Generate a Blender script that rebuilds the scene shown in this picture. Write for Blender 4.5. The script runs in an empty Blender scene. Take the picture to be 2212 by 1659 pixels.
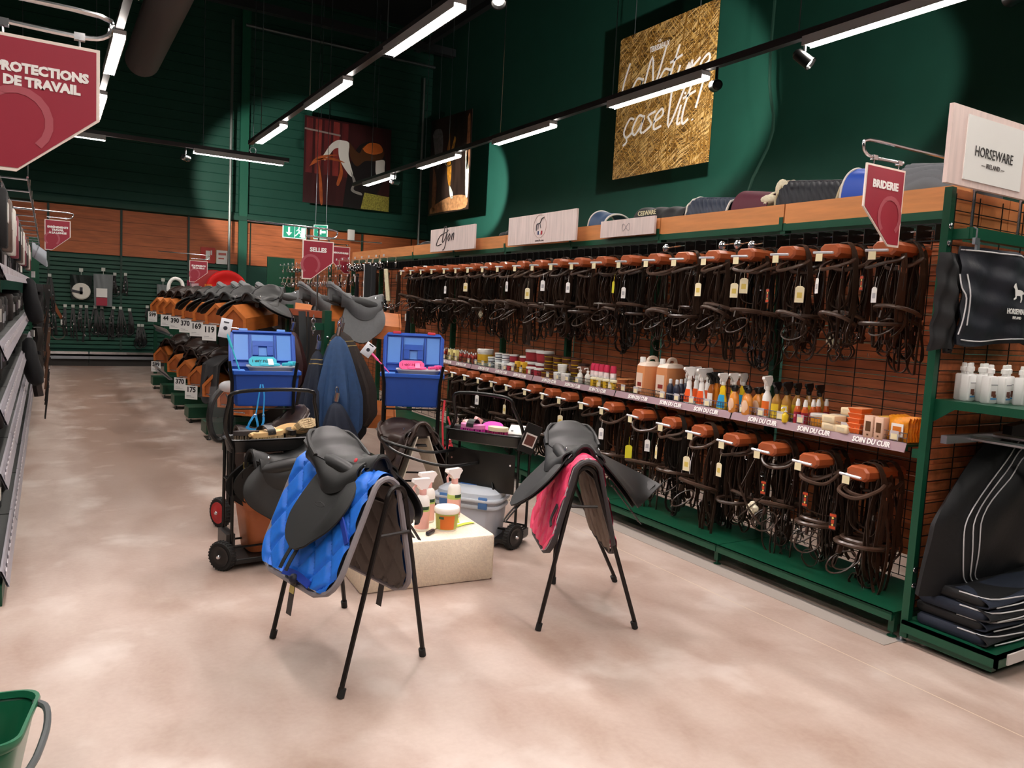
import bpy, math, random
from math import sin, cos, pi, radians as R
from mathutils import Vector as V, Matrix as M4
rnd = random.Random(7)
sc = bpy.context.scene
COL = sc.collection
# ---------------- camera, world, exposure ----------------
cd = bpy.data.cameras.new('camera'); cam = bpy.data.objects.new('camera', cd); COL.objects.link(cam)
cd.sensor_width = 36; cd.lens = 1678/2212*36; cd.clip_start = .05; cd.clip_end = 100
_yaw, _pit, _rol = R(31.05), R(5.36), R(3.02)
fw = V((sin(_yaw)*cos(_pit), cos(_yaw)*cos(_pit), -sin(_pit)))
r0 = V((cos(_yaw), -sin(_yaw), 0)); u0 = r0.cross(fw)
rr = cos(_rol)*r0 + sin(_rol)*u0; uu = -sin(_rol)*r0 + cos(_rol)*u0
cam.matrix_world = M4(((rr.x, uu.x, -fw.x, 0), (rr.y, uu.y, -fw.y, 0), (rr.z, uu.z, -fw.z, 1.55), (0, 0, 0, 1)))
sc.camera = cam
w = bpy.data.worlds.new('world'); sc.world = w; w.use_nodes = True
w.node_tree.nodes['Background'].inputs[0].default_value = (.75, .85, 1, 1)
w.node_tree.nodes['Background'].inputs[1].default_value = .10
sc.view_settings.view_transform = 'Standard'; sc.view_settings.look = 'None'
sc.view_settings.gamma = 1; sc.view_settings.use_curve_mapping = False
sc.view_settings.exposure = 0.40
TUBE = 58.0      # radiance of the light tubes
SPOT = 1.0        # scale of the track spotlights

# ---------------- materials ----------------
def lin(h):
    h = h.lstrip('#'); c = [int(h[i:i+2], 16)/255 for i in (0, 2, 4)]
    return tuple((x/12.92 if x <= .04045 else ((x+.055)/1.055)**2.4) for x in c) + (1,)
MC = {}
def mat(h, rough=.5, metal=0, noise=0, nscale=30, bump=0, bscale=200, coat=0, emit=0, trans=0, alpha=1, name=None, stretch=None):
    key = (h, rough, metal, noise, nscale, bump, bscale, coat, emit, trans, alpha, stretch)
    if key in MC: return MC[key]
    m = bpy.data.materials.new(name or 'm_'+h); m.use_nodes = True
    nt = m.node_tree; b = nt.nodes['Principled BSDF']; c = lin(h)
    b.inputs['Base Color'].default_value = c; b.inputs['Roughness'].default_value = rough
    b.inputs['Metallic'].default_value = metal
    if coat: b.inputs['Coat Weight'].default_value = coat
    if trans: b.inputs['Transmission Weight'].default_value = trans
    if alpha < 1: b.inputs['Alpha'].default_value = alpha
    if emit:
        b.inputs['Emission Color'].default_value = c; b.inputs['Emission Strength'].default_value = emit
    if noise or bump:
        tc = nt.nodes.new('ShaderNodeTexCoord'); mp = nt.nodes.new('ShaderNodeMapping')
        nt.links.new(tc.outputs['Object'], mp.inputs[0])
        if stretch: mp.inputs['Scale'].default_value = stretch
    if noise:
        n = nt.nodes.new('ShaderNodeTexNoise'); n.inputs['Scale'].default_value = nscale; n.inputs['Detail'].default_value = 6
        nt.links.new(mp.outputs[0], n.inputs['Vector'])
        cr = nt.nodes.new('ShaderNodeValToRGB')
        cr.color_ramp.elements[0].position = .3; cr.color_ramp.elements[1].position = .7
        cr.color_ramp.elements[0].color = tuple(max(0, x*(1-noise)) for x in c[:3])+(1,)
        cr.color_ramp.elements[1].color = tuple(min(1, x*(1+noise)) for x in c[:3])+(1,)
        nt.links.new(n.outputs[0], cr.inputs[0]); nt.links.new(cr.outputs[0], b.inputs['Base Color'])
    if bump:
        n2 = nt.nodes.new('ShaderNodeTexNoise'); n2.inputs['Scale'].default_value = bscale
        nt.links.new(mp.outputs[0], n2.inputs['Vector'])
        bp = nt.nodes.new('ShaderNodeBump'); bp.inputs['Strength'].default_value = bump; bp.inputs['Distance'].default_value = .004
        nt.links.new(n2.outputs[0], bp.inputs['Height']); nt.links.new(bp.outputs[0], b.inputs['Normal'])
    MC[key] = m
    return m
GREEN = mat('0b4a33', .38, .1, .08, 8)
GREEN2 = mat('0a4630', .42, .1)
WALLG = mat('104a3c', .68, 0, .06, 3)
WOOD = mat('c4703c', .5, 0, .16, 9, .1, 60, stretch=(1, .15, 3))
WOODP = mat('b5643a', .55, 0, .22, 7, .15, 80, stretch=(3, .5, 4))
WOODH = mat('c67238', .32, 0, .12, 8, coat=.3, stretch=(1, 1, 4))
WOODHD = mat('a85a2c', .4, 0, .12, 8, stretch=(4, 4, 1))
PEGW = mat('a4522c', .38, 0, .12, 20, coat=.2)
FASCIA = mat('d08850', .5, 0, .12, 6, stretch=(4, .6, 6))
BLK = mat('141414', .35); BLKM = mat('101010', .28, .3); RUB = mat('1a1a1a', .75)
LEA = mat('35271f', .30, 0, .2, 25, .15, 300); LEAB = mat('241f1b', .30, 0, .15, 25)
LEA2 = mat('4a382e', .3, 0, .2, 25)
CHR = mat('d8d8dc', .18, 1); STEEL = mat('aab0b8', .35, .9); WIRE = mat('0c0c0c', .45, .3)
WHT = mat('f2f0ec', .45); WHTP = mat('f6f5f2', .3); CARD = mat('e9ddb4', .6); PRICE = mat('ececea', .5)
RED = mat('9c2238', .5, name='sign red'); CREAM = mat('f3e6dc', .5); PINKB = mat('b0535f', .5)
RAILP = mat('a2868e', .45); LETW = mat('fbf8f6', .5)
NAVY = mat('1a2334', .75, 0, .15, 40, .2, 500); NAVYL = mat('2a4a74', .7, 0, .1, 30, .2, 500)
BRWN = mat('2a211e', .75, 0, .15, 40, .2, 500); BLKC = mat('15161a', .8, 0, .1, 40, .2, 500)
GOLD = mat('b9a064', .6)

# ---------------- mesh helper ----------------
def wm(o):
    m = o.matrix_basis.copy()
    while o.parent: o = o.parent; m = o.matrix_basis @ m
    return m
def cat_rom(P, k=5):
    P = [V(p) for p in P]
    if len(P) < 3: return P
    Q = [P[0]*2-P[1]] + P + [P[-1]*2-P[-2]]; out = []
    for i in range(1, len(Q)-2):
        a, b, c, d = Q[i-1:i+3]
        for j in range(k):
            t = j/k
            out.append(.5*((2*b)+(c-a)*t+(2*a-5*b+4*c-d)*t*t+(3*b-a-3*c+d)*t**3))
    out.append(P[-1]); return out
class B:
    def __init__(s): s.v = []; s.f = []; s.sm = []
    def add(s, vs, fs, smooth=False, mtx=None):
        o = len(s.v)
        for p in vs: s.v.append(tuple(mtx @ V(p)) if mtx else tuple(p))
        for f in fs: s.f.append(tuple(i+o for i in f)); s.sm.append(smooth)
        return s
    def box(s, c, d, mtx=None, taper=1):
        x, y, z = c; a, b, h = d[0]/2, d[1]/2, d[2]/2; t = taper
        vs = [(x-a*t, y-b*t, z-h), (x+a*t, y-b*t, z-h), (x+a*t, y+b*t, z-h), (x-a*t, y+b*t, z-h), (x-a, y-b, z+h), (x+a, y-b, z+h), (x+a, y+b, z+h), (x-a, y+b, z+h)]
        return s.add(vs, [(3, 2, 1, 0), (4, 5, 6, 7), (0, 1, 5, 4), (1, 2, 6, 5), (2, 3, 7, 6), (3, 0, 4, 7)], False, mtx)
    def bx(s, x0, x1, y0, y1, z0, z1, mtx=None): return s.box(((x0+x1)/2, (y0+y1)/2, (z0+z1)/2), (abs(x1-x0), abs(y1-y0), abs(z1-z0)), mtx)
    def tube(s, P, r, n=8, closed=False, caps=True, smooth=True, k=0, mtx=None):
        P = cat_rom(P, k) if k else [V(p) for p in P]
        m = len(P); rs = r if hasattr(r, '__len__') else [r]*m
        if len(rs) != m: rs = [rs[min(len(rs)-1, int(i/(m-1)*(len(rs)-1)+.5))] for i in range(m)]
        vs = []; prev = None
        for i, p in enumerate(P):
            if closed: t = P[(i+1) % m]-P[i-1]
            else: t = P[min(i+1, m-1)]-P[max(i-1, 0)]
            t = t.normalized() if t.length > 1e-9 else V((0, 0, 1))
            if prev is None: a = t.orthogonal().normalized()
            else: a = (prev-t*prev.dot(t)); a = a.normalized() if a.length > 1e-6 else t.orthogonal().normalized()
            prev = a; b = t.cross(a)
            for j in range(n):
                q = 2*pi*j/n; vs.append(p+(a*cos(q)+b*sin(q))*rs[i])
        fs = []; mm = m if closed else m-1
        for i in range(mm):
            for j in range(n):
                fs.append((i*n+j, i*n+(j+1) % n, ((i+1) % m)*n+(j+1) % n, ((i+1) % m)*n+j))
        if caps and not closed: fs.append(tuple(range(n-1, -1, -1))); fs.append(tuple(range((m-1)*n, m*n)))
        return s.add(vs, fs, smooth, mtx)
    def strap(s, P, w, t, side=(1, 0, 0), k=4, mtx=None):
        P = cat_rom(P, k) if k else [V(p) for p in P]; side = V(side); m = len(P); vs = []
        for i, p in enumerate(P):
            T = (P[min(i+1, m-1)]-P[max(i-1, 0)]).normalized()
            a = side-T*side.dot(T); a = a.normalized() if a.length > 1e-4 else T.orthogonal().normalized()
            b = T.cross(a)
            for x, y in ((-1, -1), (1, -1), (1, 1), (-1, 1)): vs.append(p+a*(x*w/2)+b*(y*t/2))
        fs = [(i*4+j, i*4+(j+1) % 4, i*4+4+(j+1) % 4, i*4+4+j) for i in range(m-1) for j in range(4)]
        fs += [(3, 2, 1, 0), tuple(range((m-1)*4, m*4))]
        return s.add(vs, fs, False, mtx)
    def lathe(s, prof, c=(0, 0, 0), n=16, smooth=True, mtx=None, sx=1, sy=1):
        vs = []; fs = []; m = len(prof)
        for r, z in prof:
            for j in range(n): vs.append((c[0]+r*cos(2*pi*j/n)*sx, c[1]+r*sin(2*pi*j/n)*sy, c[2]+z))
        for i in range(m-1):
            for j in range(n): fs.append((i*n+j, i*n+(j+1) % n, (i+1)*n+(j+1) % n, (i+1)*n+j))
        fs.append(tuple(range(n-1, -1, -1))); fs.append(tuple(range((m-1)*n, m*n)))
        return s.add(vs, fs, smooth, mtx)
    def loft(s, rings, smooth=True, caps=True, mtx=None):
        n = len(rings[0]); vs = [p for r in rings for p in r]
        fs = [(i*n+j, i*n+(j+1) % n, (i+1)*n+(j+1) % n, (i+1)*n+j) for i in range(len(rings)-1) for j in range(n)]
        if caps: fs += [tuple(range(n-1, -1, -1)), tuple(range((len(rings)-1)*n, len(rings)*n))]
        return s.add(vs, fs, smooth, mtx)
    def prism(s, P, h0, h1, mtx=None, smooth=False):      # outline in local xy, extruded along z
        n = len(P); vs = [(x, y, h0) for x, y in P]+[(x, y, h1) for x, y in P]
        fs = [tuple(range(n-1, -1, -1)), tuple(range(n, 2*n))]+[(i, (i+1) % n, n+(i+1) % n, n+i) for i in range(n)]
        return s.add(vs, fs, smooth, mtx)
    def grid(s, fn, nu, nv, thick=0, smooth=True, mtx=None):
        top = [V(fn(i/nu, j/nv)) for i in range(nu+1) for j in range(nv+1)]
        I = lambda i, j: i*(nv+1)+j
        fs = [(I(i, j), I(i+1, j), I(i+1, j+1), I(i, j+1)) for i in range(nu) for j in range(nv)]
        if not thick: return s.add(top, fs, smooth, mtx)
        N = [V((0, 0, 0)) for _ in top]
        for f in fs:
            nn = (top[f[2]]-top[f[0]]).cross(top[f[3]]-top[f[1]])
            for i in f: N[i] += nn
        bot = [p-(n.normalized() if n.length > 1e-12 else V((0, 0, 1)))*thick for p, n in zip(top, N)]; o = len(top)
        fs2 = fs+[tuple(i+o for i in reversed(f)) for f in fs]
        E = [(I(i, 0), I(i+1, 0)) for i in range(nu)]+[(I(nu, j), I(nu, j+1)) for j in range(nv)]+[(I(i, nv), I(i-1, nv)) for i in range(nu, 0, -1)]+[(I(0, j), I(0, j-1)) for j in range(nv, 0, -1)]
        fs2 += [(b, a, a+o, b+o) for a, b in E]
        return s.add(top+bot, fs2, smooth, mtx)
    def rbox(s, c, d, r, ch=.004, n=4, taper=1, mtx=None, smooth=True):
        x, y, z = c; a, b, h = d[0]/2, d[1]/2, d[2]
        def ring(sa, off, zz):
            out = []
            for q, (sx, sy) in enumerate(((1, 1), (-1, 1), (-1, -1), (1, -1))):
                for i in range(n+1):
                    t = (q+i/n)*pi/2
                    out.append((x+(sx*(a-r)+r*cos(t))*sa-sx*off*.7, y+(sy*(b-r)+r*sin(t))*sa-sy*off*.7, zz))
            return out
        z0, z1 = z-h/2, z+h/2; t = taper
        return s.loft([ring(t, ch, z0), ring(t, 0, z0+ch), ring(1, 0, z1-ch), ring(1, ch, z1)], smooth, True, mtx)
    def ball(s, c, r, n=10, m=6, mtx=None, sc_=(1, 1, 1)):
        rings = [[(c[0]+sc_[0]*max(r*sin(pi*i/m), r*.02)*cos(2*pi*j/n), c[1]+sc_[1]*max(r*sin(pi*i/m), r*.02)*sin(2*pi*j/n), c[2]-sc_[2]*r*cos(pi*i/m)) for j in range(n)] for i in range(m+1)]
        return s.loft(rings, True, True, mtx)
    def build(s, name, m, parent=None, world=False, stuff=False, label=None, auto=True):
        vs = s.v
        if world and parent is not None:
            inv = wm(parent).inverted(); vs = [tuple(inv @ V(p)) for p in vs]
        me = bpy.data.meshes.new(name); me.from_pydata(vs, [], s.f)
        me.polygons.foreach_set('use_smooth', s.sm)
        me.materials.append(m); me.update()
        if any(s.sm) and auto:
            try: me.set_sharp_from_angle(angle=R(42))
            except Exception: pass
        o = bpy.data.objects.new(name, me); COL.objects.link(o)
        if parent is not None: o.parent = parent
        if stuff: o['kind'] = 'stuff'
        if label: o['label'] = label
        return o
def tag(o, label, cat, group=None):
    o['label'] = label; o['category'] = cat
    if group: o['group'] = group
    return o
def thing(name, label, cat, loc=(0, 0, 0), rz=0, group=None):
    o = bpy.data.objects.new(name, None); COL.objects.link(o); o.empty_display_size = .05
    o.location = loc; o.rotation_euler = (0, 0, rz)
    o.matrix_basis = M4.Translation(V(loc)) @ M4.Rotation(rz, 4, 'Z')
    return tag(o, label, cat, group)
def struct(o): o['kind'] = 'structure'; return o
KIDS = {}
def dup(root, mtx, label=None, group=None, skip=()):
    if root.name not in KIDS:
        KIDS[root.name] = [(c, [g for g in bpy.data.objects if g.parent == c]) for c in bpy.data.objects if c.parent == root]
    r = root.copy(); COL.objects.link(r); r.matrix_basis = mtx
    if label: r['label'] = label
    if group: r['group'] = group
    for c, gs in KIDS[root.name]:
        if c.name.split('.')[0] in skip: continue
        d = c.copy(); COL.objects.link(d); d.parent = r
        for g in gs:
            h = g.copy(); COL.objects.link(h); h.parent = d
    return r
def TR(x, y, z, rz=0, ry=0, rx=0, s=1):
    return M4.Translation(V((x, y, z))) @ M4.Rotation(rz, 4, 'Z') @ M4.Rotation(ry, 4, 'Y') @ M4.Rotation(rx, 4, 'X') @ M4.Scale(s, 4)
def frame(o, X, Y):      # matrix with local x->X, y->Y, origin o
    X = V(X).normalized(); Y = V(Y).normalized(); Z = X.cross(Y)
    return M4(((X.x, Y.x, Z.x, o[0]), (X.y, Y.y, Z.y, o[1]), (X.z, Y.z, Z.z, o[2]), (0, 0, 0, 1)))
TXC = {}
def text(s, size, m, parent, mtx, name='lettering', world=True, bold=0, ext=.0008, shear=0, sx=1, align='CENTER'):
    key = (s, size, bold, ext, shear, sx, align, m.name)
    if key not in TXC:
        c = bpy.data.curves.new('txt', 'FONT'); c.body = s; c.size = size; c.align_x = align; c.align_y = 'CENTER'
        c.extrude = ext; c.offset = bold; c.shear = shear; c.resolution_u = 2
        o = bpy.data.objects.new('txt', c); COL.objects.link(o)
        dg = bpy.context.evaluated_depsgraph_get()
        me = bpy.data.meshes.new_from_object(o.evaluated_get(dg)); bpy.data.objects.remove(o)
        if sx != 1:
            for v in me.vertices: v.co.x *= sx
        me.materials.clear(); me.materials.append(m); TXC[key] = me
    o = bpy.data.objects.new(name, TXC[key]); COL.objects.link(o)
    if parent is not None:
        o.parent = parent; o.matrix_basis = (wm(parent).inverted() @ mtx) if world else mtx
    else: o.matrix_basis = mtx
    return o
ORD = ['first', 'second', 'third', 'fourth', 'fifth', 'sixth', 'seventh', 'eighth', 'ninth', 'tenth', 'eleventh', 'twelfth', 'thirteenth', 'fourteenth', 'fifteenth', 'sixteenth', 'seventeenth', 'eighteenth', 'nineteenth', 'twentieth', 'twenty-first', 'twenty-second', 'twenty-third', 'twenty-fourth']
XF, NXF = (0, -1, 0), (0, 1, 0)
FACE_AISLE = lambda o: frame(o, (0, -1, 0), (0, 0, 1))      # text on a plane facing -X
FACE_FRONT = lambda o: frame(o, (1, 0, 0), (0, 0, 1))       # text on a plane facing -Y
# ---------------- the setting ----------------
XW, YB, ZC, XL, YF = 8.29, 18.4, 8.3, -7.0, -6.0
def floor_mat():
    m = bpy.data.materials.new('polished concrete'); m.use_nodes = True; nt = m.node_tree; b = nt.nodes['Principled BSDF']; L = nt.links.new
    tc = nt.nodes.new('ShaderNodeTexCoord')
    def noise(sc_, det, dist=0, st=None):
        mp = nt.nodes.new('ShaderNodeMapping'); L(tc.outputs['Object'], mp.inputs[0])
        if st: mp.inputs['Scale'].default_value = st
        n = nt.nodes.new('ShaderNodeTexNoise'); n.inputs['Scale'].default_value = sc_; n.inputs['Detail'].default_value = det
        n.inputs['Distortion'].default_value = dist; L(mp.outputs[0], n.inputs['Vector']); return n
    n1 = noise(1.1, 9, .3); n2 = noise(4.2, 12, .35, (1, .55, 1)); n3 = noise(45, 4)
    def ramp(n, a, b_, p=.35, q=.68):
        r = nt.nodes.new('ShaderNodeValToRGB'); e = r.color_ramp.elements
        e[0].position = p; e[1].position = q; e[0].color = lin(a); e[1].color = lin(b_); L(n.outputs[0], r.inputs[0]); return r
    def mix(f, a, b_, t='MIX'):
        x = nt.nodes.new('ShaderNodeMix'); x.data_type = 'RGBA'; x.blend_type = t
        if hasattr(f, 'name'): L(f, x.inputs[0])
        else: x.inputs[0].default_value = f
        L(a, x.inputs[6]); L(b_, x.inputs[7]); return x.outputs[2]
    c1 = ramp(n1, 'a99083', 'cab7ac'); c2 = ramp(n2, '9a7c6c', 'd2c3b9', .3, .7); c3 = ramp(n3, 'ab958a', 'c5b3a9')
    o = mix(.5, c1.outputs[0], c2.outputs[0]); o = mix(.18, o, c3.outputs[0])
    # worn brown walking track along the left aisle, and scattered pale scuffs
    sx = nt.nodes.new('ShaderNodeSeparateXYZ'); L(tc.outputs['Object'], sx.inputs[0])
    def mth(op, a, b_=None):
        q = nt.nodes.new('ShaderNodeMath'); q.operation = op
        for i_, v_ in enumerate((a, b_)):
            if v_ is None: continue
            if hasattr(v_, 'name'): L(v_, q.inputs[i_])
            else: q.inputs[i_].default_value = v_
        return q.outputs[0]
    dx_ = mth('ABSOLUTE', mth('SUBTRACT', sx.outputs[0], .68)); wob = mth('MULTIPLY', n2.outputs[0], .55)
    band = nt.nodes.new('ShaderNodeMapRange'); L(mth('ADD', dx_, wob), band.inputs[0]); band.inputs[1].default_value = .55; band.inputs[2].default_value = .85; band.inputs[3].default_value = .75; band.inputs[4].default_value = 0
    far = nt.nodes.new('ShaderNodeMapRange'); L(sx.outputs[1], far.inputs[0]); far.inputs[1].default_value = 3.5; far.inputs[2].default_value = 8
    brown = nt.nodes.new('ShaderNodeRGB'); brown.outputs[0].default_value = lin('8f705e')
    o = mix(mth('MULTIPLY', band.outputs[0], far.outputs[0]), o, brown.outputs[0])
    n4 = noise(2.2, 14, .2); c4 = nt.nodes.new('ShaderNodeMapRange'); L(n4.outputs[0], c4.inputs[0]); c4.inputs[1].default_value = .56; c4.inputs[2].default_value = .68; c4.inputs[4].default_value = .55
    pale = nt.nodes.new('ShaderNodeRGB'); pale.outputs[0].default_value = lin('d8ccc4'); o = mix(c4.outputs[0], o, pale.outputs[0])
    n5 = noise(1.4, 12, .3, (1.3, 1, 1)); c5 = nt.nodes.new('ShaderNodeMapRange'); L(n5.outputs[0], c5.inputs[0]); c5.inputs[1].default_value = .57; c5.inputs[2].default_value = .72; c5.inputs[4].default_value = .45
    o = mix(c5.outputs[0], o, brown.outputs[0]); L(o, b.inputs['Base Color'])
    r = nt.nodes.new('ShaderNodeMapRange'); L(n2.outputs[0], r.inputs[0]); r.inputs[3].default_value = .3; r.inputs[4].default_value = .5
    L(r.outputs[0], b.inputs['Roughness'])
    bp = nt.nodes.new('ShaderNodeBump'); bp.inputs['Strength'].default_value = .04; L(n3.outputs[0], bp.inputs['Height']); L(bp.outputs[0], b.inputs['Normal'])
    return m
struct(B().bx(XL, XW+.2, YF, YB+.2, -.2, 0).build('floor', floor_mat()))
struct(B().bx(XL, XW+.2, YF, YB+.2, ZC, ZC+.2).build('ceiling', mat('20262a', .8)))
struct(B().bx(XW, XW+.2, YF, YB+.2, 0, ZC).build('wall_right', WALLG))
wl = struct(B().bx(XL-.2, XL, YF, YB+.2, 0, ZC).build('wall_left', mat('2a3a35', .7)))
wf = struct(B().bx(XL-.2, XW+.2, YF-.2, YF, 0, ZC).build('wall_front', mat('2a3a35', .7)))
# corrugated back wall: cassette steps every 0.3 m above the plank band, fine ribs below
b = B(); z = 3.42; prof = [(-.02, 3.22), (-.10, 3.24), (-.10, 3.40)]
while z < ZC: prof += [(-.03, z), (-.02, z+.012), (-.02, z+.190), (-.03, z+.195)]; z += .2
prof.append((-.02, ZC))
n = len(prof)
b.add([(x, YB+y, zz) for x in (XL, XW) for y, zz in prof], [(i, i+n, i+n+1, i+1) for i in range(n-1)])
b.bx(XL, XW, YB, YB+.2, 0, ZC)
wb = struct(b.build('wall_back', WALLG))
# finer slats behind the hanging goods
for k in range(22):
    z = .32+k*.088
    B().bx(-.4, 3.55, YB-.06, YB-.002, z, z+.066).build('slat', mat('0f4a38', .5, 0, .05, 6), wb)
# orange plank band
for i in range(-5, 7):
    x0 = .03+i*1.31; x1 = min(x0+1.30, XW-.01)
    if x1-x0 < .1: continue
    for j in range(4):
        B().bx(x0+.012, x1-.012, YB-.045, YB-.002, 2.27+j*.2365, 2.27+(j+1)*.2365-.004).build('plank', mat('c06a3c', .55, 0, .2, 5, .1, 60, stretch=(.6, 1, 5)), wb)
struct(B().bx(3.68, 3.86, YB-.14, YB-.01, 0, ZC).build('trim_1', mat('12604a', .55)))
struct(B().bx(XL, XW, YB-.16, YB-.11, 3.24, 3.34).build('trim_2', mat('0f4a3a', .6)))
for i, x in enumerate((.03, 1.34, 2.65, 5.27, 6.58)):
    struct(B().bx(x-.02, x+.02, YB-.07, YB-.01, .3, 3.22).build('trim_%d' % (i+3), mat('14382c', .5)))
# pale saw joint in the slab
struct(B().add([(x, y, .0012) for x, y in ((3.262, 1), (3.268, 1), (3.352, 12), (3.346, 12))], [(0, 1, 2, 3)]).build('trim_8', mat('d8c8b4', .6)))
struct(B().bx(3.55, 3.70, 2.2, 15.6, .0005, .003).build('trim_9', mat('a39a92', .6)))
# ceiling steel and pipes
def tth(name, label, cat, P, r, m, n=8, group=None):
    o = B().tube(P, r, n).build(name, m); tag(o, label, cat, group); return o
t = thing('ventilation_duct', 'large grey round ventilation duct with rounded end hanging at upper left', 'duct', (1.2, 10, 4.8))
B().lathe([(.02, 0), (.17, .01), (.225, .05), (.24, .12), (.24, 14.5)], n=32, mtx=M4.Translation(V((.05, 3.5, .22))) @ M4.Rotation(R(90), 4, 'X')).build('duct_body', mat('6e6768', .6, .2), t)
for k in range(6): B().tube([(.05, 3.2-2.4*k, .46), (.05, 3.2-2.4*k, 3.4)], .008, 5).build('hanger_wire', STEEL, t)
g = 'steel pipes on the back wall'
tth('conduit_pipe', 'thin pale vertical pipe on the back wall left of the green pilaster', 'pipe', [(3.42, 17.95, 0), (3.42, 17.95, 7.4)], .03, mat('8c9390', .4, .6), group=g)
tth('conduit_pipe', 'thin pale vertical pipe in the far corner beside the bridle picture', 'pipe', [(7.95, 18.1, 0), (7.95, 18.1, 7.1)], .03, mat('8c9390', .4, .6), group=g)
tth('conduit_pipe', 'pale horizontal pipe high across the back wall', 'pipe', [(3.75, 18.25, 7.45), (8.28, 18.25, 7.45)], .035, mat('70787a', .4, .6), group=g)
tth('roof_beam', 'dark steel roof beam crossing high in front of the back wall', 'beam', [(XL+.1, 17.0, 7.45), (XW-.1, 17.0, 7.45)], .12, mat('353a3e', .6, .3), 4)
tth('roof_beam', 'dark steel roof beam running above the right wall', 'beam', [(7.5, 2, 7.55), (7.5, 17.6, 7.55)], .09, mat('3a3f44', .6, .3), 4)
# ---------------- light tracks ----------------
TUBEM = mat('fff6ee', .5, emit=TUBE); TRK = mat('4a4648', .4, .3)
def track(label, X0, Y0, X1, Y1, z, tubes, ax):
    t = thing('light_track', label, 'lighting track', (X0, Y0, z), 0, 'suspended lighting tracks')
    B().bx(X0-.035, X1+.035, Y0-.035, Y1+.035, z+.01, z+.075).build('rail', TRK, t, True)
    L = (Y1-Y0) if ax else (X1-X0); k = 0
    while k*2.6 < L:
        p = (X0, Y0+.4+k*2.6) if ax else (X0+.4+k*2.6, Y0)
        B().tube([(p[0], p[1], z+.06), (p[0], p[1], ZC)], .006, 5).build('suspension_wire', STEEL, t, True); k += 1
    for a, b_ in tubes:
        q = (X0, (a+b_)/2) if ax else ((a+b_)/2, Y0)
        h = (b_-a)/2; dx, dy = (.056, h) if ax else (h, .056)
        hs = B().bx(q[0]-dx, q[0]+dx, q[1]-dy, q[1]+dy, z-.03, z+.012).build('tube_housing', mat('d8d8d8', .4), t, True)
        for sgn in (-1, 1):  # added skirts cutting sideways tube light so the upper walls stay dark
            if ax: B().bx(q[0]+sgn*dx-.004, q[0]+sgn*dx+.004, q[1]-dy, q[1]+dy, z-.066, z+.012).build('side_light_shield', mat('d8d8d8', .4), hs, True)
            else: B().bx(q[0]-dx, q[0]+dx, q[1]+sgn*dy-.004, q[1]+sgn*dy+.004, z-.066, z+.012).build('side_light_shield', mat('d8d8d8', .4), hs, True)
        B().bx(q[0]-dx+.006, q[0]+dx-.006, q[1]-dy+.02, q[1]+dy-.02, z-.06, z-.028).build('light_tube', TUBEM, hs, True)
per = lambda s, k0, k1: [(s+2.71*k, s+2.71*k+1.52) for k in range(k0, k1)]
track('long lighting track over the right shelving with five visible white tubes', 5.6, -3.4, 5.6, 16.2, 4.0, per(5.9, -3, 4), True)
track('lighting track over the centre aisle with three tubes in view', 2.84, -3.4, 2.84, 13.3, 4.0, per(5.83, -3, 3), True)
track('lighting track at far left beside the large maroon sign', .6, -3.4, .6, 12.9, 4.0, per(5.85, -3, 3), True)
track('lighting track crossing left to right in front of the back wall', -3.3, 14.45, 3.72, 14.45, 4.0, [(-3.0, -1.5), (-.7, .82), (2.15, 3.66)], False)
track('lighting track over the rear left aisle out at the side', -1.9, -3.4, -1.9, 10, 4.0, per(5.85, -3, 1), True)
def spot(p, aim, power, lit, label, ang=38, col=(1, .93, .84), soft=.05):
    t = thing('track_spotlight', label, 'spotlight', p, 0, 'spotlights on the lighting tracks')
    d = (V(aim)-V(p)).normalized(); mx = V((0, 0, 1)).rotation_difference(d).to_matrix().to_4x4()
    c = V((0, 0, -.16))
    B().tube([(0, 0, .01), (0, 0, -.1)], .015, 6).build('stem', BLKM, t)
    h = B().lathe([(.03, -.1), (.05, -.08), (.055, .06), (.06, .08), (.052, .08), (.04, .05)], n=16).build('lamp_head', CHR if lit == 2 else BLKM, t)
    h.matrix_basis = M4.Translation(c) @ mx
    B().lathe([(.0, .052), (.045, .052), (.045, .056)], n=16).build('lens', mat('fff6ec', .4, emit=40 if lit else 3), h)
    if power:
        l = bpy.data.lights.new('spot_lamp', 'SPOT'); l.energy = power*SPOT; l.spot_size = R(ang); l.spot_blend = .35; l.shadow_soft_size = soft; l.color = col
        o = bpy.data.objects.new('spot_lamp', l); COL.objects.link(o); o.parent = t
        o.matrix_basis = M4.Translation(c+d*.13) @ V((0, 0, -1)).rotation_difference(d).to_matrix().to_4x4()
spot((5.6, 4.72, 4.0), (7.2, 1.5, 1.0), 60, 1, 'glaring spotlight at the near end of the tube above the wire hanging', 50)
spot((5.6, 5.75, 4.0), (8.0, 9.2, 4.9), 520, 0, 'dark spotlight on the track just left of the hay picture edge', 52)
spot((5.6, 13.95, 4.0), (8.1, 15.3, 4.3), 520, 2, 'chrome spotlight on the track in front of the bridle picture', 44, (.95, 1, .95))
spot((2.02, 14.45, 4.0), (4.6, 18.4, 4.2), 420, 2, 'chrome spotlight under the track crossing the back wall', 50)
spot((5.6, 3.0, 4.0), (8.29, 6.6, 4.6), 200, 0, 'spotlight on the right track above the shelf end, out of view', 40)
spot((2.84, 5.2, 4.0), (2.1, 3.3, .3), 150, 0, 'spotlight on the centre track lighting the saddle display', 75, (1, .88, .86), .2)
spot((2.84, 2.6, 4.0), (1.9, 2.2, .0), 70, 0, 'spotlight on the centre track over the near floor', 80, (1, .86, .84), .2)
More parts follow.
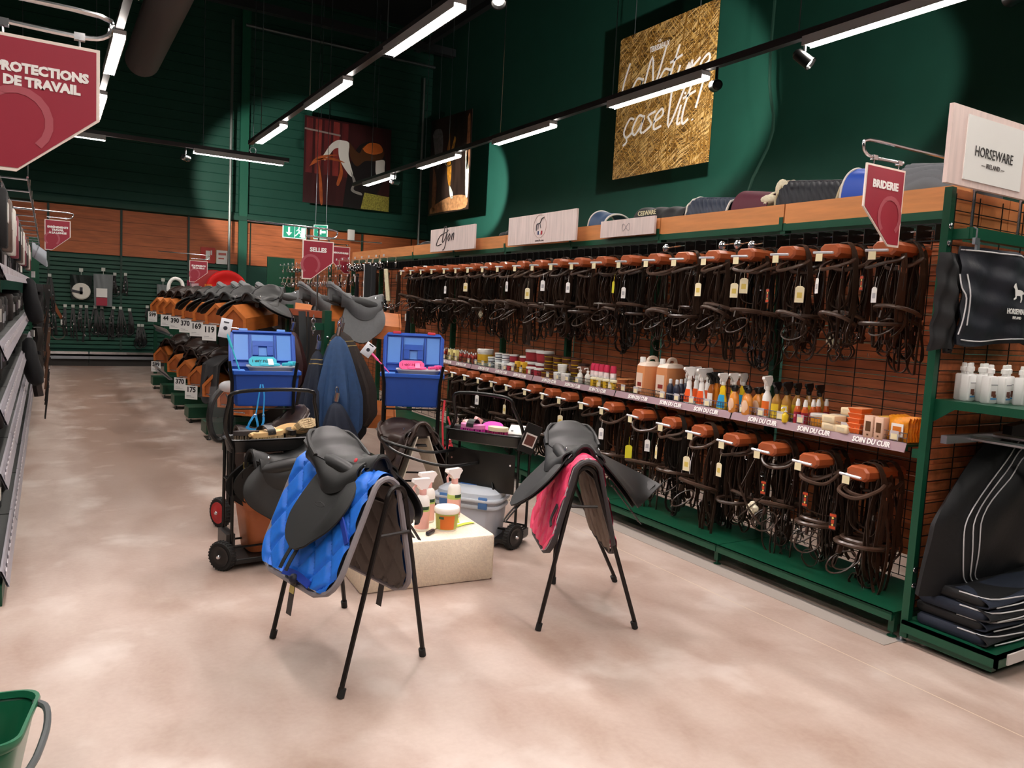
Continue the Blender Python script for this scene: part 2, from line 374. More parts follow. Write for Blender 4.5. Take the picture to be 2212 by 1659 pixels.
spot((.6, 5.0, 4.0), (1.6, 4.2, .3), 70, 0, 'added spotlight on the left track, out of view, lighting the trolleys', 75, (1, .9, .88), .2)  # unseen lamp added to brighten the trolleys
spot((5.6, 1.7, 4.0), (3.6, 1.9, 2.3), 90, 0, 'added spotlight on the right track, out of view, lighting the pale board', 40)  # unseen lamp added to brighten the board above the end shelving
for i, (x, y, z, lb) in enumerate(((5.9, 12.3, 3.9, 'small ring on a wire above the bridle shelves'), (3.55, 16.4, 4.35, 'small ring on a wire left of the saddle picture'))):
    o = B().tube([(x, y, z+.2), (x, y, ZC)], .006, 5).tube([(x+.06*cos(a*pi/8), y, z+.12+.06*sin(a*pi/8)) for a in range(16)], .008, 5, True).build('hanging_ring', STEEL); tag(o, lb, 'ring')
o = B().tube([(7.9, 7.1, ZC), (7.85, 7.15, 5), (7.9, 7.05, 4), (7.7, 7.2, 3.2), (7.8, 7.2, 2.4)], .02, 6, k=4).build('hanging_cable', mat('2f5a4c', .6)); tag(o, 'loose cable hanging down the right wall beside the hay picture', 'cable')

# ---------------- pictures ----------------
def hay_mat():
    m = bpy.data.materials.new('hay print'); m.use_nodes = True; nt = m.node_tree; b = nt.nodes['Principled BSDF']; L = nt.links.new
    tc = nt.nodes.new('ShaderNodeTexCoord'); cols = []
    prev = None
    for k, (rot, s) in enumerate(((.2, 26), (.9, 22), (-.5, 30), (1.7, 26))):
        mp = nt.nodes.new('ShaderNodeMapping'); mp.vector_type = 'TEXTURE'; mp.inputs['Rotation'].default_value = (rot, 0, 0); mp.inputs['Scale'].default_value = (1, .8, 1/s); mp.inputs['Location'].default_value = (k, k, k)
        ad = nt.nodes.new('ShaderNodeTexNoise'); ad.inputs['Scale'].default_value = 1.6; L(tc.outputs['Object'], ad.inputs['Vector'])
        va = nt.nodes.new('ShaderNodeVectorMath'); va.operation = 'MULTIPLY_ADD'; L(ad.outputs[1], va.inputs[0]); va.inputs[1].default_value = (.16, .16, .16); L(tc.outputs['Object'], va.inputs[2])
        L(va.outputs[0], mp.inputs[0])
        n = nt.nodes.new('ShaderNodeTexNoise'); n.inputs['Scale'].default_value = 2.2; n.inputs['Detail'].default_value = 2; L(mp.outputs[0], n.inputs['Vector'])
        r = nt.nodes.new('ShaderNodeValToRGB'); e = r.color_ramp.elements; e[0].position = .50; e[1].position = .60
        e[0].color = (0, 0, 0, 1); e[1].color = (1, 1, 1, 1); L(n.outputs[0], r.inputs[0])
        if prev is None:
            x = nt.nodes.new('ShaderNodeMix'); x.data_type = 'RGBA'; x.inputs[6].default_value = lin('4a3418'); x.inputs[7].default_value = lin('a87c38')
        else:
            x = nt.nodes.new('ShaderNodeMix'); x.data_type = 'RGBA'; L(prev, x.inputs[6]); x.inputs[7].default_value = lin(('', 'c89c50', 'e4c080', '8a6228')[k])
        L(r.outputs[0], x.inputs[0]); prev = x.outputs[2]
    L(prev, b.inputs['Base Color']); b.inputs['Roughness'].default_value = .5
    return m
XP = 7.69
def pic(name, label, corners, m, thick, wires):
    # corners: TL, TR, BR, BL ; thickness added away from the viewer
    c = V(corners[3]); t = thing(name, label, 'picture', tuple(c), 0, 'pictures hung on wires before the green walls')
    off = V((.02, 0, 0)) if thick == 'x' else V((0, .02, 0))
    P = [V(p) for p in corners]; Q = [p+off for p in P]
    B().add(P+Q, [(0, 3, 2, 1), (4, 5, 6, 7)]+[(i, (i+1) % 4, 4+(i+1) % 4, 4+i) for i in range(4)]).build('panel', m, t, True)
    for wv in wires: B().tube([wv, (wv[0], wv[1], ZC)], .007, 5).build('hanging_wire', STEEL, t, True)
    return t
hp = pic('hay_picture', 'tall picture of golden hay with white handwritten words', [(XP, 10.03, 5.84), (XP, 7.95, 5.84), (XP, 7.95, 3.70), (XP, 10.03, 3.70)], hay_mat(), 'x', [(XP, 9.7, 5.84), (XP, 8.3, 5.84)])
# white brush lettering drawn as strokes (u to the right, v up, unit = letter height)
STR = {'L': [[(.1, 1.0), (.0, .5), (.05, 0), (.4, .02)]], 'a': [[(.42, .45), (.2, .5), (.05, .2), (.2, .02), (.4, .25), (.45, .48), (.42, .1), (.52, .02)]],
 'N': [[(0, 0), (.12, .95), (.45, .15), (.62, 1.1)]], 't': [[(.22, 1.0), (.12, .3), (.2, 0), (.38, .08)], [(0, .62), (.42, .72)]], 'u': [[(.05, .48), (.02, .1), (.2, .02), (.38, .46), (.38, .08), (.5, .02)]],
 'r': [[(.05, 0), (.1, .5), (.15, .35), (.38, .5)]], 'e': [[(.05, .22), (.35, .35), (.28, .52), (.08, .35), (.12, .05), (.4, .08)]], ',': [[(.1, .05), (.02, -.2)]],
 'c': [[(.38, .45), (.18, .48), (.04, .18), (.2, 0), (.42, .1)]], 's': [[(.38, .5), (.12, .42), (.32, .18), (.05, .02)]], 'V': [[(.0, 1.0), (.2, 0), (.55, 1.1)]],
 'i': [[(.05, .48), (.05, .05), (.18, .03)], [(.1, .72), (.12, .76)]], '!': [[(.12, 1.0), (.06, .3)], [(.03, .05), (.05, .02)]], ' ': [],
 'A': [[(0, 0), (.3, 1.0), (.55, 0)], [(.1, .38), (.55, .42)]], 'D': [[(.1, 1), (.05, 0), (.4, .1), (.55, .6), (.3, 1), (-.1, .95)]], 'j': [[(.1, .5), (.1, -.4), (-.15, -.6)], [(.14, .72), (.16, .74)]], 'o': [[(.2, .48), (.04, .25), (.18, .02), (.36, .25), (.2, .48)]], 'n': [[(.05, .48), (.05, 0), (.12, .35), (.3, .48), (.36, .02)]], 'k': [[(.05, 1), (.02, 0)], [(.35, .5), (.06, .22), (.38, 0)]]}
STR['é'] = STR['e']; STR['ç'] = STR['c']+[[(.2, 0), (.25, -.12), (.12, -.2)]]
def script(s, size, r, m, parent, O, U, W, slant=.18, gap=.08, name='lettering'):
    O, U, W = V(O), V(U), V(W); b = B(); x = 0; nrm = U.cross(W)
    for ch in s:
        for st in STR.get(ch, []):
            P = [O+U*((x+p[0]+p[1]*slant)*size)+W*(p[1]*size) for p in st]
            b.strap(P, r*2, .004, side=tuple((U*.8+W*.6)), k=4)
        x += {'i': .22, ' ': .3, 'N': .68, 'V': .6, 'j': .25, '!': .25, ',': .2}.get(ch, .5)+gap
    return b.build(name, m, parent, True)
U_, W_ = (0, -1, 0), (0, 0, 1)
script('La Nature', .56, .017, LETW, hp, (XP-.006, 9.95, 4.86), U_, W_, .25, -.13)
script('ça se Vit !', .56, .017, LETW, hp, (XP-.006, 9.85, 4.30), U_, W_, .25, -.15)
text('LES', .045, LETW, hp, FACE_AISLE((XP-.004, 9.1, 5.585)), bold=.001)
text('TERRES&EAUX', .11, LETW, hp, FACE_AISLE((XP-.004, 9.1, 5.50)), bold=.003, sx=.6)
# saddle picture on the back wall
YP = 18.05
sp = pic('saddle_picture', 'square picture of a brown saddle with white pad before a dark red barn wall', [(5.03, YP, 5.72), (7.12, YP, 5.72), (7.12, YP, 3.78), (5.03, YP, 3.78)], mat('3a1518', .45, 0, .5, 1.2, stretch=(3, 1, .4)), 'y', [(5.4, YP, 5.72), (6.75, YP, 5.72)])
def flat(P, m, parent, name, y=.004, k=5):
    Q = cat_rom([(a, 0, c) for a, c in P+[P[0]]], k) if k else [V((a, 0, c)) for a, c in P]
    Q = [(5.03+2.09*p.x, YP-y, 3.78+1.94*p.z) for p in Q][:-1 if k else None]
    n = len(Q); B().add(Q+[(x, yy+.003, z) for x, yy, z in Q], [tuple(range(n-1, -1, -1))]+[(i, (i+1) % n, n+(i+1) % n, n+i) for i in range(n)]).build(name, m, parent, True)
for i in range(5): flat([(.02+.1*i, .35), (.09+.1*i, .35), (.09+.1*i, .98), (.02+.1*i, .98)], mat('7c2c28' if i % 2 else '5e1e20', .5, 0, .4, 6, stretch=(1, 1, .3)), sp, 'barn_board', .002, 0)
flat([(.0, .86), (.4, .84), (.4, .82), (.0, .84)], mat('8a7a76', .5), sp, 'iron_strap', .005, 0)
flat([(.45, .0), (.5, .4), (.62, .75), (.85, .8), (.95, .5), (.8, .1), (.7, .0)], mat('120d10', .5), sp, 'dark_ground', .005)
flat([(.66, 0), (.7, .2), (1, .18), (1, 0)], mat('9a9440', .6, 0, .5, 30), sp, 'hay_patch', .007, 0)
flat([(.2, .55), (.3, .72), (.4, .78), (.42, .7), (.33, .66), (.24, .52)], mat('dcd8d0', .6), sp, 'white_pad', .009)
flat([(.4, .78), (.5, .76), (.5, .6), (.56, .38), (.5, .4), (.4, .55), (.38, .7)], mat('e4e0da', .6), sp, 'white_pad', .010)
flat([(.5, .77), (.62, .66), (.68, .76), (.85, .8), (.92, .7), (.86, .6), (.7, .58), (.6, .5), (.52, .6)], mat('4a2c18', .4), sp, 'saddle_seat', .011)
flat([(.66, .72), (.74, .8), (.86, .8), (.9, .72), (.8, .67), (.7, .68)], mat('c8662c', .3, 0, .2, 3), sp, 'saddle_seat', .013)
flat([(.82, .6), (.92, .62), (.93, .54), (.92, .44), (.83, .44)], mat('d6d2cc', .6), sp, 'white_pad', .012)
for P in ([(.06, .42), (.12, .52), (.24, .58), (.38, .6), (.24, .55), (.13, .47)], [(.16, .5), (.2, .3), (.22, .02), (.19, .02), (.17, .3)], [(.4, .55), (.44, .4), (.4, .25), (.37, .26), (.4, .4)], [(.1, .5), (.3, .56), (.46, .52), (.3, .53)]):
    flat(P, mat('a8542c', .4, 0, .3, 6), sp, 'leather_strap', .012)
flat([(.52, .45), (.56, .3), (.54, .2), (.66, .16), (.66, .19), (.57, .22), (.59, .32)], mat('b8b4b0', .3, .6), sp, 'stirrup_iron', .014)
bp_ = pic('bridle_picture', 'narrow dark picture of hanging bridles with golden highlights near the far corner', [(XP, 17.0, 5.84), (XP, 14.98, 5.74), (XP, 14.98, 3.66), (XP, 17.0, 3.66)], mat('2a1c16', .4, 0, .8, 1.4, stretch=(1, 2.4, .5)), 'x', [(XP, 16.6, 5.82), (XP, 15.3, 5.75)])
for P, c in (([(16.9, 5.5), (16.75, 5.6), (16.4, 5.5), (16.35, 5.0), (16.6, 4.7)], '6a6c6e'), ([(16.0, 5.4), (16.1, 5.0), (16.05, 4.5), (15.9, 4.2), (15.85, 4.6), (15.95, 5.0)], 'c07c28'), ([(15.75, 5.3), (15.95, 4.9), (15.9, 4.8), (15.7, 5.2)], 'd89a40'), ([(15.15, 5.6), (15.05, 5.6), (15.0, 4.6), (15.15, 4.6)], '9c6848'), ([(15.2, 4.9), (15.05, 4.9), (15.0, 4.0), (15.12, 4.0)], 'f0dcc8'), ([(16.8, 4.8), (16.6, 4.4), (16.65, 3.8), (16.8, 3.8)], '8a5a3a'), ([(16.9, 3.7), (16.0, 3.7), (15.1, 3.7), (15.1, 3.95), (15.9, 4.0), (16.8, 3.85)], 'b07a50'), ([(15.95, 4.3), (15.75, 4.1), (15.72, 3.95), (15.86, 4.0)], 'f4e8d4')):
    Q = cat_rom([(XP-.004, a, z) for a, z in P+[P[0]]], 4)[:-1]; n = len(Q)
    B().add(Q+[q+V((.003, 0, 0)) for q in Q], [tuple(range(n)), ]+[(i, (i+1) % n, n+(i+1) % n, n+i) for i in range(n)]).build('strap_print', mat(c, .4, 0, .4, 12), bp_, True)
# ---------------- maroon hanging signs ----------------
def sign(label, X, Y, Z, Wd, H, lines, cut='r', rod=1, sz=.05, rz=0, back=0, rodr=.008):
    t = thing('hanging_sign', label, 'sign', (X, Y, Z), rz, 'maroon department signs')
    f = (lambda p: p) if cut == 'r' else (lambda p: (1-p[0], p[1]))
    P = [f(p) for p in ((0, 0), (.28, 0), (1, .46), (1, 1), (0, 1))]
    def shape(ins): # inset pentagon by margin
        c = (.5, .52); return [(((p[0]-c[0])*(1-ins*2/Wd)+c[0])*Wd-Wd/2, ((p[1]-c[1])*(1-ins*2/H)+c[1])*H-H) for p in P]
    mx = M4.Rotation(R(90), 4, 'X')
    B().prism(shape(0), 0, .008, mx).build('sign_border', CREAM, t)
    B().prism(shape(.010), .008, .010, mx).build('sign_face', RED, t)
    B().prism(shape(.010), -.002, 0, mx).build('sign_face', RED, t)
    for i, s in enumerate(lines):
        text(s, sz, LETW, t, M4.Translation(V((0, -.0115, -H*.24-i*sz*1.05))) @ mx, world=False, bold=.0022, sx=1.0)
    cx = .06 if cut == 'r' else -.09*Wd/.31; cz = -H*.62
    A = [(-cx*.6+.085*cos(a)*Wd/.31, cz+.09*sin(a)*Wd/.31) for a in [R(-50+i*20) for i in range(15)]]
    B().strap([(x-.03*(cut == 'r'), -.0112, z) for x, z in A], .022, .001, side=(1, 0, .4), k=0).build('horseshoe_emblem', PINKB, t)
    s = -1 if rod == 1 else 1
    zt = .03
    B().tube([(-s*Wd*.42, -.005, zt+.005), (s*Wd*.3, -.005, zt), (s*Wd*.52, -.005, zt+.01), (s*Wd*.6, -.005, zt+.04), (s*Wd*.5, -.005, zt+.075), (-s*Wd*.5, -.005, zt+.08), (-s*(Wd*2.2+back), -.005, zt+.085)], rodr, 7, k=3).build('hanger_rod', CHR, t)
    for q in (-.32, .32): B().box((Wd*q, -.004, zt), (.03, .02, .022)).tube([(Wd*q, -.004, zt), (Wd*q, -.004, -.012)], .003, 5).build('sign_clip', CHR, t)
    return t
sign('large maroon sign reading PROTECTIONS DE TRAVAIL at upper left', -.01, 2.85, 2.292, .31, .40, ['PROTECTIONS', 'DE TRAVAIL'], 'r', 2, .037)
sign('maroon sign reading BRIDERIE at the end of the bridle shelving', 3.49, 2.4, 2.339, .305, .375, ['BRIDERIE'], 'l', 1, .05)
sign('maroon sign reading SELLES above the saddle racks', 2.07, 6.9, 2.08, .28, .345, ['SELLES'], 'r', 2, .052)
sign('maroon sign reading EMBOUCHURES left edge hidden by the larger saddle sign', 3.99, 12.1, 2.42, .31, .42, ['EMBOUCHURES'], 'l', 1, .036)
sign('maroon sign reading ENRENEMENTS TRAVAIL A LA LONGE over the left shelves', .13, 12.4, 2.455, .305, .41, ['ENRÊNEMENTS', 'TRAVAIL', 'À LA LONGE'], 'r', 2, .036)
sign('maroon sign reading EQUIPEMENTS DE LA SELLE at the far end of the racks', 2.30, 14.75, 2.14, .30, .38, ['ÉQUIPEMENTS', 'DE LA SELLE'], 'r', 2, .036)
for i, (x, y, z) in enumerate(((2.07, 6.9, 1.70), (2.3, 14.75, 1.4))): tag(B().tube([(x-.12 if i else x+.01, y+.02, z-.25 if i == 0 else 1.24), (x-.12 if i else x+.01, y+.02, z+.5 if i == 0 else z+.35)], .008, 6).build('sign_pole', CHR), ('thin chrome pole under the large saddle sign', 'thin chrome pole under the far saddle equipment sign')[i], 'pole')
# emergency signs
EG = mat('1f9d7c', .4, emit=.35); EW = mat('f2fbf7', .4, emit=.6)
t = thing('exit_sign', 'green and white wide emergency exit sign with down arrow and running figure', 'exit sign', (4.9, 18.2, 3.1))
B().box((0, 0, 0), (.54, .03, .30)).build('sign_box', EW, t); B().box((-.13, -.017, 0), (.25, .006, .27)).box((.13, -.017, 0), (.25, .006, .27)).build('sign_face', EG, t)
B().prism([(-.02, .1), (.02, .1), (.02, -.02), (.07, -.02), (0, -.1), (-.07, -.02), (-.02, -.02)], 0, .003, M4.Translation(V((-.13, -.021, 0))) @ M4.Rotation(R(90), 4, 'X')).build('arrow', EW, t)
B().bx(.15, .24, -.024, -.021, -.12, .1).tube([(.09, -.024, .08), (.1, -.024, -.0), (.05, -.024, -.06), (.0, -.024, -.1)], .012, 5).tube([(.1, -.024, 0), (.15, -.024, -.06), (.12, -.024, -.11)], .012, 5).tube([(.04, -.024, .02), (.08, -.024, .06), (.14, -.024, .01)], .01, 5).ball((.1, -.024, .1), .018, 8, 5).build('running_figure', EW, t)
t = thing('exit_sign', 'small green exit sign hung on wires, seen at an angle', 'exit sign', (4.3, 14.2, 2.8), R(-38))
B().box((0, 0, 0), (.26, .02, .26)).build('sign_box', EW, t); B().box((0, -.011, 0), (.24, .004, .24)).build('sign_face', EG, t)
B().prism([(.02, .02), (.02, .05), (-.06, 0), (.02, -.05), (.02, -.02), (.1, -.02), (.1, .02)], 0, .003, M4.Translation(V((0, -.015, 0))) @ M4.Rotation(R(90), 4, 'X')).build('arrow', EW, t)
for q in (-.1, .1): B().tube([(q, 0, .13), (q, 0, 5.4)], .005, 4).build('hanging_wire', STEEL, t)
t = thing('fire_notice', 'red and white fire extinguisher notice on the wooden band', 'notice', (3.05, 18.343, 2.42))
B().box((0, 0, 0), (.30, .02, .34)).build('board', mat('c83a30', .5), t); B().box((.3, 0, -.02), (.24, .02, .3)).build('board', WHT, t)
B().box((0, -.012, .0), (.09, .004, .2)).box((.07, -.012, .06), (.03, .004, .1)).build('pictogram', WHT, t)
B().box((.3, -.012, .05), (.16, .004, .05)).box((.28, -.012, -.05), (.12, .004, .03)).build('pictogram', mat('c86a60', .5), t)
tag(B().rbox((6.25, 18.2, 3.15), (.16, .1, .26), .02).build('alarm_box', WHT), 'small white alarm box on the back wall above the wooden band', 'alarm box')
# ---------------- right shelving run ----------------
GX, GY, BW = 4.2, 2.36, 1.214
gd = thing('gondola_shelving', 'long green mesh-backed shelving run along the right side full of bridles', 'shelving', (3.95, 2.36, 0))
PLK = [mat('bc6a40', .55, 0, .25, 6, .15, 70, stretch=(4, .5, 5)), mat('ae5f3a', .55, 0, .25, 6, .15, 70, stretch=(4, .6, 5))]
pm = {}
def shared(key, fn):
    if key not in pm: pm[key] = fn()
    return pm[key]
def place_mesh(name, me, parent, loc, rot=None, stuff=False):
    o = bpy.data.objects.new(name, me); COL.objects.link(o); o.parent = parent
    o.matrix_basis = wm(parent).inverted() @ (M4.Translation(V(loc)) @ (rot or M4.Identity(4)))
    if stuff: o['kind'] = 'stuff'
    return o
def mesh_of(b, m):
    o = b.build('tmp', m); me = o.data; bpy.data.objects.remove(o); return me
def wiregrid(wd, z0, z1, dz, dw, r=.0022, axis='y'):
    b = B(); k = z0
    while k <= z1+1e-6:
        b.bx(0, .004, 0, wd, k-r, k+r) if axis == 'y' else b.bx(0, wd, 0, .004, k-r, k+r); k += dz
    n = int(wd/dw+.5)
    for i in range(n+1):
        y = wd*i/n
        b.bx(.004, .008, y-r, y+r, z0, z1) if axis == 'y' else b.bx(y-r, y+r, .004, .008, z0, z1)
    return mesh_of(b, WIRE)
grid_me = wiregrid(BW, .16, 2.14, .055, .2); plank_me = [mesh_of(B().bx(0, .018, .02, BW-.02, 0, .088), PLK[k]) for k in (0, 1)]
deck_me = mesh_of(B().bx(-.55, 0, .003, 1.207, .126, .138).bx(-.55, -.535, .003, 1.207, .094, .138).bx(-.535, -.53, .01, 1.2, .138, .141), GREEN)
up_me = mesh_of(B().bx(-.025, .035, -.02, .02, 0.03, 2.22), GREEN)
leg_me = mesh_of(B().bx(-.50, -.0, -.006, .006, .06, .125).bx(-.52, -.49, -.016, .016, .03, .125).lathe([(.024, 0), (.024, .008), (.008, .012), (.008, .035)], (-.505, 0, 0), 8).lathe([(.024, 0), (.024, .008), (.008, .012), (.008, .035)], (.0, 0, 0), 8), GREEN2)
fas_me = mesh_of(B().bx(-.02, 0, .004, BW-.006, 2.215, 2.345), FASCIA)
beam_me = mesh_of(B().bx(-.03, 0, .0, BW-.004, 2.17, 2.215).bx(-.03, .5, 0, BW-.004, 2.20, 2.206).bx(-.034, -.03, .0, .03, 2.175, 2.26), GREEN)
shelf_me = mesh_of(B().bx(-.36, 0, .004, BW-.004, .952, .965).bx(-.36, -.35, .004, BW-.004, .93, .965), GREEN)
rail_me = mesh_of(B().add([(-.362, .006, .972), (-.362, BW-.006, .972), (-.378, BW-.006, .925), (-.378, .006, .925), (-.36, .006, .972), (-.36, BW-.006, .972), (-.372, BW-.006, .925), (-.372, .006, .925)], [(0, 3, 2, 1), (4, 5, 6, 7), (0, 1, 5, 4), (2, 3, 7, 6), (0, 4, 7, 3), (1, 2, 6, 5)]), RAILP)
gb = B()
for h in (.972, .995, 1.02): gb.bx(-.358, -.355, .01, BW-.02, h, h+.003)
for i in range(61): y = .012+i*(BW-.034)/60; gb.bx(-.3575, -.3555, y-.0008, y+.0008, .965, 1.02)
gb.tube([(-.3565, .01, .966), (-.3565, .01, 1.022), (-.3565, .61, 1.022), (-.3565, .61, .966)], .003, 5).tube([(-.3565, .625, .966), (-.3565, .625, 1.022), (-.3565, BW-.02, 1.022), (-.3565, BW-.02, .966)], .003, 5)
guard_me = mesh_of(gb, CHR)
card_me = mesh_of(B().bx(-.364, -.362, -.018, .018, .982, 1.012), CARD)
hold_me = mesh_of(B().bx(-.362, -.360, -.024, .024, .978, 1.028), mat('e8e8ec', .2, 0, alpha=.45))

for k in range(11):
    y = GY+k*BW
    place_mesh('wire_grid', grid_me, gd, (GX, y, 0), stuff=True)
    place_mesh('upright', up_me, gd, (GX, y, 0))
    if k < 8:
        for j in range(20): place_mesh('plank', plank_me[j % 2], gd, (GX+.06, y, .27+j*.0925))
        place_mesh('beam', beam_me, gd, (GX, y, 0)); place_mesh('fascia_board', fas_me, gd, (GX-.004, y, 0))
    else:
        for j in range(20): place_mesh('plank', plank_me[j % 2], gd, (GX+.06, y, .27+j*.0925))
    place_mesh('base_deck', deck_me, gd, (GX, 2.235+k*1.21, 0)); place_mesh('base_bracket', leg_me, gd, (GX, 2.255+k*1.21, 0))
    if k < 5:
        place_mesh('shelf', shelf_me, gd, (GX, y, 0)); place_mesh('price_rail', rail_me, gd, (GX, y, 0)); place_mesh('wire_guard', guard_me, gd, (GX, y, 0))
        for q in range(8):
            if (k*8+q) % 5 == 3: continue
            h = place_mesh('card_holder', hold_me, gd, (GX, y+.08+q*.15, 0)); c = bpy.data.objects.new('price_card', card_me); COL.objects.link(c); c.parent = h
        for q in ((0, .2, .57, .95) if k == 0 else (0, .22, .57, .93)):
            if q: text('SOIN DU CUIR', .040, LETW, gd, M4.Translation(V((GX-.3765, y+q, .948))) @ M4.Rotation(R(90), 4, 'Z') @ M4.Rotation(R(180), 4, 'Z') @ M4.Rotation(R(72), 4, 'X'), bold=.0014, sx=.85)
place_mesh('upright', up_me, gd, (GX, GY+11*BW, 0))
for q in (.118,): pass
# end bracket near the post (slotted foot)
B().bx(3.84, 4.2, 2.30, 2.335, .905, .95).build('shelf_bracket', GREEN, gd, True)
# crates and price rails glimpsed under the top shelf
B().tube([(4.1, 2.42, 2.10), (4.1, 12.0, 2.10)], .006, 6).tube([(4.1, 2.42, 2.06), (4.1, 12.0, 2.06)], .005, 6).build('hanging_bar', CHR, gd, True)
wb2 = B()
for i in range(90): wb2.bx(4.04, 4.18, 2.45+i*.105, 2.454+i*.105, 2.035, 2.13)
wb2.bx(4.04, 4.046, 2.4, 12, 2.035, 2.041).bx(4.04, 4.046, 2.4, 12, 2.125, 2.131)
wb2.build('wire_basket_strip', WIRE, gd, True, stuff=True)

# ---------------- wooden bridle pegs ----------------
def make_peg(label, cat, card=True):
    t = thing('bridle_peg', label, cat, (0, 0, 0))     # local: tip toward -x, base at +x
    def ring(x, s, e=0): return [(x, yy*s, zz*s) for yy, zz in ((-.045, -.038), (.045, -.038), (.07, -.016), (.07, .016), (.045, .038), (-.045, .038), (-.07, .016), (-.07, -.016))]
    B().loft([ring(0, .82), ring(.012, 1), ring(.12, 1), ring(.34, .8)], smooth=False).build('peg_block', PEGW, t)
    B().tube([(.40, .02, .015), (.1, .06, .0), (-.02, .06, -.012), (-.03, .07, -.014)], .004, 6).tube([(-.022, -.045, -.015), (-.026, .085, -.012)], .008, 6).build('chrome_bracket', mat('e2e3e8', .3, .3), t)
    B().bx(-.03, -.027, .02, .065, -.062, -.018).build('price_card', CARD, t)
    return t
def straps(seed, dark=True):
    r = random.Random(seed); t = thing('bridle', 'dark brown leather bridle hanging from the '+'prototype peg', 'bridle')
    L1 = LEA if seed % 3 else LEAB; L2 = LEA2 if seed % 2 else LEA
    j = lambda a: r.uniform(-a, a)
    cl = r.uniform(.33, .42); tw = .095
    b = B()
    for s in (-1, 1):
        b.strap([(j(.01), s*tw*1.05, -cl), (j(.02), s*tw*1.1, -cl*.5), (0, s*.092, -.08), (0, s*.075, 0), (0, s*.04, .045), (0, 0, .052)], .030, .005)
        b.strap([(.012, s*tw*.9, -cl*.95), (.02, s*tw, -cl*.5), (.014, s*.095, -.08), (.012, s*.07, .005), (.012, 0, .056)], .018, .004)
        b.strap([(-.01, s*.1, -.05), (-.02+j(.02), s*.11, -cl*.7), (-.02+j(.03), s*.08, -cl*1.2), (j(.03), s*.07+j(.02), -cl*1.35)], .018, .004)
    b.build('headpiece', L1, t)
    q = j(.03)
    B().tube([(0, -.092, -.05), (-.05, -.1, -.075), (-.12-q, -.07, -.10+j(.02)), (-.15-q, j(.02), -.115), (-.12-q, .07, -.10), (-.05, .1, -.07), (0, .092, -.05)], .0105, 7, k=4).build('browband', L2, t)
    z = -cl-.02; tl = j(.35); rx, ry = r.uniform(.09, .13), r.uniform(.09, .12); ox = -.03+j(.02)
    nb = [(ox+rx*cos(a*pi/9), ry*sin(a*pi/9), z+tl*rx*cos(a*pi/9)*.6-.02*cos(a*pi/9)) for a in range(18)]
    B().tube(nb, .0125, 7, True).build('noseband', L2, t)
    b = B()
    if seed % 3 == 1:
        b.strap([(ox-rx, .0, z), (ox-rx-.01, 0, z-.04)], .03, .01); b.tube([(ox-rx*.9+rx*.9*cos(a*pi/8)*.6, .07*sin(a*pi/8), z-.09+.05*cos(a*pi/8)) for a in range(16)], .005, 5, True)
    b.strap([(0, -.1, -.1), (-.03, -.09, -.3), (-.02, 0, -.36+j(.04)), (-.02, .09, -.28), (0, .1, -.1)], .015, .003)
    for i in range(2):
        y0 = j(.07); b.strap([(.02, y0, 0), (.03, y0*1.2, -.3), (.02, y0+j(.04), -.45-.2*r.random())], .026, .005)
    for i in range(3):
        s = r.choice((-1, 1)); y0 = j(.09); L = r.uniform(.5, .72)
        b.strap([(j(.03), y0, -.02), (-.03+j(.04), y0*1.1+j(.03), -.25), (j(.06), y0+j(.05), -L+.08), (j(.03), y0+s*.03, -L), (j(.04), y0+s*.06, -L+.07), (j(.04), y0+s*.05+j(.03), -.3), (0, y0*.5, -.01)], .017, .004)
    for i in range(2):
        c = (j(.03), j(.05), -.56+j(.05)); rr2 = r.uniform(.045, .075)
        b.strap([(c[0]+j(.01), c[1]+rr2*cos(a*pi/5), c[2]+rr2*1.1*sin(a*pi/5)) for a in range(11)], .015, .004, k=2)
    b.build('reins', L1, t)
    b = B()
    for i in range(4):
        c = (j(.04)-.01, r.choice((-1, 1))*(.095+j(.01)), r.choice((-.11, -.2, -cl, -cl*1.25))+j(.02))
        b.tube([(c[0]-.004, c[1]-.011, c[2]-.013), (c[0]-.004, c[1]+.011, c[2]-.013), (c[0]-.004, c[1]+.011, c[2]+.013), (c[0]-.004, c[1]-.011, c[2]+.013)], .002, 4, True)
    for i in range(3):
        c = (j(.04), j(.08), -.55+j(.09)); b.tube([(c[0], c[1]-.008, c[2]), (c[0], c[1]-.008, c[2]-.02), (c[0], c[1]+.008, c[2]-.02), (c[0], c[1]+.008, c[2])], .0022, 4)
    b.build('buckles', CHR, t)
    return t
protoB = [straps(k) for k in range(1, 8)]
UP = [2.58, 2.913, 3.222, 3.538, 3.825, 4.114, 4.411, 4.731, 5.047, 5.359, 5.67, 5.976, 6.282, 6.612, 6.919, 7.239, 7.526, 7.808, 8.131, 8.436, 8.732, 9.03]
LOW = [(2.572, .775), (2.888, .785), (3.193, .797), (3.486, .804), (3.773, .814), (4.07, .825), (4.407, .835), (4.759, .845), (5.027, .85), (5.348, .852), (5.611, .856), (5.9, .86), (6.236, .862), (6.52, .866), (6.802, .87), (7.092, .872), (7.381, .875), (7.60, .878)]
pp = make_peg('red-brown wooden bridle peg in the upper row', 'peg')
first = True; usedB = [False]*7
def put_bridle(k, mtx, label, group):
    if not usedB[k]:
        usedB[k] = True; KIDS[protoB[k].name] = [(c, []) for c in protoB[k].children]
        r = protoB[k]; r.matrix_basis = mtx; r['label'] = label; r['group'] = group
        return r
    return dup(protoB[k], mtx, label, group)
TAGM = {'w': WHTP, 'y': mat('d8d02a', .5), 'r': mat('b8401c', .5), 'c': mat('efe4c0', .5)}
tagword = {'w': 'white', 'y': 'yellow', 'r': 'red and black', 'c': 'white and gold'}
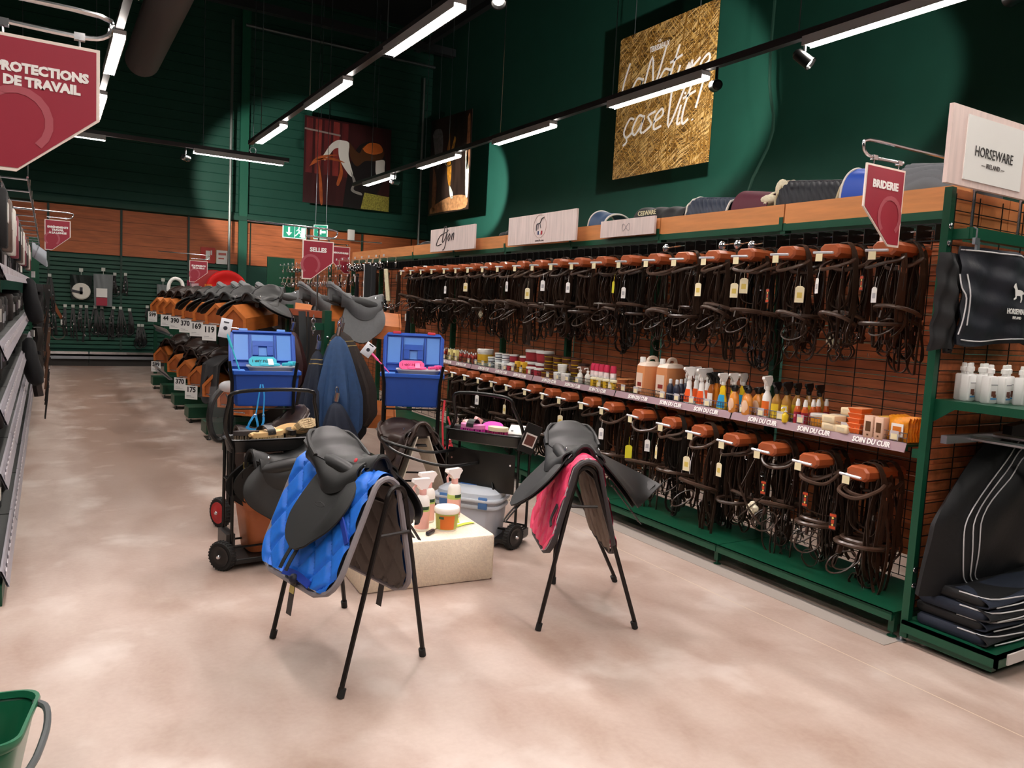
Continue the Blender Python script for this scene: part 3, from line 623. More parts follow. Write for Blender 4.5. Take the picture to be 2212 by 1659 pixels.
def add_tag(r, kind, loc, sz=(.045, .09), yaw=0):
    # swing tag as a part of its bridle, world placed in the bridle's frame
    a, h = sz
    P = [(-a/2, -h/2), (a/2, -h/2), (a/2, h/2-.01), (a/4, h/2), (-a/4, h/2), (-a/2, h/2-.01)]
    mx = M4.Translation(V(loc)) @ M4.Rotation(yaw, 4, 'Z') @ FACE_AISLE((0, 0, 0))
    base = B().prism(P, 0, .0015, mx).tube([mx @ V((0, h/2-.005, 0)), mx @ V((0, h/2+.06, -.01))], .001, 4).build('swing_tag', TAGM[kind if kind != 'r' else 'w'] if kind != 'r' else mat('1c1210', .5), r)
    if kind in 'cw': B().bx(-a*.28, a*.28, -h*.22, h*.12, .0016, .0022, mx).build('tag_print', mat('d9c060', .5) if kind == 'c' else mat('b8b8bc', .5), base)
    if kind == 'r':
        B().bx(-a*.42, a*.42, h*.28, h*.44, .0016, .0024, mx).bx(-a*.42, a*.42, -h*.44, -h*.28, .0016, .0024, mx).bx(-a*.2, a*.2, -h*.12, h*.1, .0016, .0024, mx).build('tag_print', TAGM['r'], base)
        B().lathe([(.006, .0016), (.006, .0028)], (0, h*.2, 0), 8, mtx=mx).lathe([(.006, .0016), (.006, .0028)], (0, -h*.2, 0), 8, mtx=mx).build('tag_stud', mat('e8d070', .4), base)
UT = {0: 'rw', 1: 'w', 2: 'rc', 3: 'cc', 4: 'c', 7: 'yw', 9: 'w', 10: 'w', 11: 'c', 12: 'w', 15: 'c', 17: 'w'}
LT = {0: 'r', 1: 'r', 2: 'r', 3: 'c', 4: 'cw', 5: 'c', 6: 'yw', 7: 'w', 9: 'c', 12: 'c', 14: 'w'}
cnt = 0
for row, name, lst in (('upper', 'upper', [(y, 1.985) for y in UP]), ('lower', 'lower', LOW)):
    for i, (y, z) in enumerate(lst):
        x = 3.80 if row == 'upper' else 3.745
        lab = 'red-brown wooden bridle peg, %s in the %s row counted from the near green post' % (ORD[i], row)
        mx = TR(x, y, z, rnd.uniform(-.05, .05))
        if first: pp.matrix_basis = mx; pp['label'] = lab; pp['group'] = 'wooden bridle pegs'; KIDS[pp.name] = [(c, []) for c in pp.children]; first = False
        else: dup(pp, mx, lab, 'wooden bridle pegs')
        n = 3 if (row == 'upper' and i < 12) else 2
        if row == 'lower' and i < 5: n = 3
        T = (UT if row == 'upper' else LT).get(i, '')
        for q in range(n):
            k = rnd.randrange(7); xo = (.11, .20, .28)[q]+rnd.uniform(-.015, .015)
            cnt += 1
            tg = T[q] if q < len(T) else None
            pos = ('front one', 'middle one' if n == 3 else 'rear one', 'rear one')[q]
            lb = 'dark bridle%s on the %s %s peg from the green post, %s' % ((' with %s tag' % tagword[tg].split()[0]) if tg else '', ORD[i], row, pos)
            s = rnd.uniform(.92, 1.06)
            r = put_bridle(k, TR(x+xo, y+rnd.uniform(-.02, .02), z+.004, rnd.uniform(-.35, .35), 0, 0, s), lb, 'bridles on the %s pegs' % row)
            if tg: add_tag(r, tg, (-.15-xo*.3, rnd.uniform(-.05, .06), -.24+rnd.uniform(-.04, .04)), (.05, .095) if tg in 'cy' else (.04, .09), rnd.uniform(-.4, .6))
for k in range(7):
    if not usedB[k]:
        for c in list(protoB[k].children): bpy.data.objects.remove(c)
        bpy.data.objects.remove(protoB[k])
# fleece-lined noseband on third lower peg
for i, (x, y, z, lb) in enumerate(((3.70, 3.22, .43, 'cream sheepskin noseband pad crossed by leather under the third lower peg'), (4.02, 3.0, 1.47, 'cream sheepskin pad hanging among the bridles near the post'), (3.9, 7.2, 1.50, 'cream blinker pad hanging low among the far upper bridles'))):
    t = thing('sheepskin_pad', lb, 'noseband pad', (x, y, z))
    B().ball((0, 0, .022), .022, 8, 5).ball((0, .022, 0), .022, 8, 5).ball((0, -.022, 0), .022, 8, 5).ball((0, 0, -.022), .02, 8, 5).build('fleece', mat('e4ddc4', .9, 0, .2, 80, .6, 400), t)
    B().strap([(-.02, -.1, .1), (-.035, 0, 0), (-.02, .09, -.08)], .014, .004).strap([(-.02, .1, .12), (-.035, 0, 0), (-.02, -.09, -.08)], .014, .004).strap([(0, .1, .12), (.1, .07, .33)], .012, .004).build('leather_cross', LEA, t)
# round stud hooks and white clips on the upper pegs
for i, (y, dz, m, lb) in enumerate(((3.6, .07, CHR, 'round chrome disc hook on the mesh above the fourth upper peg'), (3.72, .08, CHR, 'round chrome disc hook above the gap after the fourth peg'), (3.86, .08, CHR, 'round chrome disc hook above the fifth upper peg'), (2.98, .0, WHTP, 'pair of white round clips beside the second upper peg'), (2.66, .06, WHTP, 'white round clips above the first upper peg'), (4.42, .085, CHR, 'silver oval clip above the seventh upper peg'))):
    t = thing('round_clip', lb, 'clip', (3.93, y, 1.985+dz))
    mx = frame((0, 0, 0), (0, 1, 0), (0, 0, 1)) @ M4.Rotation(R(180), 4, 'Y')
    b = B().lathe([(.012, .02), (.028, .012), (.03, .0), (.02, -.004)], n=14, mtx=mx)
    if m is WHTP: b.lathe([(.01, .02), (.026, .012), (.028, .0), (.02, -.004)], (.045, .01, 0), 14, mtx=mx)
    b.build('disc', m, t); B().tube([(0, 0, 0), (.1, .02, .02), (.27, .03, .05)], .006, 6).build('pin', CHR, t)
# ---------------- products on the leather care shelf ----------------
def prod(name, label, cat, parts, group=None):
    t = thing(name, label, cat)
    for nm, b, m in parts: b.build(nm, m, t)
    return t
def bottle(r, h, nk=.35, cap=.18, n=12):
    return B().lathe([(r*.9, 0), (r, .004), (r, h*.62), (r*.8, h*.72), (r*nk, h*.8), (r*nk, h*(1-cap)+.002)], n=n), B().lathe([(r*nk*1.25, h*(1-cap)), (r*nk*1.25, h*.98), (r*nk*1.1, h)], n=n)
def label_band(r, z0, z1, n=12): return B().lathe([(r*1.02, z0), (r*1.02, z1)], n=n)
def trig(z, s=1):
    return B().rbox((0, 0, z+.012*s), (.026*s, .026*s, .024*s), .01*s, .002).loft([[(x*s, y*s, z+zz*s) for x, y, zz in r] for r in (
        [(-.012, -.011, .024), (.012, -.011, .024), (.012, .011, .024), (-.012, .011, .024)], [(-.03, -.011, .05), (.022, -.011, .045), (.022, .011, .045), (-.03, .011, .05)], [(-.046, -.009, .062), (.03, -.009, .06), (.03, .009, .06), (-.046, .009, .062)], [(-.044, -.008, .076), (.022, -.008, .08), (.022, .008, .08), (-.044, .008, .076)])], False).tube([(-.022*s, 0, z+.05*s), (-.03*s, 0, z+.03*s), (-.026*s, 0, z+.008*s)], .004*s, 5)
AMB = mat('c8761c', .2, 0, coat=.3); AMBD = mat('9a5420', .2, 0, coat=.3); YEL = mat('e8c520', .35); ORA = mat('ea6a1e', .4)
def K_redbottle():
    b, c = bottle(.018, .11); return prod('care_bottle', '', 'bottle', [('body', b, mat('a03024', .25, coat=.3)), ('cap', c, WHTP), ('label', label_band(.018, .015, .06), mat('7c1a1c', .5))])
def K_box(w_, d, h, m): return lambda: prod('product_box', '', 'box', [('carton', B().rbox((0, 0, h/2), (d, w_, h), .003, .001, 2), m), ('print', B().bx(-d/2-.0008, -d/2, -w_*.28, w_*.28, h*.3, h*.75).bx(-d/2-.0008, -d/2, -w_*.1, w_*.1, h*.1, h*.18), mat('5a3a1c', .5))])
def K_tub(r, h, body, lid, lab=None, n=16):
    def f():
        p = [('body', B().lathe([(r*.88, 0), (r*.9, .003), (r, h*.8)], n=n), body), ('lid', B().lathe([(r*1.05, h*.78), (r*1.07, h*.82), (r*1.05, h*.97), (r*.98, h)], n=n), lid)]
        if lab: p.append(('label', B().lathe([(r*.94, h*.15), (r*1.01, h*.68)], n=n), lab))
        return prod('care_tub', '', 'tub', p)
    return f
def K_pump(m, cap, r=.024, h=.12):
    def f():
        b, c = bottle(r, h, .4, .1); c.tube([(0, 0, h), (0, 0, h+.02)], .004, 6).tube([(0, 0, h+.022), (-.03, 0, h+.02), (-.034, 0, h+.012)], .005, 6)
        return prod('pump_bottle', '', 'bottle', [('body', b, m), ('pump', c, cap)])
    return f
def K_spray(body, head, lab=None, h=.2, r=.032, flat=.7, s=1, waist=False):
    def f():
        pr = [(r*.9, 0), (r, .005), (r, h*.5), (r*.95, h*.66), (r*.45, h*.82), (.013, h*.86)] if not waist else [(r, 0), (r*1.1, .01), (r*.98, h*.35), (r*.62, h*.62), (r*.66, h*.74), (.014, h*.86)]
        p = [('body', B().lathe(pr, n=14, sx=flat), body), ('trigger_head', trig(h*.85, s), head)]
        if lab: p.append(('label', B().grid(lambda u, v: (-(r*flat*1.04)*cos((v-.5)*2.0)*(1 if not waist else 1.13-.1*u-.26*u*u), r*1.03*sin((v-.5)*2.0)*(1 if not waist else 1.1-.1*u-.26*u*u), h*(.08+.45*u)), 6, 6), lab))
        return prod('spray_bottle', '', 'spray bottle', p)
    return f
def K_can():
    W2, D, H = .13, .19, .27
    def rg(z, a, b_, o=0): return [(x*a*.5*D, o+y*b_*.5*W2, z) for x, y in ((-1, -.8), (-.8, -1), (.8, -1), (1, -.8), (1, .8), (.8, 1), (-.8, 1), (-1, .8))]
    t = prod('jerrycan', '', 'jerrycan', [('body', B().loft([rg(0, .96, .96), rg(.01, 1, 1), rg(.2, 1, 1), rg(.225, .97, .97)]), mat('dc9260', .3, 0, coat=.2)),
        ('shoulder', B().loft([rg(.2255, .97, .97), rg(.25, .8, .8), rg(.258, .5, .6, .01)]).tube([(.05, .0, .245), (.035, 0, .285), (-.02, 0, .285), (-.04, 0, .25)], .014, 8, k=3), mat('efdccb', .35)),
        ('cap', B().lathe([(.022, .25), (.022, .285), (.018, .29)], (-.06, .03, 0), 12), WHTP), ('label', B().bx(-D/2-.001, -D/2, -.03, .052, .03, .17), mat('e8cdb8', .5))])
    B().bx(-D/2-.002, -D/2-.0012, -.02, .03, .07, .1).build('emblem', mat('8c2a20', .5), t); return t
def K_brick(w_, d, h, m): return lambda: prod('soap_block', '', 'soap', [('block', B().rbox((0, 0, h/2), (d, w_, h), .006, .003, 3), m), ('band', B().bx(-d/2-.0006, -d/2, -w_*.3, w_*.3, h*.25, h*.75), mat('d8c8a8', .5))])
def K_wipes():
    return prod('wipes_pack', '', 'wipes', [('pack', B().grid(lambda u, v: (.012*(1-abs(2*u-1)**3)*(1-abs(2*v-1)**3)*-1+.004*sin(14*u+3*v), (v-.5)*.12*(1-.08*sin(pi*u)), .005+u*.13), 8, 8, .022), mat('e8941c', .3, 0, .15, 60)), ('window', B().bx(-.018, -.014, -.04, .03, .03, .1), WHTP), ('window_print', B().bx(-.0195, -.018, -.03, .02, .045, .085), mat('d8761c', .5))])
def K_tray(): return prod('product_tray', '', 'tray', [('tray', B().loft([[(-.04, -.03, 0), (.04, -.03, 0), (.04, .03, 0), (-.04, .03, 0)], [(-.055, -.042, .035), (.055, -.042, .035), (.055, .042, .035), (-.055, .042, .035)]], False), ORA), ('film', B().bx(-.055, .055, -.042, .042, .0352, .037), mat('f0a070', .3))])
items = [  # factory, label, group, list of (px-derived y, x, z offset)
 (K_redbottle, 'small red care bottle with white cap at the far end of the shelf', 'small red bottles', [(8.712, 4.120, 0.000), (8.606, 4.120, 0.000), (8.502, 4.120, 0.000), (8.400, 4.120, 0.000), (8.300, 4.120, 0.000), (8.201, 4.120, 0.000), (8.104, 4.120, 0.000), (8.009, 4.120, 0.000), (7.916, 4.120, 0.000), (8.511, 4.050, 0.000), (8.408, 4.050, 0.000), (8.306, 4.050, 0.000), (8.207, 4.050, 0.000), (8.109, 4.050, 0.000), (8.013, 4.050, 0.000), (7.919, 4.050, 0.000), (8.194, 3.930, 0.000), (8.071, 3.930, 0.000)]),
 (K_redbottle, 'small red care bottle between the yellow boxes and the big white bucket', 'red bottles by the bucket', [(7.660, 3.930, 0.000), (7.559, 3.930, 0.000), (7.461, 3.930, 0.000), (7.364, 3.930, 0.000), (7.779, 4.020, 0.000), (7.678, 4.020, 0.000), (7.578, 4.020, 0.000), (7.480, 4.020, 0.000)]),
 (K_box(.06, .05, .12, mat('ecdc90', .45)), 'pale yellow carton standing among the far red bottles', 'pale yellow cartons', [(7.842, 3.900, 0.000), (7.714, 3.900, 0.000)]),
 (K_tub(.085, .17, mat('f0efe8', .4), WHTP, mat('e0b030', .5)), 'big white bucket with yellow label on the care shelf', None, [(7.205, 3.990, 0.000)]),
 (K_tub(.04, .05, mat('2c3850', .4), WHTP, mat('e8ecf0', .4)), 'stacked navy and white jar beside the big white bucket', 'navy and white jars', [(6.993, 3.950, 0.000), (6.993, 3.950, 0.052), (6.848, 3.950, 0.000), (6.848, 3.950, 0.052), (6.848, 3.950, 0.104), (6.707, 3.950, 0.000), (6.707, 3.950, 0.052), (6.707, 3.950, 0.104)]),
 (K_tub(.045, .065, WHTP, WHTP, mat('dcdcd8', .5)), 'white tub at the shelf edge in front of the navy jars', 'front white tubs', [(6.698, 3.875, 0.000), (6.570, 3.875, 0.000)]),
 (K_tub(.046, .075, mat('8c1c30', .4), WHTP, mat('b03040', .5)), 'crimson tub with white lid in the middle of the far shelf', 'crimson tubs', [(6.628, 4.000, 0.000), (6.628, 4.000, 0.080), (6.434, 4.000, 0.000), (6.434, 4.000, 0.080), (6.471, 3.880, 0.000), (6.115, 3.880, 0.000), (5.979, 3.880, 0.000)]),
 (K_tub(.085, .11, mat('8c1c2c', .4), WHTP, mat('a83038', .5)), 'large crimson bucket with white lid stacked above the shelf', 'large crimson buckets', [(6.319, 4.040, 0.000), (6.319, 4.040, 0.115), (6.131, 4.040, 0.000), (6.131, 4.040, 0.115)]),
 (K_box(.055, .05, .11, mat('d8a828', .4)), 'golden yellow carton at the shelf edge by the crimson tubs', 'golden cartons', [(6.333, 3.870, 0.000), (6.231, 3.870, 0.000)]),
 (K_tub(.05, .065, mat('e0b820', .4), mat('4a2a1c', .4), mat('5a3018', .5)), 'yellow and brown round tin in the stacked block on the shelf', 'yellow and brown tins', [(5.976, 3.990, 0.000), (5.976, 3.990, 0.068), (5.976, 3.990, 0.136), (5.830, 3.990, 0.000), (5.830, 3.990, 0.068), (5.830, 3.990, 0.136), (5.690, 3.990, 0.000), (5.690, 3.990, 0.068), (5.690, 3.990, 0.136), (5.554, 3.990, 0.000), (5.554, 3.990, 0.068), (5.554, 3.990, 0.136), (5.847, 3.880, 0.000), (5.720, 3.880, 0.000)]),
 (K_tub(.05, .08, mat('8a5a48', .4), mat('3a2420', .4), mat('9a6a58', .5)), 'brown jar with dark lid behind the white pump bottle', 'brown jars', [(5.597, 4.000, 0.000), (5.597, 4.000, 0.083), (5.451, 4.000, 0.000), (5.451, 4.000, 0.083)]),
 (K_tub(.042, .07, WHTP, WHTP, mat('e4e0d8', .5)), 'white jar stacked at the shelf edge before the brown jars', 'edge white jars', [(5.646, 3.870, 0.000), (5.531, 3.870, 0.000), (5.617, 3.890, 0.072)]),
 (K_pump(mat('e8e6e0', .3), WHTP), 'white pump bottle at the shelf edge beside pink capped bottles', 'white pump bottles', [(5.332, 3.880, 0.000), (5.226, 3.880, 0.000)]),
 (lambda: prod('foam_bottle', '', 'bottle', [('body', B().lathe([(.024, 0), (.025, .005), (.025, .12), (.018, .13)], n=12), mat('f0dede', .3)), ('cap', B().lathe([(.026, .125), (.026, .16), (.02, .185)], n=12), mat('d8385c', .3)), ('label', label_band(.025, .03, .09), mat('f6f0f0', .4)), ('emblem', B().bx(-.027, -.0256, -.008, .008, .045, .075), mat('24242c', .5))]), 'white bottle with pink cap in the row before the jerrycans', 'pink capped bottles', [(5.243, 3.950, 0.000), (5.191, 3.950, 0.000), (5.127, 3.950, 0.000), (5.059, 3.950, 0.000), (4.973, 3.950, 0.000)]),
 (K_tub(.035, .08, mat('d8b030', .3), mat('e6e0c0', .3)), 'yellow drinks-can sized tin at the shelf edge', 'yellow tins at the edge', [(5.116, 3.870, 0.000), (5.035, 3.870, 0.000), (4.949, 3.870, 0.000), (4.853, 3.870, 0.000)]),
 (K_tub(.045, .032, mat('a8603c', .3), mat('c88858', .25)), 'flat copper tin in the stack beside the jerrycan', 'copper tins', [(4.791, 3.900, 0.000), (4.791, 3.900, 0.033), (4.791, 3.900, 0.066), (4.809, 3.980, 0.000), (4.809, 3.980, 0.033), (4.809, 3.980, 0.066)]),
 (K_can, 'orange liquid jerrycan with white shoulder, {} of the pair', None, [(4.518, 3.950, 0.000), (4.356, 4.000, 0.000)]),
 (lambda: prod('care_bottle', '', 'bottle', [('body', B().lathe([(.024, 0), (.025, .004), (.025, .1), (.012, .125)], n=12), mat('23283a', .3)), ('cap', B().lathe([(.012, .124), (.012, .155), (.008, .158)], n=10), mat('dfe0e2', .2)), ('label', label_band(.025, .045, .055), WHTP)]), 'navy bottle with clear cap to the right of the jerrycans', 'navy bottles', [(4.208, 3.870, 0.000), (4.140, 3.870, 0.000), (4.183, 3.950, 0.000), (4.220, 4.030, 0.000)]),
 (K_spray(WHTP, WHTP, mat('e85a20', .4), .2, .036, .6, 1.15, True), 'white spray bottle with orange label beside the navy bottles', 'white sprays with orange labels', [(4.017, 3.870, 0.000), (4.037, 3.960, 0.000), (3.895, 3.870, 0.000), (3.928, 3.960, 0.000)]),
 (K_spray(AMBD, BLK, mat('e8e0d8', .4), .19, .03, .6, 1), 'brown spray bottle with black trigger next to the white sprays', 'brown black-trigger sprays', [(3.813, 3.880, 0.000), (3.858, 4.000, 0.000), (3.708, 4.080, 0.000)]),
 (K_spray(AMB, BLK, None, .2, .03, .6, 1), 'amber spray bottle between brown and yellow sprays', None, [(3.790, 3.900, 0.000)]),
 (K_spray(YEL, WHTP, mat('2a9ac8', .4), .195, .038, .6, 1.05, True), 'bright yellow spray bottle with light blue label', 'yellow sprays with blue labels', [(3.697, 3.870, 0.000), (3.687, 3.960, 0.000), (3.671, 4.030, 0.000)]),
 (lambda: prod('shampoo_bottle', '', 'bottle', [('body', B().lathe([(.036, 0), (.04, .006), (.04, .06), (.034, .11), (.016, .135), (.014, .14)], n=16, sx=.75), mat('dc8c34', .15, 0, coat=.5)), ('cap', B().lathe([(.017, .139), (.024, .15), (.026, .165), (.016, .18)], n=12).box((-.015, 0, .17), (.04, .02, .014)), BLK), ('label', B().grid(lambda u, v: (-.032*cos((v-.5)*1.5)-.0004, .0405*sin((v-.5)*1.5)*sin(pi*(.15+.7*u)), .015+.08*u), 5, 6), mat('f0c8a8', .4))]), 'amber shampoo bottle with black cap and oval label', 'amber shampoo bottles', [(3.585, 3.860, 0.000), (3.470, 3.860, 0.000), (3.557, 3.950, 0.000), (3.449, 3.930, 0.000), (3.483, 4.020, 0.000)]),
 (K_spray(WHTP, WHTP, mat('e8702a', .4), .205, .031, .8, 1.15), 'white spray bottle with tall orange label by the detergent sprays', None, [(3.325, 3.870, 0.000)]),
 (K_spray(mat('a87a38', .2, coat=.3), BLK, mat('e0c030', .4), .19, .032, .8, .95), 'amber spray with black trigger and yellow label', 'amber sprays with yellow labels', [(3.249, 3.870, 0.000), (3.183, 3.880, 0.000), (3.247, 3.970, 0.000), (3.177, 3.970, 0.000), (3.155, 4.050, 0.000), (3.077, 4.050, 0.000)]),
 (K_pump(mat('e8c82a', .3), WHTP, .02, .07), 'tiny yellow pump bottle at the shelf edge', None, [(3.151, 3.842, 0.000)]),
 (lambda: prod('spray_bottle', '', 'spray bottle', [('body', B().lathe([(.02, 0), (.021, .004), (.021, .085), (.012, .11)], n=12), mat('c45a24', .2, coat=.3)), ('cap', B().lathe([(.013, .11), (.013, .13), (.009, .145), (.009, .152)], n=10), WHTP), ('label', label_band(.021, .01, .075), mat('8e1430', .4)), ('emblem', B().bx(-.0225, -.0216, -.006, .006, .045, .06), mat('d88090', .5))]), 'small crimson labelled spray bottle with white nozzle', 'crimson spray bottles', [(3.081, 3.860, 0.000), (3.027, 3.860, 0.000), (3.034, 3.940, 0.000), (3.037, 3.990, 0.000), (3.042, 4.070, 0.000)]),
 (K_brick(.09, .1, .042, mat('ead6b0', .4)), 'cream soap block in the low double stack near the end of the shelf', 'cream soap blocks', [(2.842, 3.880, 0.000), (2.842, 3.880, 0.044), (2.751, 3.880, 0.000), (2.803, 3.990, 0.090)]),
 (K_tray, 'orange product tray in the stack left of the two pale cartons', 'orange trays', [(2.685, 3.890, 0.000), (2.685, 3.890, 0.028), (2.685, 3.890, 0.056), (2.685, 3.890, 0.084), (2.685, 3.890, 0.112)]),
 (K_box(.055, .05, .12, mat('ddb8a0', .45)), 'pale pink carton standing between the orange trays and wipes', 'pale pink cartons', [(2.593, 3.860, 0.000), (2.529, 3.860, 0.000)]),
 (K_brick(.07, .1, .055, mat('d8a83c', .9)), 'yellow sponge in the block behind the pink cartons', 'yellow sponges', [(2.592, 4.000, 0.000), (2.592, 4.000, 0.057), (2.518, 4.000, 0.000), (2.518, 4.000, 0.057), (2.448, 4.000, 0.000), (2.448, 4.000, 0.057)]),
 (K_wipes, 'orange wipes pack with white window at the shelf end', 'orange wipes packs', [(2.440, 3.870, 0.000), (2.440, 3.898, 0.000), (2.440, 3.926, 0.000), (2.440, 3.954, 0.000), (2.440, 3.982, 0.000)]),
 (K_tub(.05, .08, mat('e2882a', .3), mat('d8d4cc', .25), mat('eaa030', .4)), 'orange jar with clear grey lid among the near products', 'orange jars', [(2.954, 3.900, 0.000), (2.889, 3.990, 0.000), (2.838, 4.060, 0.000)]),
]
order = ['left', 'right']
import re as _re
for f, lab, grp, spots in items:
    short = _re.split(r' (?:standing|between|beside|at the|in the|to the|behind|among|before|next|by the|on the|stacked|left of|in front)', lab)[0]
    xs_ = sorted(set(round(p[1], 2) for p in spots)); zs_ = sorted(set(round(p[2], 2) for p in spots))
    t = f(); KIDS[t.name] = [(c, [g for g in c.children]) for c in t.children]
    for i, (y, x, z) in enumerate(spots):
        l = lab.format(order[i % 2]) if '{}' in lab else lab
        if '{}' not in lab and len(spots) > 1:
            row = sorted([p for p in spots if abs(p[1]-x) < .006 and abs(p[2]-z) < .01], key=lambda p: -p[0])
            l = short+(', %s from left' % ORD[row.index((y, x, z))] if len(row) > 1 else '')
            if len(xs_) > 1: l += ', '+(('front', 'back') if len(xs_) == 2 else ('front', 'middle', 'back', 'rearmost', 'last', 'end'))[xs_.index(round(x, 2))]+' row'
            if len(zs_) > 1: l += ', layer %s' % ('one', 'two', 'three', 'four', 'five')[zs_.index(round(z, 2))]
        mx = TR(x, y, .9655+z, rnd.uniform(-.12, .12))
        if i == 0: t.matrix_basis = mx; t['label'] = l; (grp and t.__setitem__('group', grp))
        else: dup(t, mx, l, grp)
# ---------------- saddles ----------------
def lerp_tab(T, x):
    for (a, b_), (c, d) in zip(T, T[1:]):
        if x <= c: t = (x-a)/(c-a); t = t*t*(3-2*t); return b_+(d-b_)*max(0, min(1, t))
    return T[-1][1]
HW = [(-.275, .03), (-.255, .115), (-.20, .168), (-.12, .165), (-.03, .125), (.08, .085), (.16, .075), (.205, .06)]
HZ = [(-.275, .215), (-.25, .218), (-.2, .185), (-.12, .13), (-.03, .10), (.07, .105), (.14, .13), (.205, .148)]
def saddle(name, label, a, m, mflap, mpan, loc=None, mtx=None, flapL=.43, fl_open=0, knee=True, straps_=True, badge=None, fwd=.05, sc_=1, group=None, a_pos=None, flare=0):
    """spine along x (front +x); a = half angle of the flaps from vertical"""
    t = thing(name, label, 'saddle', (0, 0, 0), 0, group)
    if mtx is not None: t.matrix_basis = mtx
    def seat(u, v):
        x = -.275+.48*u; q = 2*v-1; hw = lerp_tab(HW, x); z = lerp_tab(HZ, x)
        dr = .030+.035*max(0, (x+.05)/.25) if x > -.05 else .03+.02*(-x-.05)/.2
        return (x+.012*q*q*(1 if x > 0 else -1), q*hw, z-dr*abs(q)**2.6)
    B().grid(seat, 22, 16, .022).build('seat', m, t)
    def cant(u, v):      # under the seat: gullet walls of the cantle
        x = -.268+.24*u; hw = lerp_tab(HW, x)*.94; z = lerp_tab(HZ, x)-.045
        q = 2*v-1; return (x+.02*(1-abs(q)), q*hw*(1-.12*abs(q)), z-.055-.05*u-.03*abs(q)+.05*(1-abs(q)))
    P = [(lambda ph: (-.262+.05*(1-cos(ph*.5))+.10*sin(ph/2)**2*0, 0, 0))(0)]
    rg_ = []
    for i in range(16):
        x = -.262+.44*i/15; hw = lerp_tab(HW, x)*.93; z = lerp_tab(HZ, x); dr = .05+.03*max(0, (x+.05)/.25)
        rg_.append([(x, y_, z_) for y_, z_ in ((-hw, z-dr), (-hw*.6, z-.028), (0, z-.024), (hw*.6, z-.028), (hw, z-dr), (hw*.93, z-dr-.02), (min(hw, .095), .05), (.03, .06), (-.03, .06), (-min(hw, .095), .05), (-hw*.93, z-dr-.02))])
    B().loft(rg_).build('seat_base', mflap, t)
    ca = []
    for i in range(17):
        q = -1+i/8; x = -.268+.16*abs(q)**3; hw = .16*sin(q*pi/2)
        ca.append((x, hw, lerp_tab(HZ, x)-.022-.018*abs(q)))
    B().tube(ca, .012, 8).build('cantle_rim', mflap, t)
    S, Cc = sin(a), cos(a)
    def side(s, d, x, off):
        S, Cc = (sin(a_pos), cos(a_pos)) if (a_pos and s > 0) else (sin(a), cos(a))
        return (x, s*(.052+d*S+off*Cc), .072-d*Cc+off*S)
    for s in (-1, 1):
        # panel cushion
        rings = []
        for i in range(11):
            u = i/10; x = -.24+.42*u; r = .042*(sin(pi*min(1, .12+u*.8)))**.4; zz = (.085 if u < .5 else .085-.03*(u-.5)*2)+.05*max(0, .35-u)
            rings.append([(x, s*(.088+.018*(1-u)+r*.95*cos(k*pi/5)), zz+r*1.1*sin(k*pi/5)-.028) for k in range(10)])
        B().loft(rings).build('panel', mpan, t)
        def skirt(u, v):
            x = -.17+.35*u; hw = lerp_tab(HW, x); L = .025+.105*sin(pi*min(1, max(0, (u-.15)/.85)))**.8
            top = V((x, s*hw*.96, lerp_tab(HZ, x)-.045)); bot = V(side(s, .05+L, x+.01, .03))
            return tuple(top.lerp(bot, v)+V((0, s*.02*sin(pi*v), .006*sin(pi*v))))
        B().grid(skirt, 12, 6, .008).build('skirt', m, t)
        def flap(u, v, L=flapL, o=.022, k=1.0):
            d = L*(1-(1-u)**1.0); w_ = u
            xf = (.155+(fwd+.02)*sin(pi*min(1, w_*1.15)))*k; xb = -.10-.05*sin(pi*w_*.8)
            r = 1 if w_ < .62 else math.sqrt(max(0, 1-((w_-.62)/.385)**2))
            c = (xf+xb)/2+.01; xx = c+(xb+(xf-xb)*v-c)*r
            kb = .022*math.exp(-((v-.86)/.12)**2)*sin(pi*min(1, w_*1.2)) if knee else 0
            return side(s, d, xx, o+kb+fl_open*w_*w_+(flare*(1-v)*w_ if s > 0 else 0))
        B().grid(flap, 16, 12, .006*s).build('flap', mflap, t)
        B().grid(lambda u, v: flap(u, v, flapL*.96, -.005, .86), 12, 8, .006*s).build('sweat_flap', mflap, t)
        rim = [flap(.02+.98*i/24, 1) for i in range(25)]+[flap(1-.98*i/16, 0) for i in range(17)]
        B().tube(rim, .0035, 5).build('flap_piping', mpan, t)
        if straps_:
            b = B()
            for x in (-.02, .03): b.strap([side(s, flapL*.6, x, .004), side(s, flapL+.03, x, .004), side(s, flapL+.1, x+.004, .0)], .024, .004)
            b.build('girth_straps', mflap, t)
        B().tube([(.165, s*.06, .09), (.18, s*.078, .075), (.172, s*.09, .058), (.158, s*.075, .07)], .004, 6, True).build('d_ring', CHR, t)
        B().lathe([(.011, 0), (.011, .003), (.006, .005)], n=10, mtx=M4.Translation(V((.135, s*.096, .105))) @ M4.Rotation(-s*R(65), 4, 'X')).build('stud', badge or CHR, t)
    ar = [side(-1, .07, .19, .012)]+[(.205, .06*sin(q), .05+.085*cos(q)) for q in [R(-75+i*15) for i in range(11)]]+[side(1, .07, .19, .012)]
    B().tube(ar, .011, 7, k=2).build('pommel_arch', mpan, t)
    return t
SB, SF, SP = mat('191a1a', .5, 0, .08, 60, .15, 500), mat('1d1e1e', .5, 0, .08, 60, .15, 500), mat('0e0e0f', .5)
SBR, SFR = mat('2a1d18', .38, 0, .15, 30, .15, 300), mat('33241d', .38, 0, .15, 30, .15, 300)
SG, SGF, SGD = mat('5c5e60', .6, 0, .06, 60), mat('6a6c6e', .6, 0, .06, 60), mat('2c2d2e', .6)
FLC = mat('d2c8b8', .8, 0, .08, 60, .3, 300)
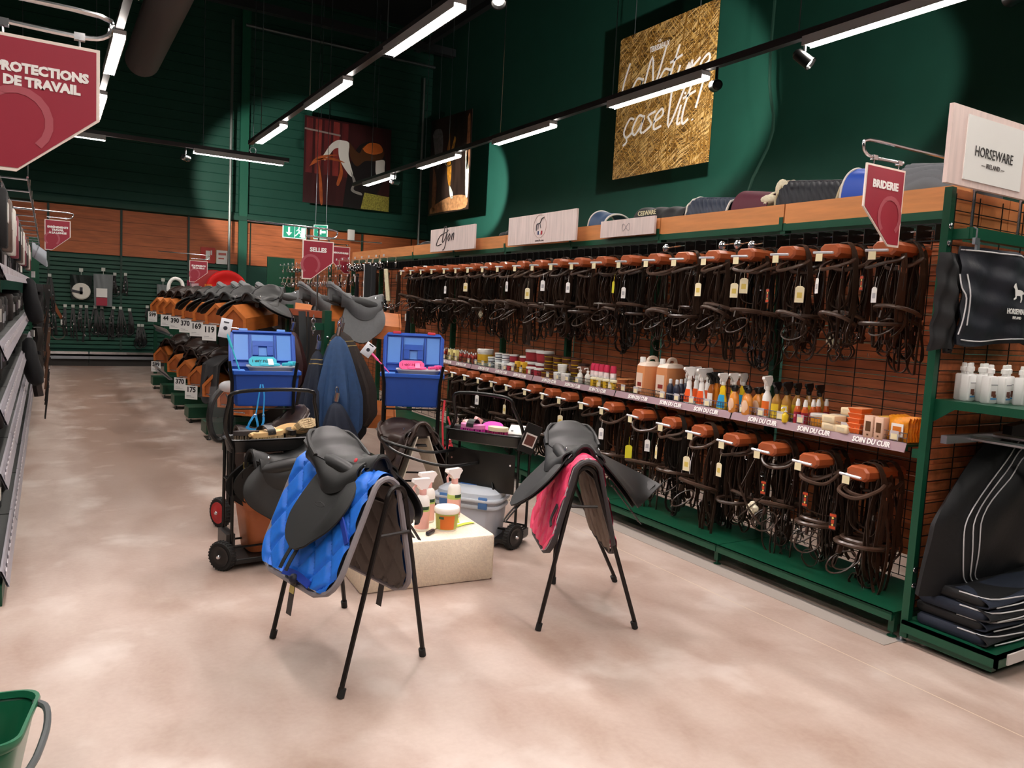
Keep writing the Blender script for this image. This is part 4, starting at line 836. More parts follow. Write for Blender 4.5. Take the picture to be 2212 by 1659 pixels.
def pad(name, label, mtx, L, W, a, mo, mi, mb, fwd=0, cell=.085, binding2=None):
    t = thing(name, label, 'saddle pad'); t.matrix_basis = mtx
    def P(u, v, off):      # u along spine 0 rear..1 front ; v 0..1 across
        q = (2*v-1); d = abs(q)*W; s = 1 if q > 0 else -1
        w_ = d/W; r = .10
        xr, xf = -L/2, L/2
        rho = .13; e0 = max(0, d-(W-rho))/rho; ins = rho*(1-math.sqrt(max(0, 1-e0*e0)))
        x = (xr+(xf-xr)*u)*(1-2*ins/L)+fwd*w_
        if d < .07: y = s*d*.8; z = .0-.03*(d/.07)**2
        else: e = d-.07; y = s*(.056+e*sin(a)); z = -.03-e*cos(a)
        nx = (0, s*cos(a), sin(a)) if d > .07 else (0, 0, 1)
        return V((x, y, z))+V(nx)*off
    def q_(u, v):
        x = u*L; y = (2*v-1)*W
        p, r = (x/cell/1.0+y/cell/1.5), (x/cell/1.0-y/cell/1.5)
        g = min(abs(sin(pi*p*.62)), abs(sin(pi*r*.62))); return .017*(1-(1-min(1, g*1.5))**2)
    B().grid(lambda u, v: P(.02+.96*u, .015+.97*v, .004+q_(u, v)), 80, 150, 0).build('quilted_face', mo, t)
    B().grid(lambda u, v: P(.02+.96*u, .015+.97*(1-v), -.004-q_(u, 1-v)*.7), 56, 110, 0).build('lining', mi, t)
    n = 40; rim = [P(i/n, 0, 0) for i in range(n+1)]+[P(1, i/n, 0) for i in range(1, n+1)]+[P(1-i/n, 1, 0) for i in range(1, n+1)]+[P(0, 1-i/n, 0) for i in range(1, n)]
    B().tube(rim, .0125, 7, True).build('binding', mb, t)
    if binding2:
        rim2 = [P(.965, i/n, .012) for i in range(0, n+1)]
        B().tube(rim2, .004, 5).build('white_piping', binding2, t)
    return t, P
RAILM = mat('17110f', .35, .3)
def trestle(label, legs, f, top):
    # legs: world feet FL FR BL BR ; top: (front centre, rear centre, half width, z)
    fc, rc, hw, z = top; fc = (fc[0], fc[1], 0); rc = (rc[0], rc[1], 0); c = (V(fc)+V(rc))/2; t = thing('saddle_trestle', label, 'saddle stand', (c.x, c.y, 0), 0, 'folding saddle trestles')
    ax = (V(fc)-V(rc)).normalized(); sd = ax.cross(V((0, 0, 1)))    # right hand side when facing forward
    for nm, e, L_, R_ in (('front', fc, legs[0], legs[1]), ('rear', rc, legs[2], legs[3])):
        e = V((e[0], e[1], z)); P = []
        lf, rg = V((*L_, .0)), V((*R_, .0))
        dl = (lf-e); dl.z = 0; dl.normalize()
        arch = [e+dl*hw*cos(q)*1.0+V((0, 0, 1))*(hw*1.05*sin(q)) for q in [pi*i/12 for i in range(13)]]
        B().tube(arch, .011, 8).build('arch', RAILM, t, True)
        for foot, st in ((lf, arch[0]), (rg, arch[-1])):
            g = B().tube([st, foot+V((0, 0, .02))], .011, 8).build('leg', RAILM, t, True)
            B().tube([foot+(st-foot)*.05, foot+V((0, 0, .002))], .0155, 10).build('rubber_foot', RUB, g, True)
    for s in (-1, 1):
        o = sd*s*hw*.9+V((0, 0, z))
        B().tube([V((rc[0], rc[1], 0))+o, V((fc[0], fc[1], 0))+o], .009, 8).build('top_rail', RAILM, t, True)
    B().tube([V((fc[0], fc[1], z-.14))-sd*hw*1.3, V((fc[0], fc[1], z-.14))+sd*hw*1.3], .008, 6).build('cross_bar', RAILM, t, True)
    return t
# near trestle with the blue pad
f1 = V((.22, -.975, 0)).normalized()
fc, rc = (1.235, 2.93), (1.105, 3.53)
trestle('saddle trestle with black legs under the blue quilted pad', [(.986, 2.82), (1.433, 3.028), (.885, 3.479), (1.30, 3.70)], f1, (fc, rc, .055, .745))
c1 = (V(fc)+V(rc))/2
ang1 = math.atan2(f1.y, f1.x)
BLUE = mat('1e74e2', .5, 0, .06, 60, .15, 600); LIN = mat('5d534e', .75, 0, .06, 60); GRB = mat('8a8388', .6)
p1, PF = pad('saddle_pad', 'bright blue quilted saddle pad with grey binding on the near trestle', M4.Translation(V((c1.x-.035, c1.y+.035, .835))) @ M4.Rotation(ang1, 4, 'Z') @ M4.Rotation(R(-8), 4, 'X'), .64, .56, R(17), BLUE, LIN, GRB, fwd=.03)
s1 = saddle('saddle', 'large black general purpose saddle with red stud on the blue pad', R(30), SB, SF, SP, mtx=M4.Translation(V((c1.x-.01, c1.y+.01, .785))) @ M4.Rotation(ang1+.05, 4, 'Z') @ M4.Rotation(R(-6), 4, 'X') @ M4.Scale(.9, 4), a_pos=R(44), flare=.05, flapL=.47, badge=mat('d03a44', .3), fwd=.06)
for v_, z_ in ((.2, 0),):
    o = B().strap([PF(.97, .21, .02), PF(.86, .28, .035), PF(.78, .30, .03)], .026, .006, side=(1, 0, .5), k=3).build('billet_loop', mat('1238a0', .6), p1)
    B().strap([PF(.42, .975, .03), PF(.6, .965, .03), PF(.78, .975, .03)], .03, .006, side=(0, .4, 1), k=3).strap([PF(.42, .025, .03), PF(.6, .035, .03), PF(.82, .025, .03)], .03, .006, side=(0, .4, 1), k=3).build('girth_loop', mat('1238a0', .6), p1)
    q = PF(.62, .01, .03); q2 = PF(.62, .99, .03)
    for qq in (q, q2):
        g = B().strap([qq+V((0, 0, .02)), qq+V((0, 0, -.14))], .04, .002, side=(1, 0, 0), k=0).build('swing_tag', mat('33302e', .5), p1)
        B().strap([qq+V((0, .002 if qq is q2 else -.002, -.02)), qq+V((0, .002 if qq is q2 else -.002, -.05))], .036, .002, side=(1, 0, 0), k=0).build('gold_patch', mat('b8a45a', .4), g)
    B().ball(tuple(q+V((0, 0, .01))), .022, 8, 5).build('strap_knot', mat('16182a', .5), p1)
# the loop mark on the flap
def flapmark(sd, mtx_parent, a, L, d=.24, x=.03, col=SP):
    s = sd; P = []
    for i in range(14):
        q = 2*pi*i/14; xx = x+.034*cos(q)*(1+.2*cos(2*q)); dd = d+.011*sin(q)
        P.append((xx, s*(.052+dd*sin(a)+.027*cos(a)), .072-dd*cos(a)+.027*sin(a)))
    return B().tube(P, .0022, 5, True).build('stitched_mark', col, mtx_parent)
for s in (-1, 1): flapmark(s, s1, R(30) if s < 0 else R(44), .46)
# right trestle with the pink pad
fc2, rc2 = (2.245, 2.985), (2.47, 3.52); f2 = (V(fc2)-V(rc2)).normalized(); f2 = V((f2.x, f2.y, 0)); ang2 = math.atan2(f2.y, f2.x)
trestle('saddle trestle with black legs under the pink quilted pad', [(2.06, 3.053), (2.524, 2.873), (2.50, 3.575), (2.86, 3.46)], f2, (fc2, rc2, .05, .76))
c2 = (V(fc2)+V(rc2))/2
PINK = mat('ee3f6c', .5, 0, .06, 60, .15, 600)
p2, PF2 = pad('saddle_pad', 'pink quilted saddle pad with dark binding on the right trestle', M4.Translation(V((c2.x, c2.y-.02, .845))) @ M4.Rotation(ang2, 4, 'Z'), .56, .54, R(14), PINK, mat('84756a', .75, 0, .06, 60), mat('3a3436', .6), binding2=mat('d8d4da', .5))
s2 = saddle('saddle', 'black saddle with wide open flaps on the pink pad', R(40), SB, SF, SP, mtx=M4.Translation(V((c2.x+.01, c2.y-.01, .78))) @ M4.Rotation(ang2, 4, 'Z') @ M4.Scale(.88, 4), flare=.20, flapL=.46, fl_open=.02)
B().strap([PF2(.93, .24, .03), PF2(.9, .17, .035), PF2(.93, .14, .03)], .03, .006, side=(1, 0, 0), k=3).build('brand_strap', mat('14141c', .5), p2)
# ---------------- foam block with bottles ----------------
FOAM = mat('f8ead2', .75, 0, .08, 90, .5, 120)
blk = thing('foam_block', 'cream block plinth holding spray bottles in the middle of the display', 'plinth', (1.84, 4.05, 0), R(-4))
B().rbox((0, .03, .132), (.79, .56, .258), .025, .008, 4).build('block', FOAM, blk)
B().bx(-.385, .385, -.24, .24, 0, .004).build('base_film', mat('7a3a2a', .6), blk)
PKB = mat('f0b8b0', .35); WB = mat('f6f2ec', .35)
def sprayb(lab, x, y, rz):
    t = thing('spray_bottle', lab, 'spray bottle', (x, y, .262), rz, 'spray bottles on the cream block')
    t.scale = (1.35, 1.35, 1.35); t.matrix_basis = TR(x, y, .262, rz, s=1.35)
    B().lathe([(.028, 0), (.031, .004), (.031, .125), (.026, .145), (.014, .155)], n=18).build('body', WB, t)
    B().lathe([(.0315, .01), (.0315, .085)], n=18).build('label', mat('eeb4a8', .45), t)
    B().lathe([(.0318, .085), (.0318, .105)], n=18, sx=1.0).build('green_band', mat('b8cc70', .45), t)
    B().lathe([(.0155, .15), (.0155, .18)], n=12).build('collar', PKB, t)
    B().loft([[(x_, y_, z_) for x_, y_ in ((-a, -.013), (b_, -.013), (b_, .013), (-a, .013))] for z_, a, b_ in ((.178, .016, .016), (.195, .03, .022), (.212, .052, .036), (.225, .048, .026))]).build('trigger_head', mat('fbf4f2', .3), t)
    B().tube([(-.028, 0, .205), (-.046, 0, .185), (-.042, 0, .165)], .006, 6).build('trigger', PKB, t)
    B().strap([(.0318*cos(q), .0318*sin(q), .1) for q in [R(-125+i*8) for i in range(9)]], .014, .001, side=(0, 0, 1), k=0).build('brand_oval', mat('2c4a2c', .5), t)
    return t
sprayb('white and pink spray bottle, right one standing near the grey box', 2.165, 4.22, R(15))
sprayb('white and pink spray bottle standing behind the tub, the tallest looking', 1.965, 4.17, R(10))
sprayb('white and pink spray bottle half hidden behind the blue pad', 1.86, 4.02, R(5))
t = thing('balm_tub', 'white tub with orange and green label on the cream block', 'tub', (2.0, 3.98, .262)); t.matrix_basis = TR(2.0, 3.98, .262, s=1.15)
B().lathe([(.05, 0), (.052, .003), (.06, .095)], n=24).build('body', WB, t); B().lathe([(.063, .093), (.065, .098), (.065, .112), (.061, .118), (.0, .118)], n=24).build('lid', mat('fffaf4', .35), t)
B().lathe([(.0528, .008), (.0602, .088)], n=24).build('label', mat('a8b058', .5), t)
B().grid(lambda u, v: (.0612*cos(R(-150+75*u))*(.9+.1*v), .0612*sin(R(-150+75*u))*(.9+.1*v), .012+.07*v), 8, 4, .001).build('orange_print', mat('d8701e', .5), t)
B().grid(lambda u, v: (.0625*cos(R(-155+25*u)), .0625*sin(R(-155+25*u)), .065+.012*v), 4, 2, .001).build('brand_oval', mat('2c4a2c', .5), t)
t = thing('hoof_pick', 'black hoof pick lying on the cream block before the bottles', 'hoof pick', (1.87, 3.92, .262), R(38))
B().rbox((0, 0, .012), (.085, .024, .02), .01, .004, 4).build('handle', mat('22242e', .3), t); B().tube([(.04, 0, .012), (.1, 0, .014), (.115, .004, .004)], .004, 6).build('pick', CHR, t)
for i, (x, y, r_, lb) in enumerate(((2.13, 4.04, .3, 'white and green sachet lying flat at the block edge'), (2.10, 4.12, 1.2, 'white and green sachet lying half under the other one'))):
    t = thing('sachet', lb, 'sachet', (x, y, .262+.004*i), r_)
    B().grid(lambda u, v: ((u-.5)*.15, (v-.5)*.1, .008*sin(pi*u)**.5*sin(pi*v)**.5+.002), 8, 6, .004).build('packet', WB, t)
    B().grid(lambda u, v: ((u-.5)*.14, (v-.5)*.03-.03, .0105*sin(pi*(.1+.8*u))**.5+.001), 6, 2, .001).build('green_print', mat('c8d84a', .5), t)
# ---------------- grey grooming box ----------------
GB, GBL = mat('b4b8c2', .4), mat('c2c9d2', .38)
gbx = thing('grooming_box', 'pale grey lidded grooming box with blue clips behind the cream block', 'storage box', (2.44, 4.50, .0), R(-50))
gbx.matrix_basis = gbx.matrix_basis @ M4.Diagonal((1.05, 1.05, 1.28, 1))
B().rbox((0, 0, .12), (.42, .26, .24), .06, .006, 5, .9).build('box_body', GB, gbx)
B().rbox((0, 0, .21), (.44, .28, .02), .07, .004, 5).rbox((0, 0, .245), (.46, .30, .016), .08, .004, 5).build('rim', GBL, gbx)
B().loft([[(x*a, y*b_, z) for x, y in [(cos(q)*abs(cos(q))**-.4 if abs(cos(q)) > 1e-6 else 0, sin(q)*abs(sin(q))**-.4 if abs(sin(q)) > 1e-6 else 0) for q in [2*pi*(i+.5)/24 for i in range(24)]]] for z, a, b_ in ((.25, .215, .135), (.275, .21, .13), (.295, .17, .10), (.30, .15, .085))]).build('lid', GBL, gbx)
B().bx(-.075, .075, -.02, .02, .298, .304).build('handle_insert', mat('3f68a8', .4), gbx)
for x in (-.13, .13): B().rbox((x, -.142, .235), (.06, .012, .06), .005, .003, 2).rbox((x, .142, .235), (.06, .012, .06), .005, .003, 2).build('clip', mat('4a78b4', .4), gbx)
# ---------------- grooming trolleys ----------------
def wheel(c, nrm, r, mrim, parent, spokes=True):
    mx = M4.Translation(V(c)) @ V((0, 0, 1)).rotation_difference(V(nrm)).to_matrix().to_4x4()
    wv = B().lathe([(r*.72, -.02), (r*.93, -.022), (r, -.014), (r, .014), (r*.93, .022), (r*.72, .02)], n=28, mtx=mx)
    for k in range(28):
        q = 2*pi*k/28; wv.box((0, 0, 0), (.006, .006, .034), mx @ M4.Translation(V((r*cos(q), r*sin(q), 0))))
    wv = wv.build('wheel', RUB, parent)
    b = B().lathe([(.0, -.025), (r*.70, -.025), (r*.72, .025), (r*.6, .023), (r*.5, .0215), (r*.3, .028), (.0, .028)], n=28, mtx=mx)
    b.build('rim', mrim, wv)
    B().lathe([(.013, .024), (.013, .036), (.008, .042)], n=12, mtx=mx).build('hub_cap', CHR, wv)
    return wv
def trolley(name, label, loc, rz, plate=False, wx=-.05, hubm=None, tray=True, W=.54, h0=0, h1=.54, hz=0):
    t = thing(name, label, 'trolley', loc, rz, 'grooming trolleys')
    T = .0095; D = .17
    for x in (0, W):
        B().tube([(x, 0, .06), (x, 0, .74)], T, 8).build('front_post', BLKM, t); B().tube([(x, D, .06), (x, D, .74)], T, 8).build('rear_post', BLKM, t)
    B().tube([(0, 0, .7), (h0-.005, -.03, .82), (h0-.0, -.07, .93+hz), (h0+.05, -.09, 1.0+hz), (h1-.05, -.09, 1.0+hz), (h1, -.07, .93+hz), (h1+.04, -.03, .82), (h1+.05, 0, .74)], .011, 9, k=4).build('handle_loop', BLKM, t)
    for z in (.12, .5 if not plate else .12):
        B().tube([(0, 0, z), (W, 0, z)], .007, 6).tube([(0, D, z), (W, D, z)], .007, 6).tube([(0, 0, z), (0, D, z)], .007, 6).tube([(W, 0, z), (W, D, z)], .007, 6).build('frame_bars', BLKM, t)
    B().rbox((W/2, D/2, .05), (W, D+.1, .03), .02, .004, 3).build('base_plate', BLK, t)
    if tray:
        def rg(z, o, i=5):
            out = []
            for q in range(28):
                an = 2*pi*(q+.5)/28; c_, s_ = cos(an), sin(an); out.append((W/2+(W/2+.03-o)*(abs(c_)**.45)*(1 if c_ > 0 else -1), D/2-.02+(D/2+.02-o)*(abs(s_)**.45)*(1 if s_ > 0 else -1), z))
            return out
        B().loft([rg(.665, .03), rg(.672, .02), rg(.735, .008), rg(.745, -.006), rg(.75, .0), rg(.745, .016), rg(.69, .03)], True).build('tray', BLK, t)
    for y in (.0, D-.02)[:1]: wheel((wx if wx < .2 else wx, y*1.0 if y < .1 else y, .083), (-.82, -.57, 0) if wx < .2 else (.966, -.26, 0), .083, hubm or BLK, t)
    if wx > .2: B().bx(W-.0, W+.02, 0, D, .06, .11).build('axle_bracket', BLK, t)
    else: B().bx(-.03, .02, 0, D, .06, .2).build('axle_bracket', BLK, t)
    if plate:
        B().bx(.02, W-.02, -.012, -.006, .36, .62).build('back_plate', BLKM, t)
        B().tube([(.06, -.02, .60), (-.04, -.20, .60), (-.30, -.26, .64), (-.40, -.2, .655)], .010, 8, k=4).tube([(.25, -.02, .54), (.1, -.22, .53), (-.2, -.30, .59), (-.40, -.2, .655)], .010, 8, k=4).build('saddle_arm', BLKM, t)
        B().tube([(.36, -.015, .42), (.38, -.03, .36), (.35, -.05, .31), (.31, -.06, .30), (.28, -.06, .33)], .006, 7, k=3).build('hook', BLKM, t)
        for x in (.05, W-.05):
            for z in (.32, .55): B().lathe([(.007, -.002), (.007, .004)], n=8, mtx=M4.Translation(V((x, -.013, z))) @ M4.Rotation(R(90), 4, 'X')).build('rivet', CHR, t)
    return t
tl = trolley('grooming_trolley', 'black tubular grooming trolley with wooden brushes and terracotta bucket', (.90, 4.50, 0), R(5), W=.62, h0=-.05, h1=.44, hz=.03)
tr_ = trolley('grooming_trolley', 'black tubular grooming trolley with metal plate and pink brushes', (2.325, 4.67, 0), R(-57), True, .53, h0=.08, h1=.52)
wt = lambda o, p: tuple(wm(o) @ V(p))
# bucket in the left trolley
TER = mat('b3663c', .55, 0, .08, 12)
bk = thing('bucket', 'terracotta plastic bucket standing on the left trolley base', 'bucket', wt(tl, (.27, .13, .067)), R(5))
B().rbox((0, 0, .14), (.38, .26, .28), .05, .004, 5, .82).build('bucket_body', TER, bk); B().rbox((0, 0, .29), (.42, .30, .06), .055, .004, 5, .94).rbox((0, 0, .335), (.435, .315, .032), .06, .004, 5).build('rim', TER, bk)
# black saddle hanging on the left trolley front
s3 = saddle('saddle', 'black saddle with small brand badge hung on the left trolley', R(13), SB, SF, SP, mtx=M4.Translation(V(wt(tl, (.24, -.08, .565)))) @ M4.Rotation(R(194), 4, 'Z') @ M4.Scale(.9, 4) @ M4.Rotation(R(-4), 4, 'Y') @ M4.Rotation(R(0), 4, 'X'), flapL=.40, fwd=.12)
B().strap([(.02, .165, -.16), (-.045, .165, -.13)], .015, .003, side=(0, .3, 1), k=0).build('brand_badge', mat('d4d4d4', .4), s3)
# padlock on the tray
t = thing('padlock', 'small brass padlock hanging under the left trolley tray', 'padlock', wt(tl, (.07, -.03, .60)), R(20))
B().rbox((0, 0, 0), (.045, .018, .038), .004, .002, 2).build('lock_body', mat('c8b468', .3, .8), t); B().tube([(-.014, 0, .018), (-.014, 0, .045), (.014, 0, .045), (.014, 0, .018)], .004, 6, k=3).tube([(-.03, 0, -.02), (-.03, 0, -.07)], .003, 5).build('shackle', CHR, t)
# brushes
WD = mat('e3bd86', .4, 0, .08, 20); BRI = mat('b9a27c', .8, 0, .35, 200); BRI2 = mat('6d5d4a', .8, 0, .5, 250)
def brush(lab, p, rz, L, W_, m, bm, strap=False, handle=False, up=False, tilt=0):
    t = thing('grooming_brush', lab, 'brush', p, rz); t.matrix_basis = TR(p[0], p[1], p[2]+.008, rz, s=1.2); mx = M4.Rotation(tilt, 4, 'X')
    pts = [(L/2*cos(q), W_/2*sin(q)) for q in [2*pi*i/24 for i in range(24)]]
    if not handle: pts = [(x*(abs(x/(L/2))**-.25 if abs(x) > 1e-3 else 1), y) for x, y in pts]
    B().prism(pts, 0, .022, mx, True).build('brush_back', m, t)
    b = B(); n = 14 if L > .15 else 10
    for i in range(n):
        for k in range(5):
            x = (i/(n-1)-.5)*L*.86; y = (k/4-.5)*W_*.8*math.sqrt(max(.05, 1-(x/(L/2))**2)); z0, z1 = (.022, .05) if up else (-.028, 0)
            b.box((x+rnd.uniform(-.002, .002), y, (z0+z1)/2), (L*.055, W_*.15, z1-z0), mx)
    b.build('bristles', bm, t)
    if strap: B().strap([(0, -W_*.52, .01), (0, -W_*.4, .035), (0, 0, .05), (0, W_*.4, .035), (0, W_*.52, .01)], .045, .003, side=(1, 0, 0), k=4, mtx=mx).build('hand_strap', BLK, t)
    if handle: B().loft([[(x, w_*cos(q), .011+.010*sin(q)) for q in [2*pi*i/10 for i in range(10)]] for x, w_ in ((-L/2+.01, .02), (-L/2-.05, .011), (-L/2-.14, .014), (-L/2-.17, .008))], mtx=mx).build('handle', m, t)
    return t
brush('oval wooden body brush with black hand strap on the left trolley tray', wt(tl, (.20, .05, .745)), R(24), .19, .095, WD, BRI, True)
brush('long wooden brush with slim handle lying across the left trolley tray', wt(tl, (.36, .17, .755)), R(36), .2, .05, WD, BRI2, False, True, tilt=R(65))
brush('wooden brush with pale stiff bristles up at the tray right end', wt(tl, (.44, .12, .765)), R(42), .17, .06, WD, BRI, up=True, tilt=R(50))
brush('dark brush lying beneath the bristle brush on the left tray', wt(tl, (.36, .08, .745)), R(80), .12, .05, BLK, BRI2)
brush('long thin dark comb at the left front of the left tray', wt(tl, (.08, .03, .755)), R(0), .12, .03, mat('3a3434', .5), BRI2)
MAG = mat('d83fae', .4); PK = mat('f08cc0', .4); SPK = mat('f0b4b0', .7)
brush('bright magenta oval brush on the right trolley tray', wt(tr_, (.28, .13, .745)), R(-57), .13, .07, MAG, PK, tilt=R(40))
brush('cream and pink round brush on the right trolley tray front', wt(tr_, (.36, .04, .75)), R(-57), .12, .07, mat('f0dcb8', .4), mat('b82a6c', .5))
brush('pink body brush with black handle strap on the right trolley tray', wt(tr_, (.16, .06, .745)), R(-57), .15, .08, PK, MAG, True)
for i, p in enumerate(((.06, .15, .76), (.13, .18, .785))):
    tag(B().rbox((0, 0, 0), (.06, .05, .045), .006, .004, 3, mtx=M4.Translation(V(wt(tr_, p))) @ M4.Rotation(.4+i, 4, 'Z') @ M4.Rotation(.5, 4, 'X')).build('sponge', SPK), ('pale pink sponge block at the left end of the pink tray', 'pale pink sponge block leaning on top of another sponge')[i], 'sponge')
t = thing('product_card', 'white printed pack with black spots on the right trolley tray', 'pack', wt(tr_, (.48, .10, .765)), R(-50)); B().rbox((0, 0, 0), (.13, .02, .09), .006, .003, 2, mtx=M4.Rotation(R(-55), 4, 'X')).build('pack', WHT, t)
for k in range(7): B().ball((rnd.uniform(-.05, .05), -.012+rnd.uniform(0, .004), rnd.uniform(-.02, .03)), .007, 6, 4, M4.Rotation(R(-55), 4, 'X'), (1.4, .2, .8)).build('spot', BLK, t)
t = thing('boxed_pack', 'black boxed pack with pictured frame hanging off the right trolley', 'box', wt(tr_, (.62, -.02, .745)), R(-20))
MXB = M4.Rotation(R(20), 4, 'Y'); B().box((0, 0, 0), (.10, .03, .19), MXB).build('carton', BLK, t); B().box((0, -.016, -.01), (.075, .002, .085), MXB).build('frame_print', mat('d8d0cc', .5), t); B().box((0, -.0175, -.01), (.06, .002, .065), MXB).build('picture_print', mat('5a3028', .5), t)
# ---------------- rear trolleys with the blue tool boxes ----------------
def rear(label, loc, rz, hubm):
    t = thing('toolbox_trolley', label, 'trolley', loc, rz, 'trolleys carrying blue boxes'); W = .40
    for x in (0, W): B().tube([(x, 0, .03), (x, 0, .98), (x-.02 if x == 0 else x+.02, 0, 1.12)], .012, 8).build('post', BLKM, t)
    for x in (0, W): B().tube([(x, .3, .03), (x, .3, .86)], .010, 8).build('rear_post', BLKM, t)
    B().tube([(0, 0, .27), (W, 0, .27)], .008, 6).tube([(0, .3, .27), (W, .3, .27)], .008, 6).tube([(0, 0, .27), (0, .3, .27)], .008, 6).tube([(W, 0, .27), (W, .3, .27)], .008, 6).build('frame_bars', BLKM, t)
    B().tube([(0, 0, .80), (W, 0, .80)], .007, 6).tube([(0, .3, .80), (W, .3, .80)], .007, 6).tube([(-.02, 0, .86), (-.02, .3, .86)], .007, 6).build('box_support', BLKM, t)
    B().tube([(.05, 0, .6), (.05, -.35, .60)], .010, 8).tube([(W-.05, 0, .6), (W-.05, -.35, .60)], .010, 8).tube([(.05, -.35, .60), (W-.05, -.35, .60)], .010, 8).build('saddle_arm', BLKM, t)
    for y in ((-.02,) if hubm is not BLK else (0, .3)): wheel((-.06 if hubm is not BLK else W+.04, y, .1), (-.85, -.5, 0) if hubm is not BLK else (1, 0, 0), .10, hubm, t)
    return t
rl = rear('black trolley with red hubbed wheels carrying the left blue box', (1.06, 5.38, 0), R(-8), mat('c01c24', .4))
rr_ = rear('black trolley carrying the right blue box with pink tools', (2.09, 5.26, 0), R(-24), BLK)
BXB, BXL, BXI = mat('1d479c', .42, 0, .04, 20), mat('2254b4', .4), mat('5a90dc', .35)
def toolbox(label, trl, ox, lidang, latch):
    rz = math.atan2(wm(trl)[1][0], wm(trl)[0][0]); t = thing('tool_box', label, 'tool box', wt(trl, (ox, .14, .815)), rz, 'open blue grooming boxes')
    w_, d_ = .44, .27
    def ring(a, z, ins=0): return [((x*a)*w_/2-(ins if x > 0 else -ins), (y*a)*d_/2-(ins if y > 0 else -ins), z) for x, y in ((1, .8), (.9, 1), (-.9, 1), (-1, .8), (-1, -.8), (-.9, -1), (.9, -1), (1, -.8))]
    B().loft([ring(.88, 0), ring(.9, .01), ring(1, .225), ring(1.0, .225, .012), ring(.9, .02, .012)], False, True).build('box_body', BXB, t)
    B().loft([ring(1.05, .215), ring(1.06, .22), ring(1.06, .24), ring(.99, .242), ring(.98, .22)], False, False).build('rim', BXL, t)
    mx = M4.Translation(V((0, d_/2+.005, .24))) @ M4.Rotation(lidang, 4, 'X')     # lid: local y outward from hinge, opened up
    def lr(a, z): return [(x*a*w_/2, .14+y*a*.145, z) for x, y in ((1, .75), (.85, 1), (-.85, 1), (-1, .75), (-1, -1), (1, -1))]
    ld = B().loft([lr(1.04, 0), lr(1.04, -.03), lr(.92, -.06), lr(.6, -.065)], False, True, mx).build('lid', BXL, t)
    b = B(); b.bx(-.205, .205, .0, .012, 0, .02, mx).bx(-.205, .205, .268, .28, 0, .02, mx).bx(-.215, -.203, 0, .26, 0, .02, mx).bx(.203, .215, 0, .26, 0, .02, mx).bx(-.09, -.08, .02, .25, 0, .02, mx).bx(.08, .09, .02, .25, 0, .02, mx).bx(-.2, .2, .05, .056, 0, .016, mx).bx(-.07, -.03, .09, .2, 0, .022, mx).bx(.03, .07, .09, .2, 0, .022, mx).bx(-.07, .07, .16, .2, 0, .024, mx); b.build('lid_ribs', BXL, ld)
    b = B()
    for x0, x1 in ((-.195, -.098), (-.075, .075), (.098, .195)): b.bx(x0, x1, .06, .255, .001, .005, mx)
    b.bx(-.028, .028, .09, .15, .005, .012, mx); b.build('lid_panels', BXI, ld)
    for x in (-.13, .13): B().rbox((0, 0, 0), (.06, .02, .035), .005, .003, 2, mtx=mx @ M4.Translation(V((x, .29, .0)))).build('latch', latch, t)
    g = mat('aeb0b8', .4); 
    def tr2(a, z): return [(.04+x*a*.16, -.01+y*a*.09, z) for x, y in [(abs(cos(q))**.6*(1 if cos(q) > 0 else -1), abs(sin(q))**.6*(1 if sin(q) > 0 else -1)) for q in [2*pi*(i+.5)/20 for i in range(20)]]]
    B().loft([tr2(.85, .225), tr2(1, .262), tr2(1.03, .262), tr2(1.03, .27), tr2(.96, .27), tr2(.82, .235)]).build('inner_tray', g, t)
    B().bx(-.21, -.13, -.12, .11, .225, .232).build('compartment_cover', BXI, t)
    return t
tbl = toolbox('open blue plastic tool box with turquoise grooming tools', rl, .22, R(62), BXI)
tbr = toolbox('open blue plastic tool box with red latches and pink tools', rr_, .20, R(80), mat('b81c34', .4))
TQ, TQ2 = mat('3cc0d8', .4), mat('28a8c4', .4); HP = mat('ee4f8c', .4)
